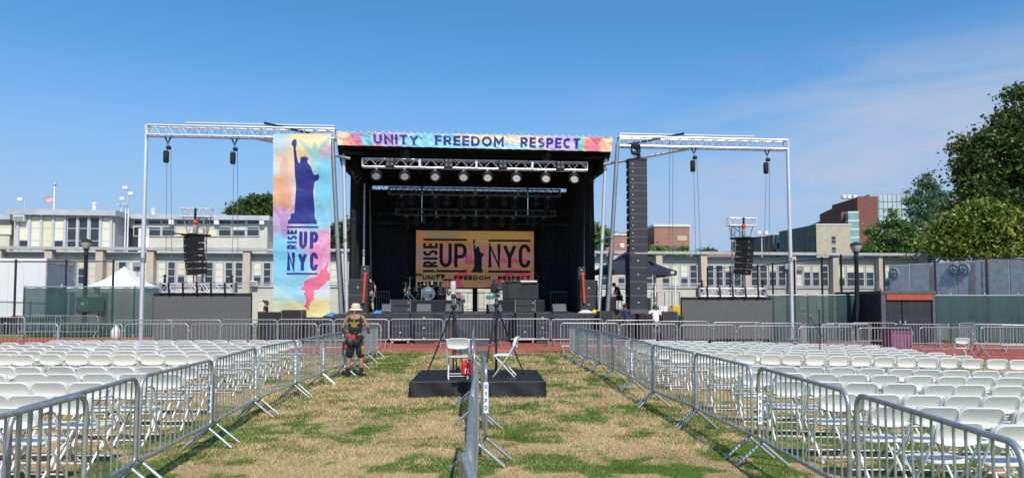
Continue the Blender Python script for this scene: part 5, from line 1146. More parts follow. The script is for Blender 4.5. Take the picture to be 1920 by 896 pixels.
# side fills on deck
for x0, x1, xs0, xs1, y0, ym, yb, side in ((653, 689, 676, 692, 523, 553, 582, 'left'), (1088, 1121, 1085, 1098, 525, 555, 583, 'right')):
    v = .9; a, b_ = s3(x0, 560, v).x, s3(x1, 560, v).x; w = b_ - a; u = (a + b_) / 2; zt, zm = s3(x0, y0, v).z, s3(x0, ym, v).z
    sub(u, v, DZ, w, .8, zm - DZ, f'grey side fill speaker on the {side} of the deck, lower box', 'side fill speakers', front=cab); sub(u, v, zm, w, .8, zt - zm, f'grey side fill speaker on the {side} of the deck, upper box', 'side fill speakers', front=cab)
    a, b_ = s3(xs0, 512, v).x, s3(xs1, 512, v).x; zz = s3(xs0, y0 - 1, v).z
    for q in range(2): sub((a + b_) / 2, v + .05, zz + q * .30, b_ - a, .45, .29, f'small grey monitor box on top of the {side} side fill, {"upper" if q else "lower"}', 'small side fill boxes', front=cab)
    p0 = s3((xs0 + xs1) / 2 + (1 if side == 'left' else 1), 512, v - .1); p1 = s3((xs0 + xs1) / 2 + (-3 if side == 'left' else 4), 568, v - .1)
    t = sthing('ratchet_strap', f'bright red strap hanging down the {side} side fill speakers', 'strap', p0.x, v - .1, p0.z); d = p1 - p0
    M = Matrix.Rotation(math.atan2(d.x, -d.z), 3, 'Y'); MB().tube([(0, 0, 0), tuple(d)], .055, 6).build('webbing', mat('strap_red', (.62, .075, .035), .6), t); MB().cbox(tuple(d * .02), (.13, .08, .12), .02).build('ratchet', mat('strap_red', (.62, .075, .035), .6), t)
# stacks in front of the deck
gs = lambda u, v: float(gh(ST.F(u, v).x, ST.F(u, v).y))
def front_stack(x0, x1, xw0, xw1, side):
    v = -2.3; a, b_ = s3(x0, 610, v).x, s3(x1, 610, v).x; w = b_ - a; u = (a + b_) / 2; g = gs(u, v)
    t = sthing('speaker_dolly', f'white wheeled dolly under the {side} front speakers', 'dolly', u, v, g, 'white dollies'); MB().cbox((0, .35, .19), (w + .06, .8, .07), .01).build('board', metal_w, t)
    for e in (-1, 1):
        for f in (.05, .65): o = MB().tube([(e * w * .42 - .02, f, .075), (e * w * .42 + .02, f, .075)], .072, 12).build('caster', mat('caster_grey', (.4, .4, .4), .5), t); MB().b2((e * w * .42 - .035, f - .03, .07), (e * w * .42 + .035, f + .03, .155)).build('fork', alu_d, o)
    z = g + .225; zt = s3(x0, 586, v).z; hh = (zt - z) / 2
    for i in range(2): sub(u, v, z + hh * i, w, .8, hh, f'black subwoofer on the {side} front dolly, {"upper" if i else "lower"} box', 'front subwoofers')
    zt2 = s3(x0, 561, v).z; hb_ = (zt2 - zt) / 2
    t = sthing('line_array', f'pair of small two way speaker boxes on the {side} front subwoofers', 'speaker', u, v, zt, 'front fill boxes')
    for i in range(2):
        o = MB().cbox((0, .25, hb_ * (i + .5)), (w + .06, .5, hb_ - .02), .012).build('cabinet', cab, t)
        for e in (-1, 1): MB().b2((e * w * .26 - w * .22, -.012, hb_ * i + .03), (e * w * .26 + w * .22, .002, hb_ * (i + 1) - .03)).build('grille', grl, o)
        for e in (-1, 1): MB().b2((e * (w / 2 + .03) - .02, -.018, hb_ * i + .005), (e * (w / 2 + .03) + .02, .05, hb_ * (i + 1) - .005)).build('corner_plate', trim, o)
        MB().b2((w * .40, -.02, hb_ * (i + .4)), (w * .44, -.012, hb_ * (i + .55))).build('badge', badge, o)
    a, b_ = s3(xw0, 610, v).x, s3(xw1, 610, v).x; w = b_ - a; u = (a + b_) / 2; z = g + .04; hh = (s3(xw0, 585.5, v).z - z) / 3
    for i in range(3): sub(u, v - .05, z + hh * i, w, .75, hh, f'black speaker box beside the {side} front dolly, {("bottom", "middle", "top")[i]} of three', 'front subwoofers')
front_stack(733.5, 768, 777, 814, 'left'); front_stack(967.5, 1002, 1005, 1030, 'right')
def wedge(px, yt, yb, w, v, lab, yaw=0, left=0):
    a = s3(px, yb, v); h = .42; t = sthing('stage_monitor', lab, 'speaker', a.x, v, DZ, 'wedge monitors', yaw)
    MB().prism([(-.28, 0), (-.30, .10), (-.02, h), (.26, h), (.30, .05), (.28, 0)], -w / 2, w / 2, 'yz').build('cabinet', cab, t)
    MB().add([(-w / 2 + .03, -.308, .10), (w / 2 - .03, -.308, .10), (w / 2 - .03, -.03, h + .004), (-w / 2 + .03, -.03, h + .004)], [(0, 1, 2, 3)]).build('grille', mat('wedge_grille', (.085, .09, .10), .55, var=.15, vs=20), t)
for px, w, yaw, lab in ((727, .5, 0, 'black wedge monitor behind the left front speakers'), (795, .65, 0, 'black wedge monitor in front of the drum riser'), (852, .75, -8, 'black wedge monitor left of the stage centre'), (927, .62, 10, 'black wedge monitor right of the stage centre'), (1048, .62, 0, 'black wedge monitor right of the right front speakers')):
    wedge(px, 571, 586, w, -.3, lab, R(yaw))
# risers, drums, covered desk
def riser(x0, x1, v, ztop, d, lab):
    a, b_ = s3(x0, 575, v).x, s3(x1, 575, v).x; t = sthing('stage_riser', lab, 'riser', (a + b_) / 2, v, DZ, 'black stage risers'); w = b_ - a
    MB().b2((-w / 2, 0, ztop - .05), (w / 2, d, ztop)).build('top', deckm, t); cloth(-w / 2, w / 2, -.03, .0, ztop - .02, .012, 6, blk, 'skirt', t, 4, 4); MB().b2((-w / 2, .01, 0), (w / 2, d, ztop - .06)).build('core', blk, t); return (a + b_) / 2
zr = s3(800, 562.5, 4.2).z - DZ; ud = riser(768, 848, 4.2, zr, 2.6, 'black skirted riser under the drum kit'); uk = riser(934, 1021, 3.6, zr, 2.4, 'black skirted riser under the cloth covered desk')
t = sthing('drum_kit', 'dark drum kit with chrome stands on the left riser', 'drums', s3(803, 560, 5).x, 5.0, DZ + zr)
chrome = mat('chrome', (.75, .76, .78), .15, .95, var=.05); drumm = mat('drum_shell', (.015, .016, .02), .2, var=.1, coat=.6); skin = mat('drum_skin', (.10, .14, .18), .4, var=.15, vs=2); brass = mat('cymbal_brass', (.42, .34, .16), .3, .8)
RX = Matrix.Rotation(R(90), 3, 'X')
o = MB().lathe([(.33, -.25), (.34, -.22), (.34, .22), (.33, .25)], (0, 0, .36), 24, RX).build('bass_drum', drumm, t); MB().lathe([(.31, .252), (.30, .258)], (0, 0, .36), 24, RX).build('drum_head', skin, o); MB().lathe([(.10, .26), (.09, .264)], (.14, 0, .24), 14, RX).build('port_hole', lampm, o); MB().b2((-.12, -.268, .50), (.10, -.262, .525)).build('maker_mark', badge, o)
for a in range(2): MB().tube([(.335 * math.cos(q_), (-.25, .25)[a], .36 + .335 * math.sin(q_)) for q_ in [i * math.pi / 12 for i in range(24)]], .016, 5, closed=True).build('hoop', chrome, o)
for x, y, z, r, hh, tl_ in ((-.22, -.05, .82, .15, .2, 20), (.18, -.05, .84, .16, .2, 20), (.62, .15, .45, .21, .36, 6), (-.62, .2, .55, .18, .14, 6), (-.42, .02, .82, .13, .18, 24), (.5, -.02, .80, .17, .26, 18)):
    M = Matrix.Rotation(R(-tl_ + 180 * 0), 3, 'X'); o = MB().lathe([(r, -hh / 2), (r, hh / 2)], (x, y, z), 18, M).build('tom_drum', drumm, t); MB().lathe([(r * .98, hh / 2 + .002), (r * .96, hh / 2 + .006)], (x, y, z), 18, M).build('drum_head', badge, o)
    for e in (-1, 1): MB().tube([tuple(V(x, y, z) + M @ V(r * 1.02 * math.cos(q_), r * 1.02 * math.sin(q_), e * hh / 2)) for q_ in [i * math.pi / 9 for i in range(18)]], .012, 4, closed=True).build('hoop', chrome, o)
for x, y, z, r in ((-.95, .1, 1.15, .22), (-.55, .3, 1.32, .24), (.62, .35, 1.30, .24), (1.0, .1, 1.05, .24), (-1.15, -.1, .85, .2)):
    o = MB().lathe([(r, 0), (r * .5, .025), (.05, .035), (.03, .06)], (x, y, z), 20, Matrix.Rotation(R(-14), 3, 'X')).build('cymbal', brass, t); MB().cyl((x, y, 0.25), (x, y, z + .08), .012, 6).build('stand', chrome, t)
    lm = MB()
    for q in range(3): lm.cyl((x, y, .35), (x + .26 * math.cos(q * 2.1), y + .26 * math.sin(q * 2.1), .01), .010, 5)
    stuff(lm.build('stand_legs', chrome, t))
for x, z in ((-1.05, .35), (-1.2, .5), (-.98, .6), (.95, .5), (1.05, .35)): MB().lathe([(.09, -.09), (.09, .09)], (x, -.1, z), 12, Matrix.Rotation(R(-30), 3, 'X')).build('percussion_drum', chrome, t)
MB().lathe([(.16, 0), (.17, .05), (.15, .08)], (.05, .75, .5), 14).build('stool_seat', lampm, t); MB().cyl((.05, .75, 0), (.05, .75, .5), .02, 6).build('stool_post', chrome, t)
t = sthing('dj_desk', 'tall desk wrapped in black cloth on the right riser', 'desk', s3(976, 550, 4.2).x, 4.2, DZ + zr); wd = s3(1010, 550, 4.2).x - s3(943, 550, 4.2).x; hd = s3(976, 531, 4.2).z - DZ - zr
cl = mat('desk_cloth', (.022, .022, .025), .6, var=.35, vs=2.5, bump=.4, bs=4)
MB().b2((-wd / 2 + .05, .05, 0), (wd / 2 - .05, .85, hd - .02)).build('table', lampm, t); cloth(-wd / 2, wd / 2, -.02, .06, hd, .035, 4.2, cl, 'cloth_front', t, 14, 10, .4)
MB().grid(lambda u, v: (-wd / 2 + wd * u, -.03 + .95 * v, hd + .02 * math.sin(u * 9) * math.sin(v * 5)), 16, 6).build('cloth_top', cl, t, fix=False); MB().cbox((-.35, .4, hd + .07), (.9, .5, .1), .02).build('mixer', lampm, t)
t = sthing('keyboard_case', 'white and silver equipment lid lying on the covered desk', 'case', s3(992, 530, 4.0).x, 4.05, DZ + zr + hd + .03); MB().cbox((0, .3, .06), (.85, .5, .1), .015).build('case', metal_w, t); MB().b2((-.40, .0, .02), (.40, .045, .05)).build('key_strip', mat('case_blue', (.2, .27, .4), .4), t)
def rail(x0, x1, v, h, lab, nb):
    a, b_ = s3(x0, 575, v).x, s3(x1, 575, v).x; t = sthing('stage_railing', lab, 'railing', (a + b_) / 2, v, DZ, 'silver stage railings'); w = b_ - a
    mb = MB().cyl((-w / 2, 0, h), (w / 2, 0, h), .025, 6).cyl((-w / 2, 0, .12), (w / 2, 0, .12), .02, 6).build('rail', alu_d, t)
    for i in range(nb + 1): x = -w / 2 + w * i / nb; MB().cyl((x, 0, 0), (x, 0, h), .02 if i in (0, nb) else .012, 6).build('baluster', alu_d, t)
rail(836, 948, 9.7, 1.08, 'silver railing seen through the gap under the lit screen', 11); rail(706, 729, 7.5, 1.1, 'short silver railing at the back left of the deck', 5); rail(1033, 1062, 7.5, 1.1, 'short silver railing at the back right of the deck', 6)
def micstand(px, v, z, h, lab, boom, grp='boom microphone stands', world=None, bz=0.):
    t = thing('microphone_stand', lab, 'microphone stand', world, 0, grp) if world is not None else sthing('microphone_stand', lab, 'microphone stand', s3(px, 560, v).x, v, z, grp)
    MB().cyl((0, 0, .02), (0, 0, h), .013, 7).build('pole', lampm, t); MB().tube([(-boom[0] * .25, 0, h - boom[1] * .25 - bz), (0, 0, h - bz), (boom[0], 0, h - bz + boom[1])], .010, 6).build('boom', lampm, t)
    MB().lathe([(.028, 0), (.03, .03), (.018, .06), (.014, .16)], (boom[0], 0, h - bz + boom[1] - .02), 8, Matrix.Rotation(R(120), 3, 'Y')).build('microphone', trim, t)
    for q in range(3): MB().cyl((0, 0, .12), (.28 * math.cos(q * 2.1 + .4), .28 * math.sin(q * 2.1 + .4), .012), .011, 5).build('leg', lampm, t)
    return t
micstand(829, 4.4, DZ + zr, 1.0, 'black boom microphone stand by the drum kit', (-.42, .55)); micstand(952, 4.0, DZ + zr, 1.35, 'black boom microphone stand beside the covered desk', (.45, .25)); micstand(1008, 4.9, DZ, 1.9, 'tall black microphone stand behind the covered desk', (-.3, .35))
p = WP(1537, 640, 16.3); p.z = float(gh(p.x, p.y)); micstand(0, 0, 0, 1.75, 'tall black microphone stand rising among the right chairs', (-.26, .42), 'microphone stand among the chairs', p, .55)
# black boxes on both sides of the deck
def box_thing(nm, lab, cat, x0, x1, yt, v, d, m, base=None, grp=None, lidm=None):
    a, b_ = s3(x0, 600, v), s3(x1, 600, v); w = b_.x - a.x; u = (a.x + b_.x) / 2; z0 = gs(u, v) if base is None else base; zt = s3((x0 + x1) / 2, yt, v).z
    t = sthing(nm, lab, cat, u, v, z0, grp); MB().cbox((0, d / 2, (zt - z0) / 2), (w, d, zt - z0), .02).build('body', m, t); MB().b2((-w / 2 + .05, -.012, .06), (w / 2 - .05, -.001, zt - z0 - .06)).build('front_panel', lidm or m, t)
    for e in (-1, 1): MB().b2((e * w / 2 - .012 - .012 * e, -.006, .02), (e * w / 2 + .012 - .012 * e, .03, zt - z0 - .02)).build('edge', trim if lidm else m, t)
    return t
dk = mat('black_plywood', (.016, .016, .017), .6, var=.25, vs=4)
box_thing('mixing_desk', 'black console table in front of the woman with a hair bun', 'table', 483, 526, 585, -1.6, 1.2, dk); box_thing('flight_case', 'low dark speaker case beside the black console table', 'case', 527, 566, 581, -2.0, .9, cab, grp='black cases', lidm=dk)
box_thing('flight_case', 'long black case under the tall banner', 'case', 566, 608, 600, -1.5, .9, dk, grp='black cases'); box_thing('flight_case', 'black low case left of the stage front steps', 'case', 612, 660, 596, -1.3, .7, dk, grp='black cases')
box_thing('subwoofer', 'dark grey speaker box below the seated stagehand', 'speaker', 1125, 1151, 583, -2.0, .8, cab, grp='black subwoofers', lidm=grl); box_thing('subwoofer', 'dark grey speaker box right of the man in the white shirt', 'speaker', 1244, 1271, 584, -2.0, .8, cab, grp='black subwoofers', lidm=grl)
box_thing('flight_case', 'black case behind the two men at the barricade', 'case', 1199, 1222, 588, -1.5, .9, dk, grp='black cases'); box_thing('flight_case', 'black case at the foot of the right grey video wall', 'case', 1271, 1279, 592, -1.2, .9, dk, grp='black cases')
box_thing('work_table', 'low white table top behind the men at the barricade', 'table', 1159, 1200, 585, .3, .6, metal_w, base=DZ - .08)
t = box_thing('flight_case', 'white edged black road case standing right of the subwoofer stack', 'case', 1211, 1221, 558, .4, .8, dk, base=DZ - .08, grp='black cases', lidm=lampm)
for (x0, x1, yt), nm, lab, m in (((1262, 1277, 573), 'toolbox', 'yellow tool case on the right side deck', mat('tool_yellow', (.65, .42, .03), .5)), ((1252, 1262, 576), 'cardboard_box', 'brown cardboard box on the right side deck', mat('cardboard', (.36, .23, .12), .85)), ((1236, 1252, 574), 'cool_box', 'white plastic crate on the right side deck', metal_w)):
    box_thing(nm, lab, 'box', x0, x1, yt, .8, .5, m, base=DZ - .08)
t = sthing('handrail', 'silver handrail frame on the right end of the side deck', 'railing', s3(1240, 560, 1).x, 1.0, DZ - .08)
for i, px in enumerate((1221, 1232, 1246, 1260, 1274)): x = s3(px, 560, 1).x - s3(1240, 560, 1).x; MB().cyl((x, 0, 0), (x, 0, 1.08), .025, 6).build('post', alu_d, t)
for z in (.55, 1.08): MB().cyl((s3(1221, 560, 1).x - s3(1240, 560, 1).x, 0, z), (s3(1274, 560, 1).x - s3(1240, 560, 1).x, 0, z), .022, 6).build('rail', alu_d, t)
# loose cables and rags on the deck
for i, (px, m_, lab) in enumerate(((1098, mat('cloth_white', (.6, .58, .54), .8), 'crumpled white cloth on the deck edge below the right side fill'), (1116, mat('tool_yellow', (.65, .42, .03), .5), 'yellow coil on the deck edge near the right post'), (622, mat('cloth_blue', (.05, .22, .48), .6), 'bright blue tarp scrap on the left side deck'), (712, mat('cloth_blue', (.05, .22, .48), .6), 'blue bag lying on the deck by the left post'))):
    a = s3(px, 585, -.4); z = DZ if px > 650 and px < 1125 else DZ - .12
    o = MB().grid(lambda u, v: ((u - .5) * .7, (v - .5) * .4, .03 + .13 * math.sin(math.pi * u) * math.sin(math.pi * v) * (.4 + 1.2 * float(fbm(np.array(u * 7. + i * 3), np.array(v * 5.), i, 3)))), 14, 8).build('crumpled_cloth', m_, None, ST.F(a.x, -.4, z), ST.A, fix=False); tag(o, lab, 'cloth')
# navy pop-up tent behind the right speakers
p = WP(1180, 640, 36.5); t = thing('popup_tent', 'navy black pop up tent behind the tall speaker column', 'tent', (p.x, p.y, float(gh(p.x, p.y))), R(3)); hw, ze, zp = 2.0, quad_z(510, 36), quad_z(468, 36.5)
def rf(u, v):
    a = u * 4; s_ = int(a) % 4; f_ = a - int(a); c = [(-1, -1), (1, -1), (1, 1), (-1, 1)]; p_, q_ = c[s_], c[(s_ + 1) % 4]
    return ((p_[0] + (q_[0] - p_[0]) * f_) * hw * v, (p_[1] + (q_[1] - p_[1]) * f_) * hw * v, ze + (zp - ze) * (1 - v) - .10 * math.sin(math.pi * v))
nv_ = mat('navy_canopy', (.025, .027, .048), .7, var=.15, vs=1.5)
MB().grid(rf, 32, 6).build('canopy', nv_, t, fix=False, ang=40); MB().b2((-hw, -hw - .015, ze - .22), (hw, -hw, ze)).b2((hw, -hw, ze - .22), (hw + .015, hw, ze)).b2((-hw - .015, -hw, ze - .22), (-hw, hw, ze)).build('valance', nv_, t)
MB().b2((hw - .3, -hw - .03, ze - .16), (hw - .14, -hw - .016, ze - .02)).build('label_patch', badge, t)
for a in (-1, 1):
    for b_ in (-1, 1): MB().b2((a * hw * .97 - .03, b_ * hw * .97 - .03, 0), (a * hw * .97 + .03, b_ * hw * .97 + .03, ze - .2)).build('leg', metal_w, t)
# platforms with tripods and two chairs in the aisle
plk = mat('platform_black', (.009, .009, .011), .6, var=.3, vs=3)
def platform(x0, x1, y0, y1, lab):
    t = thing('camera_platform', lab, 'platform', ((x0 + x1) / 2, (y0 + y1) / 2, 0), R(2.5), 'black camera platforms'); w, d = x1 - x0, y1 - y0
    MB().cbox((0, 0, .285), (w, d, .03), .006).build('top', mat('platform_top', (.016, .017, .021), .42, var=.35, vs=2.5), t)
    def sk(u, v):
        P = 2 * (w + d); s_ = u * P; k = .022 * math.sin(s_ * 9 + 2 * v) * (1 - v) + .012 * math.sin(s_ * 23)*(1 - v)
        if s_ < w: x, y, nx, ny = -w / 2 + s_, -d / 2, 0, -1
        elif s_ < w + d: x, y, nx, ny = w / 2, -d / 2 + s_ - w, 1, 0
        elif s_ < 2 * w + d: x, y, nx, ny = w / 2 - (s_ - w - d), d / 2, 0, 1
        else: x, y, nx, ny = -w / 2, d / 2 - (s_ - 2 * w - d), -1, 0
        return (x + nx * (.012 + k + .02 * (1 - v)), y + ny * (.012 + k + .02 * (1 - v)), .005 + .28 * v)
    MB().grid(sk, 160, 6).build('skirt', plk, t, fix=False, ang=80); MB().b2((-w / 2 + .02, -d / 2 - .018, .292), (w / 2 - .02, -d / 2 - .004, .302)).build('edge_strip', trim, t)
platform(-1.96, -.83, 12.9, 15.2, 'black skirted camera platform left of the middle barricades'); platform(-.50, .58, 12.9, 15.2, 'black skirted camera platform right of the middle barricades')
def tripod(apex, feet, lab, cam_kind):
    z0 = .30; ax = V(*apex); t = thing('camera_tripod', lab, 'tripod', (ax.x, ax.y, z0), 0, 'black camera tripods'); o = V(ax.x, ax.y, z0)
    for f in feet:
        f = V(*f); d = f - ax; s_ = d.cross(V(0, 0, 1)).normalized() * .022; k = MB().cyl(ax + s_ - o, ax + d * .58 + s_ - o, .013, 6).cyl(ax - s_ - o, ax + d * .58 - s_ - o, .013, 6).cyl(ax + d * .5 - o, f - o, .015, 6)
        l_ = k.build('leg', lampm, t); MB().ball(f - o + V(0, 0, .02), (.03, .03, .02)).build('rubber_foot', blk, l_); MB().cbox(ax + d * .56 - o, (.07, .05, .05), .01).build('leg_lock', trim, l_)
    MB().cyl(V(0, 0, .02), ax - o + V(0, 0, .02), .020, 8).build('centre_column', lampm, t)
    sm = MB()
    for f in feet: sm.cyl(V(0, 0, (ax.z - z0) * .52), (ax + (V(*f) - ax) * .48) - o, .008, 5)
    stuff(sm.build('spreader', lampm, t)); MB().cbox(ax - o + V(0, 0, .03), (.13, .13, .07), .02).build('head_bowl', lampm, t)
    MB().tube([ax - o + V(.05, -.03, .10), ax - o + V(.26, -.20, .02)], .010, 6).build('pan_handle', lampm, t); MB().cyl(ax - o + V(0, 0, .05), ax - o + V(0, 0, .17), .035, 8).build('fluid_head', trim, t)
    c = thing('video_camera', f'{cam_kind[0]} on the {cam_kind[1]} tripod', 'camera', ax + V(0, 0, .17), R(cam_kind[2]), 'cameras on the tripods'); return c
zap = lambda y, Z: quad_z(y, Z)
Zt = 14.1; ap = WP(850.5, 577, Z=Zt); f = lambda px, py: V((px - 960) / FPX * (1.46 * FPX / (py - 569)), 1.46 * FPX / (py - 569), .31)
c = tripod(ap, (f(801, 701), V(-1.20, 14.9, .31), V(-.97, 13.9, .31)), 'tall black tripod on the left camera platform', ('silver headed camera with a lens', 'left', 4))
MB().cbox((0, 0, .06), (.10, .16, .10), .02).build('base_plate', lampm, c); MB().lathe([(.055, 0), (.06, .12), (.058, .22), (.05, .27)], (-.01, 0, .11), 14).build('silver_head', mat('pale_silver', (.62, .58, .55), .4, .3), c); MB().cbox((.10, .02, .07), (.10, .14, .17), .03).build('body', lampm, c); MB().lathe([(.05, 0), (.055, .1)], (.10, -.08, .08), 12, RX).build('lens', mat('lens_rose', (.25, .12, .11), .3), c); MB().tube([(.1, .05, 0), (.14, .06, -.25), (.10, .04, -.4)], .008, 5).build('cable', blk, c)
ap = WP(931, 574.5, Zt); c = tripod(ap, (V(-.55, 13.75, .31), f(982, 700), V(-.36, 15.0, .31)), 'tall black tripod on the right camera platform', ('black video camera with top handle and viewfinder', 'right', -6))
MB().cbox((0, 0, .05), (.12, .2, .08), .02).build('base_plate', trim, c); MB().cbox((-.03, 0, .20), (.16, .30, .20), .03).build('body', lampm, c); MB().lathe([(.07, 0), (.075, .08), (.06, .18)], (.09, -.05, .22), 14, RX).build('lens_hood', lampm, c); MB().lathe([(.05, .181), (.045, .185)], (.09, -.05, .22), 14, RX).build('lens', mat('lens_glass', (.05, .05, .07), .05, spec=.9), c); MB().tube([(-.06, -.1, .30), (-.06, -.1, .37), (-.06, .1, .37), (-.06, .1, .30)], .016, 6).build('top_handle', lampm, c); MB().cbox((-.12, -.12, .02), (.16, .06, .08), .01).build('controller', mat('teal_box', (.04, .22, .18), .4), c); MB().cbox((.12, .08, .34), (.08, .08, .06), .02).build('viewfinder', trim, c)
pa = f(858, 711); chair(pa.x, pa.y + .18, R(4), 'white folding chair on the left camera platform facing the stage', 'chairs on the camera platforms', .302)
pa = f(948, 705); chair(pa.x - .02, pa.y + .02, R(84), 'white folding chair turned sideways on the right camera platform', 'chairs on the camera platforms', .302)
p = V(-.835, 12.6, .56); t = thing('fuel_can', 'red canister with a black handle hanging on the middle barricades', 'canister', p, R(5)); redp = mat('red_plastic', (.55, .02, .025), .35, var=.1)
MB().cbox((0, 0, .0), (.20, .14, .24), .035).build('body', redp, t); MB().tube([(-.08, 0, .11), (-.07, 0, .17), (.07, 0, .17), (.08, 0, .11)], .016, 6).build('handle', redp, t); MB().b2((-.03, -.074, -.07), (.03, -.071, .02)).build('paper_label', badge, t); MB().prism([(-.02, -.06), (.0, .01), (.01, -.02), (.02, .01), (.0, -.06)], -.078, -.075).build('label_mark', lampm, t); MB().cyl((-.12, 0, .02), (-.2, 0, .02), .03, 8).build('spout', lampm, t)
a, b_ = G(940, 775), G(986, 765); tag(MB().tube([a + V(0, 0, .012), a.lerp(b_, .3) + V(.02, -.05, .012), a.lerp(b_, .7) + V(0, .06, .014), b_ + V(0, 0, .02)], .010, 6).build('black_cable', lampm), 'short black cable lying on the dry grass right of the barricades', 'cable')
pts = [V(-.48 + .05 * math.sin(i * 1.3), 6.0 + i * .35, .02 + .02 * (i % 3)) for i in range(22)]
tag(MB().tube(pts, .011, 5).build('black_cable', lampm), 'black cable running along the foot of the middle barricades', 'cable')
# ---------------------------------------------------------------- people
def skin_obj(name, J, E, m, parent, sub=2, extra=None):
    """one continuous surface grown over joints: J name -> (x, y, z, rx, ry)"""
    names = list(J); me = bpy.data.meshes.new(name); me.from_pydata([J[k][:3] for k in names], [(names.index(a), names.index(b_)) for a, b_ in E], [])
    o = bpy.data.objects.new(name, me); COL.objects.link(o)
    o.modifiers.new('s', 'SKIN'); md = o.modifiers.new('d', 'SUBSURF'); md.levels = sub; md.render_levels = sub
    for i, k in enumerate(names): d = me.skin_vertices[0].data[i]; d.radius = (J[k][3], J[k][4]); d.use_root = (i == 0)
    dg = bpy.context.evaluated_depsgraph_get(); me2 = bpy.data.meshes.new_from_object(o.evaluated_get(dg)); bpy.data.objects.remove(o); bpy.data.meshes.remove(me)
    if extra:                                             # fingers, nose, ears merged in the same mesh
        bm = bmesh.new(); bm.from_mesh(me2); base = [bm.verts.new(v) for v in extra.v]
        for f in extra.f:
            try: bm.faces.new([base[i] for i in f])
            except Exception: pass
        bm.to_mesh(me2); bm.free()
    me2.name = name; me2.polygons.foreach_set('use_smooth', [True] * len(me2.polygons)); me2.materials.clear(); me2.materials.append(m); return link(name, me2, parent)
def person(label, loc, rz, P, skin, shirt, legs, hair, shoe, sleeves=.5, shorts=True, group=None, hairkind='short', bulk=1.):
    t = thing('person', label, 'person', loc, rz, group); g = lambda k: V(*P[k])
    J = {'pelvis': (*P['pelvis'], .135, .10), 'waist': (*g('pelvis').lerp(g('chest'), .45), .125, .088), 'chest': (*P['chest'], .155, .10), 'neckb': (*g('chest').lerp(g('neck'), .7), .085, .065), 'neck': (*P['neck'], .055, .055)}
    E = [('pelvis', 'waist'), ('waist', 'chest'), ('chest', 'neckb'), ('neckb', 'neck')]
    hd = g('head'); J['skull0'] = (*(g('neck').lerp(hd, .45)), .066, .072); J['skull'] = (*hd, .078, .092); J['crown'] = (*(hd + (hd - g('neck')).normalized() * .075), .055, .066); E += [('neck', 'skull0'), ('skull0', 'skull'), ('skull', 'crown')]
    ex = MB()
    for s_, k in ((-1, 'l'), (1, 'r')):
        J[k + 'sh'] = (*P[k + 'sh'], .058, .056); J[k + 'el'] = (*P[k + 'el'], .043, .043); J[k + 'wr'] = (*P[k + 'wr'], .028, .026); hv = (g(k + 'wr') - g(k + 'el')).normalized(); hp = g(k + 'wr') + hv * .075; J[k + 'pa'] = (*hp, .036, .022)
        E += [('neckb', k + 'sh'), (k + 'sh', k + 'el'), (k + 'el', k + 'wr'), (k + 'wr', k + 'pa')]
        sd = hv.cross(V(0, 0, 1)); sd = sd.normalized() if sd.length > .1 else V(1, 0, 0); dn = hv.cross(sd).normalized(); dn = dn if dn.z < 0 else -dn
        for q in range(4):
            b0 = hp + hv * .02 + sd * (q - 1.5) * .018; ln = (.062, .074, .070, .054)[q]; ex.tube([b0, b0 + hv * ln * .5 + dn * .006, b0 + hv * ln * .8 + dn * .026, b0 + hv * ln + dn * .048], [.0095, .009, .0085, .006], 6)
        ex.tube([hp - hv * .03 - sd * s_ * .02, hp - sd * s_ * .05 + dn * .01, hp + hv * .03 - sd * s_ * .056 + dn * .025], [.011, .010, .007], 6)
        J[k + 'hip'] = (*P[k + 'hip'], .092, .088); J[k + 'kn'] = (*P[k + 'kn'], .058, .06); J[k + 'ca'] = (*g(k + 'kn').lerp(g(k + 'an'), .35) + V(0, -.012, 0), .054, .058); J[k + 'an'] = (*P[k + 'an'], .036, .038); J[k + 'to'] = (*P[k + 'to'], .038, .030)
        E += [('pelvis', k + 'hip'), (k + 'hip', k + 'kn'), (k + 'kn', k + 'ca'), (k + 'ca', k + 'an'), (k + 'an', k + 'to')]
    fd = V(*P.get('face', (0, 1, 0))).normalized(); sdv = fd.cross(V(0, 0, 1)).normalized()
    ex.ball(hd + fd * .098 - V(0, 0, .018), (.014, .018, .022), 8, 6); ex.ball(hd + fd * .085 - V(0, 0, .055), (.024, .014, .010), 8, 5)
    for e in (-1, 1): ex.ball(hd + sdv * e * .082 - V(0, 0, .012), (.014, .02, .030), 8, 6)
    if bulk != 1: J = {k: (*v[:3], v[3] * (bulk if k in ('pelvis', 'waist', 'chest', 'neckb') else 1), v[4] * (bulk if k in ('pelvis', 'waist', 'chest', 'neckb') else 1)) for k, v in J.items()}
    body = skin_obj('body', J, E, skin, t, 2, ex)
    ey = MB()
    for e in (-1, 1): ey.ball(hd + fd * .085 + sdv * e * .032 + V(0, 0, .012), .011, 8, 6)
    stuff(ey.build('eyes', lampm, t))
    JS = {k: J[k] for k in ('pelvis', 'waist', 'chest', 'neckb')}
    JS = {k: (*v[:3], v[3] + .012 * bulk, v[4] + .012 * bulk) for k, v in JS.items()}; JS['pelvis'] = (*(g('pelvis') - (g('chest') - g('pelvis')) * .02), .152 * bulk, .116 * bulk); ES = [('pelvis', 'waist'), ('waist', 'chest'), ('chest', 'neckb')]
    for k in 'lr':
        JS[k + 'sh'] = (*P[k + 'sh'], .066, .064) if sleeves > 0 else (*g(k + 'sh').lerp(g('neck'), .22), .055, .06); ES.append(('neckb', k + 'sh'))
        if sleeves > 0: JS[k + 'sl'] = (*g(k + 'sh').lerp(g(k + 'el'), sleeves), .060, .060); ES.append((k + 'sh', k + 'sl'))
    skin_obj('shirt', JS, ES, shirt, t, 2)
    JL = {'pelvis': (*P['pelvis'], .150 * bulk, .118 * bulk)}; EL = []
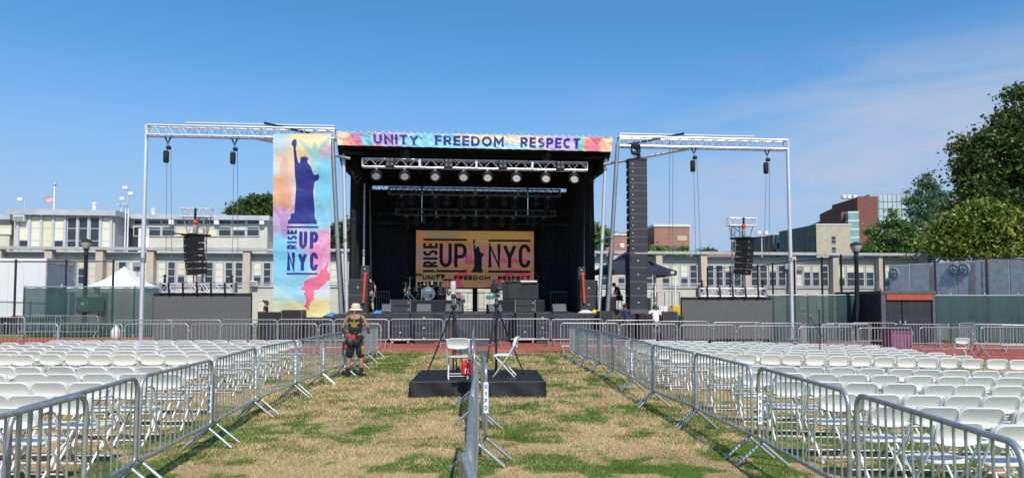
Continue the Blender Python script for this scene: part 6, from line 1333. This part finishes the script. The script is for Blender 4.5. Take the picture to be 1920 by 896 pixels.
    for k in 'lr':
        JL[k + 'hip'] = (*P[k + 'hip'], .108 * bulk, .105 * bulk); JL[k + 'mid'] = (*g(k + 'hip').lerp(g(k + 'kn'), .55), .100 * bulk ** 1.6, .102 * bulk); JL[k + 'kn'] = (*(g(k + 'kn') + (g(k + 'kn') - g(k + 'hip')) * .06), .082 * bulk ** 1.8, .085 * bulk); EL += [('pelvis', k + 'hip'), (k + 'hip', k + 'mid'), (k + 'mid', k + 'kn')]
        if not shorts: JL[k + 'an'] = (*P[k + 'an'], .062, .062); EL.append((k + 'kn', k + 'an'))
    skin_obj('shorts' if shorts else 'trousers', JL, EL, legs, t, 2)
    for k in 'lr':
        a, to = g(k + 'an'), g(k + 'to'); MB().tube([a + V(0, 0, .07), a - V(0, 0, .02), a.lerp(to, .3) - V(0, 0, .03), to - V(0, 0, .002), to + (to - a).normalized() * .045], [.046, .05, .050, .048, .028], 10).build('shoe', shoe, t)
    if hairkind != 'none':
        hm = MB(); c = hd + V(0, 0, .022) - fd * .014; hm.ball(c, (.088, .098, .088), 14, 9); h_ = hm.build('hair', hair, t)
        if hairkind == 'bun': MB().ball(c - fd * .11 + V(0, 0, .06), .05, 10, 7).build('bun', hair, h_); MB().ball(hd + fd * .04 - V(0, 0, .07), (.058, .055, .05), 10, 7).build('beard', hair, t)
    return t
STAND = dict(pelvis=(0, 0, .93), chest=(0, .0, 1.33), neck=(0, .01, 1.51), head=(0, .03, 1.635), lsh=(-.185, 0, 1.43), rsh=(.185, 0, 1.43), lel=(-.25, -.02, 1.15), rel=(.25, -.02, 1.15), lwr=(-.24, .10, .92), rwr=(.24, .10, .92),
             lhip=(-.09, 0, .88), rhip=(.09, 0, .88), lkn=(-.11, .015, .49), rkn=(.11, .015, .49), lan=(-.12, -.02, .085), ran=(.12, -.02, .085), lto=(-.135, .12, .04), rto=(.135, .12, .04))
skin_t = mat('skin_tanned', (.31, .155, .095), .55, var=.08, vs=9); skin_d = mat('skin_brown', (.17, .085, .055), .5, var=.1, vs=9); skin_l = mat('skin_light', (.52, .32, .24), .55, var=.07, vs=9)
tee_k = mat('cloth_black', (.018, .018, .020), .85, var=.25, vs=12); tee_n = mat('tee_navy', (.025, .035, .095), .85, var=.15, vs=9); tee_w = mat('tee_white', (.74, .74, .76), .8, var=.05, vs=7); gsh = mat('shorts_grey', (.13, .13, .145), .85, var=.2, vs=9); hairm = mat('hair_dark', (.018, .014, .012), .6, var=.3, vs=30); shoe_k = mat('shoe_black', (.018, .018, .018), .6); shoe_w = mat('shoe_white', (.66, .66, .66), .5)
sh_b = mat('shorts_black_nylon', (.022, .022, .026), .45, var=.3, vs=8, bump=.5, bs=16)
# man in the sun hat, seen from behind
Pm = dict(STAND); Pm.update(lel=(-.30, -.03, 1.19), rel=(.30, -.02, 1.19), lwr=(-.33, .16, 1.09), rwr=(.28, .18, 1.12), lkn=(-.145, .02, .46), rkn=(.14, .02, .46), lan=(-.165, -.02, .085), ran=(.155, -.02, .085), lto=(-.20, .11, .04), rto=(.20, .11, .04), head=(0, .04, 1.63))
pz = WP(666, 640, 16.45)
man = person('man from behind in cream sun hat, black tank top and black knee shorts', (pz.x, pz.y, 0), R(2), Pm, skin_t, tee_k, sh_b, hairm, shoe_k, sleeves=0, bulk=1.16)
hatm = mat('hat_cream', (.62, .55, .40), .85, var=.1, vs=14, bump=.3, bs=50); gold = mat('print_gold', (.26, .17, .04), .7, var=.2, vs=20)
h_ = MB().lathe([(.165, 1.600), (.155, 1.632), (.112, 1.648), (.108, 1.70), (.098, 1.742), (.06, 1.765), (.0, 1.77)], (0, .03, 0), 24).build('sun_hat', hatm, man); MB().lathe([(.113, 1.652), (.111, 1.675)], (0, .03, 0), 24).build('hat_band', mat('hat_band', (.40, .34, .23), .85), h_)
MB().tube([(-.012, -.09, 1.62), (0, -.12, 1.5), (.012, -.09, 1.62)], .006, 5).build('hat_cord', hatm, man)
def back_y(x, z): return -.140 - .018 * math.cos(x * 9) + .035 * max(0, (z - 1.36) / .12) ** 2 * .5 + .0
em = MB()
def back_poly(P): n = len(P); em.add([(x, back_y(x, z) - .006, z) for x, z in P] + [(x, back_y(x, z) + .01, z) for x, z in P], [tuple(range(n))] + [(i, (i + 1) % n, n + (i + 1) % n, n + i) for i in range(n)])
back_poly([(-.01, 1.40), (.01, 1.40), (.02, 1.30), (.11, 1.335), (.125, 1.30), (.06, 1.25), (.105, 1.20), (.05, 1.215), (0, 1.185), (-.05, 1.215), (-.105, 1.20), (-.06, 1.25), (-.125, 1.30), (-.11, 1.335), (-.02, 1.30)])
for x in (-.08, -.03, .03, .08): back_poly([(x - .012, 1.165), (x, 1.178), (x + .012, 1.165), (x, 1.152)])
em.build('back_print', gold, man, smooth=False)
MB().tube([(.158 * math.cos(a), .128 * math.sin(a), .985) for a in [i * math.pi / 10 for i in range(20)]], .024, 6, closed=True).build('tool_belt', mat('belt_black', (.02, .02, .02), .6), man)
redp2 = mat('pouch_red', (.42, .04, .035), .6, var=.2)
for x, y, z, w_, h2, m_ in ((-.10, -.135, .965, .09, .10, redp2), (-.01, -.15, .96, .08, .12, redp2), (.08, -.14, .97, .07, .08, mat('belt_black', (.02, .02, .02), .6)), (-.23, -.04, .76, .12, .20, mat('belt_black', (.02, .02, .02), .6)), (.17, -.06, .95, .06, .12, mat('belt_black', (.02, .02, .02), .6))):
    o = MB().cbox((x, y, z), (w_, .06, h2), .012).build('tool_pouch', m_, man)
    if z < .8: MB().cbox((x + .02, y - .034, z - .03), (.05, .012, .10), .004).build('red_panel', redp2, o); MB().tube([(x, y, z + .1), (-.15, -.05, .98)], .012, 5).build('strap', m_, o)
gl = mat('leather_glove', (.34, .19, .08), .8, var=.2, vs=18); gm2 = MB().cbox((.195, -.07, .70), (.10, .05, .12), .02)
for q in range(4): gm2.tube([(.16 + q * .024, -.07, .65), (.158 + q * .026, -.075, .565 - .012 * (q % 2))], [.014, .011], 6)
gm2.tube([(.15, -.07, .70), (.125, -.08, .64)], .013, 6).build('work_glove', gl, man); MB().tube([(.19, -.07, .98), (.2, -.08, .86), (.195, -.07, .76)], .008, 5).build('glove_clip', trim, man)
for k, x in (('l', -.165), ('r', .155)): MB().tube([(x, -.02, .09), (x * .985, -.022, .235)], [.046, .052], 10).build('sock', tee_k, man)
# person with a bun behind the console
a = s3(498, 600, -.2); pw = ST.F(a.x, -.2)
person('person with a dark hair bun and beard in black T-shirt behind the console', (pw.x, pw.y, float(gh(pw.x, pw.y)) + .06), R(-80), STAND, skin_t, tee_k, sh_b, hairm, shoe_k, .5, False, hairkind='bun')
# stagehand on the deck behind the left post
a = s3(694, 582, 2.2); pw = ST.F(a.x - .02, 2.2, DZ); Pd = dict(STAND); Pd.update(rkn=(.13, .08, .50), ran=(.17, .02, .085), rto=(.26, .10, .04))
person('stagehand in black with grey shorts half hidden by the left stage post', pw, R(20), Pd, skin_l, tee_k, gsh, hairm, shoe_k, .5, True)
# seated stagehand under the navy tent
a = s3(1163, 580, 1.4); pw = ST.F(a.x, 1.4, DZ - .08); sh = .72
Ps = dict(pelvis=(0, 0, sh + .08), chest=(0, .12, sh + .46), neck=(0, .23, sh + .60), head=(0, .31, sh + .68), lsh=(-.18, .15, sh + .53), rsh=(.18, .15, sh + .53), lel=(-.22, .25, sh + .27), rel=(.22, .25, sh + .27), lwr=(-.15, .46, sh + .22), rwr=(.15, .46, sh + .22),
          lhip=(-.09, .04, sh + .07), rhip=(.09, .04, sh + .07), lkn=(-.11, .46, sh + .04), rkn=(.11, .46, sh + .02), lan=(-.12, .30, .40), ran=(.12, .26, .30), lto=(-.12, .43, .345), rto=(.12, .39, .245), face=(0, .85, -.5))
person('seated stagehand in black bending over a keyboard below the navy tent', pw, ST.A + R(90), Ps, skin_l, tee_k, tee_k, hairm, shoe_w, .5, True)
t = thing('bar_stool', 'tall metal stool carrying the seated stagehand', 'stool', pw, ST.A); MB().lathe([(.15, sh - .06), (.17, sh - .04), (.17, sh - .01), (.12, sh)], (0, 0, 0), 16).build('seat', lampm, t)
for q in range(4): a_ = q * math.pi / 2 + .78; MB().cyl((.10 * math.cos(a_), .10 * math.sin(a_), sh - .06), (.21 * math.cos(a_), .21 * math.sin(a_), 0), .014, 6).build('leg', chrome, t)
MB().tube([(.16 * math.cos(a_), .16 * math.sin(a_), .28) for a_ in [i * math.pi / 8 for i in range(16)]], .011, 5, closed=True).build('foot_ring', chrome, t)
a = s3(1141, 580, 1.4); t = sthing('control_desk', 'black keyboard desk left of the seated stagehand', 'desk', a.x, 1.4, DZ - .08); MB().cbox((0, 0, .44), (.55, .9, .8), .02).build('case', lampm, t); MB().cbox((.1, 0, .90), (.6, .8, .05), .01, Matrix.Rotation(R(-12), 3, 'Y')).build('keyboard', trim, t)
# two men at the front barricade
a = s3(1177, 600, -3.35); pw = ST.F(a.x, -3.35); g0 = float(gh(pw.x, pw.y)); Pn = dict(STAND)
Pn.update(chest=(-.04, .06, 1.30), neck=(-.05, .10, 1.48), head=(-.05, .13, 1.60), lsh=(-.22, .06, 1.40), rsh=(.13, .06, 1.40), lel=(-.36, .16, 1.19), lwr=(-.50, .34, 1.06), rel=(.2, .12, 1.14), rwr=(.10, .26, 1.0))
pn = person('man in navy T-shirt reaching one arm over the barricade row', (pw.x, pw.y, g0 + .02), R(28), Pn, skin_d, tee_n, tee_k, hairm, shoe_k, .6, False)
a = s3(1230, 600, -3.2); pw = ST.F(a.x, -3.2); g0 = float(gh(pw.x, pw.y)); Pw = dict(STAND); Pw.update(chest=(0, .06, 1.29), neck=(.0, .15, 1.46), head=(.01, .22, 1.56), lsh=(-.19, .08, 1.40), rsh=(.19, .08, 1.40), lel=(-.33, .14, 1.22), lwr=(-.33, .38, 1.16), rel=(.27, .1, 1.13), rwr=(.2, .3, 1.02))
person('man from behind in white T-shirt and grey shorts', (pw.x, pw.y, g0 + .02), R(6), Pw, skin_d, tee_w, gsh, hairm, shoe_k, .55, True)
# ---------------------------------------------------------------- barricades
galv = mat('galvanised_steel', (.45, .465, .455), .40, .6, var=.30, vs=11, bump=.08, bs=120, each=.22)
BL = 1.01
def rrect(x0, x1, z0, z1, rt, rb, n=5):
    P = []
    for cx, cz, r, a in ((x1 - rt, z1 - rt, rt, 90), (x1 - rb, z0 + rb, rb, 0), (x0 + rb, z0 + rb, rb, -90), (x0 + rt, z1 - rt, rt, -180)):
        for i in range(n + 1): t_ = R(a - 90 * i / n); P.append((cx + r * math.cos(t_), 0, cz + r * math.sin(t_)))
    return P
frame_me = MB().tube(rrect(-BL, BL, .29, 1.07, .12, .05), .0195, 8, closed=True).mesh('frame', galv, ang=60)
bar_me = MB().cyl((0, 0, .29), (0, 0, 1.065), .0085, 6).mesh('bar', galv, ang=60)
foot_me = MB().tube([(0, -.285, .015), (0, -.03, .235), (0, 0, .262), (0, .03, .235), (0, .285, .015)], .0185, 7).mesh('foot', galv, ang=60)
hook_me = MB().box((0, 0, 0), (.045, .02, .05)).cyl((.01, 0, -.05), (.01, 0, .03), .009, 6).mesh('hook', galv)
allbars = MB()
for i in range(15): x = -BL + 2 * BL * (i + 1) / 16; allbars.cyl((x, 0, .29), (x, 0, 1.065), .0085, 5)
bars_me = allbars.mesh('bars', galv, ang=60)
white_st = mat('sticker_white', (.8, .8, .8), .4, var=.04); blue_st = mat('sticker_blue', (.02, .17, .42), .5, var=.05)
st_me = MB().cbox((0, 0, 0), (.052, .004, .34), .001).mesh('sticker', white_st)
lt = MB()
for i, ch in enumerate('NYPD'): text_mb(lt, ch, -.017, .095 - i * .078, .034, .055, .011, -.0035)
lt_me = lt.mesh('lettering', blue_st, smooth=False, fix=False)
def barricade(x, y, ang, label, group, near=True, sticker=None, tilt=0, matl=None):
    t_ = thing('barricade', label, 'barricade', (x, y, float(gh(x, y))), ang, group)
    t_.rotation_euler[0] = tilt + random.uniform(-.018, .018); t_.rotation_euler[1] = random.uniform(-.007, .007)
    link('frame', frame_me, t_)
    if near:
        for i in range(15): link('bar', bar_me, t_, (-BL + 2 * BL * (i + 1) / 16, 0, 0))
    else: stuff(link('bars', bars_me, t_))
    for e in (-1, 1): link('foot', foot_me, t_, (e * (BL - .075 - random.random() * .02), 0, 0))
    link('hook', hook_me, t_, (BL + .03, 0, .86))
    if sticker:
        ex, wa, zz = sticker                              # end of the barricade, heading towards which the sticker faces, height
        s_ = link('sticker', st_me, t_, (ex * BL + math.sin(wa - ang) * .024, -math.cos(wa - ang) * .024, zz), wa - ang)
        link('lettering', lt_me, s_)
    return t_
def row(pts, who, group, stick=(), start=1, seq='from the camera', near=True):
    """pts: ground points of the joints, nearest first"""
    out = []
    for i in range(len(pts) - 1):
        a, b_ = pts[i], pts[i + 1]; m = (a + b_) / 2; ang = math.atan2(b_.y - a.y, b_.x - a.x)
        out.append(barricade(m.x, m.y, ang, f'grey steel barricade in the {who}, {ordn(i + start)} {seq}', group, near, stick.get(i) if stick else None))
    return out
def line_pts(p0, p1, n):
    return [p0.lerp(p1, i / n) for i in range(n + 1)]
# right aisle: measured joints
rj = [V(2.56, 3.44, 0), V(2.74, 5.46, 0), G(1415, 866), G(1302, 801.5), G(1227, 764.5), G(1185, 735), G(1148, 713.5), G(1124, 700), G(1098, 688), G(1083, 680), G(1070, 672)]
sR = R(-8)
row(rj, 'right aisle row', 'barricades of the right aisle row', {1: (1, R(14), .62), 2: (1, R(12), .62), 3: (1, R(12), .6), 4: (1, R(10), .62), 5: (1, R(8), .62)})
lj = [V(-3.49, 6.42, 0), G(394, 838), G(483, 781), G(555, 746), G(605, 722), G(645, 705), G(672, 692), G(690, 681), G(706, 672)]
row(lj, 'left aisle row', 'barricades of the left aisle row', {0: (1, R(-20), .6), 1: (1, R(-14), .62), 2: (1, R(-14), .62), 3: (1, R(-12), .62)}, 3)
for a, b_, lab, st in ((V(-3.02, 3.25, 0), V(-3.27, 5.27, 0), 'first', None), (V(-3.22, 4.40, 0), V(-3.50, 6.40, 0), 'second', (-1, R(-25), .58))):
    m = (a + b_) / 2; barricade(m.x, m.y, math.atan2(b_.y - a.y, b_.x - a.x), f'grey steel barricade in the left aisle row, {lab} from the camera, overlapping its neighbour', 'barricades of the left aisle row', True, st)
cj = [(.04, 1.25, -.25, 3.28), (-.175, 3.12, -.29, 5.24), (-.30, 5.40, -.37, 7.50), (-.285, 7.62, -.42, 9.70), (-.55, 9.80, -.66, 11.86), (-.70, 12.0, -.79, 14.05), (-.80, 14.15, -.90, 16.2), (-.93, 16.3, -1.03, 18.36), (-1.05, 18.45, -1.16, 20.5)]
for i, (xa, ya, xb, yb) in enumerate(cj):
    barricade((xa + xb) / 2, (ya + yb) / 2, math.atan2(yb - ya, xb - xa), f'grey steel barricade in the middle row, {ordn(i + 1)} from the camera', 'barricades of the middle row', True, (-1, R(3), .72) if i == 3 else None)
def frontal(pairs, who, group, W=2.09, near=False, extra=None):
    for i, (x0, x1, yt, *zz) in enumerate(pairs):         # pixel span and pixel height of the top rail
        Z = zz[0] if zz else 2.03 * FPX / max(60, x1 - x0)
        a = WP(x0, 640, Z); b_ = WP(x1, 640, Z); m = (a + b_) / 2
        barricade(m.x, m.y, R(5) if not extra else extra, f'grey steel barricade in the {who}, {ordn(i + 1)} from the left', group, near)
FZ = lambda x: 26.3 + (x - 892) * .0020
frontal([(x0, x1, 600, FZ((x0 + x1) / 2)) for x0, x1 in ((231, 305), (308, 412), (416, 517), (522, 622), (627, 727), (730, 830), (833, 932), (934, 1031), (1034, 1131), (1135, 1231), (1234, 1330), (1342, 1425), (1429, 1493), (1542, 1629), (1680, 1760))],
        'row before the stage', 'barricades in the row before the stage')
SZ = lambda x: 22.9 + max(0, x - 700) * .0018
frontal([(x0, x1, 612, SZ((x0 + x1) / 2)) for x0, x1 in ((-8, 103), (110, 229), (234, 353), (360, 475), (480, 593), (600, 712), (1053, 1157), (1162, 1270), (1274, 1381), (1384, 1489), (1495, 1602), (1607, 1713), (1718, 1829), (1833, 1942))],
        'row along the track edge', 'barricades in the row along the track edge')
for i, (px, Z, ang, lab) in enumerate((
        (0, 29.5, 2, 'grey steel barricade at the far left in front of the dark gear'), (73, 33.5, 3, 'grey steel barricade before the green screen, left of the parks sign'), (143, 33.5, 3, 'grey steel barricade before the green screen, right of the parks sign'),
        (1508, 27.5, 62, 'grey steel barricade set edge-on beside the right goalpost pole'), (1532, 28.3, -58, 'grey steel barricade set aslant right of the goalpost pole'), (1590, 29.2, 4, 'grey steel barricade overlapping others left of the purple bin'), (1640, 30.0, 2, 'grey steel barricade behind the purple bin by the black shed'),
        (1768, 30.5, 70, 'grey steel barricade edge-on at the right corner of the shed'), (1815, 30, 40, 'grey steel barricade turned aslant before the green fence'), (1840, 28.4, -52, 'blue tinged steel barricade aslant before the green fence'),
        (1880, 27.5, -18, 'grey steel barricade before the green fence at the far right'), (1935, 26.4, -20, 'grey steel barricade cut by the right picture edge before the fence'))):
    p = WP(px, 640, Z); barricade(p.x, p.y, R(ang), lab, 'loose barricades at the sides', False)

# ---------------------------------------------------------------- chair blocks
SEATS = []
def block(side, rows, pitch, inner, group):
    nR = len(rows)
    for ri, (Z, x0, x1, yaw) in enumerate(rows):          # first = nearest the track
        n = int(abs(x1 - x0) / pitch) + 1
        for k in range(n):
            d = math.copysign(1, x1 - x0) * k * pitch
            x = x0 + d + random.uniform(-.018, .018); y = Z + math.tan(R(yaw)) * d + random.uniform(-.05, .05)
            px = 960 + x / y * FPX
            if px < -60 or px > 1985: continue
            gap = (ri * 7 + k * 3) % 41 == 0 and ri not in (0, nR - 1) and k > 3
            if gap: continue
            SEATS.append((y, x, R(yaw) + random.uniform(-.11, .11), f'white folding chair, {side} block, {ordn(ri + 1)} row from the track, {ordn(k + 1)} seat from the aisle', group))
block('left', [(18.2, -5.75, -12.3, 1), (17.2, -5.7, -12.3, 1), (16.2, -5.65, -12.1, 1), (15.2, -5.6, -12, 1), (14.2, -5.5, -12, 1), (13.25, -5.45, -11, 1),
               (10.75, -5.0, -9, 1), (9.7, -4.75, -8.2, 1), (8.65, -4.72, -7.3, 1), (7.5, -4.62, -6.6, 1), (6.6, -4.6, -5.4, 1)], .47, -4.6, 'white chairs of the left block')
block('right', [(18.8, 3.25, 10.1, 1.0), (17.9, 3.2, 10.1, 1.0), (16.95, 3.25, 10.0, 1.0), (16.0, 3.3, 10.2, 1.0), (15.1, 3.35, 10.0, 1), (14.2, 3.4, 11, 1),
                (11.4, 3.5, 9.4, 0), (10.3, 3.6, 8.6, 0), (9.15, 3.62, 7.6, 0), (8.0, 3.66, 6.6, 0), (7.0, 3.72, 5.8, 0), (6.05, 3.78, 4.95, 0)], .465, 3.5, 'white chairs of the right block')
SEATS.sort()
for y, x, rz, lab, grp in SEATS[:298]: chair(x, y, rz, lab, grp)
if len(SEATS) > 298:
    mb = MB()
    for y, x, rz, lab, grp in SEATS[298:]:
        Mx = Matrix.Translation((x, y, float(gh(x, y)) + .006)) @ Matrix.Rotation(rz, 4, 'Z')
        for m_ in CH: mb.add([Mx @ v.co for v in m_.vertices], [tuple(p.vertices) for p in m_.polygons])
    stuff(mb.build('far_chairs', cw, ang=30))
p = G(1822, 680); chair(p.x, p.y + .6, R(-12), 'single white folding chair standing alone on the red track edge', 'stray chairs')
print('SEATS', len(SEATS))
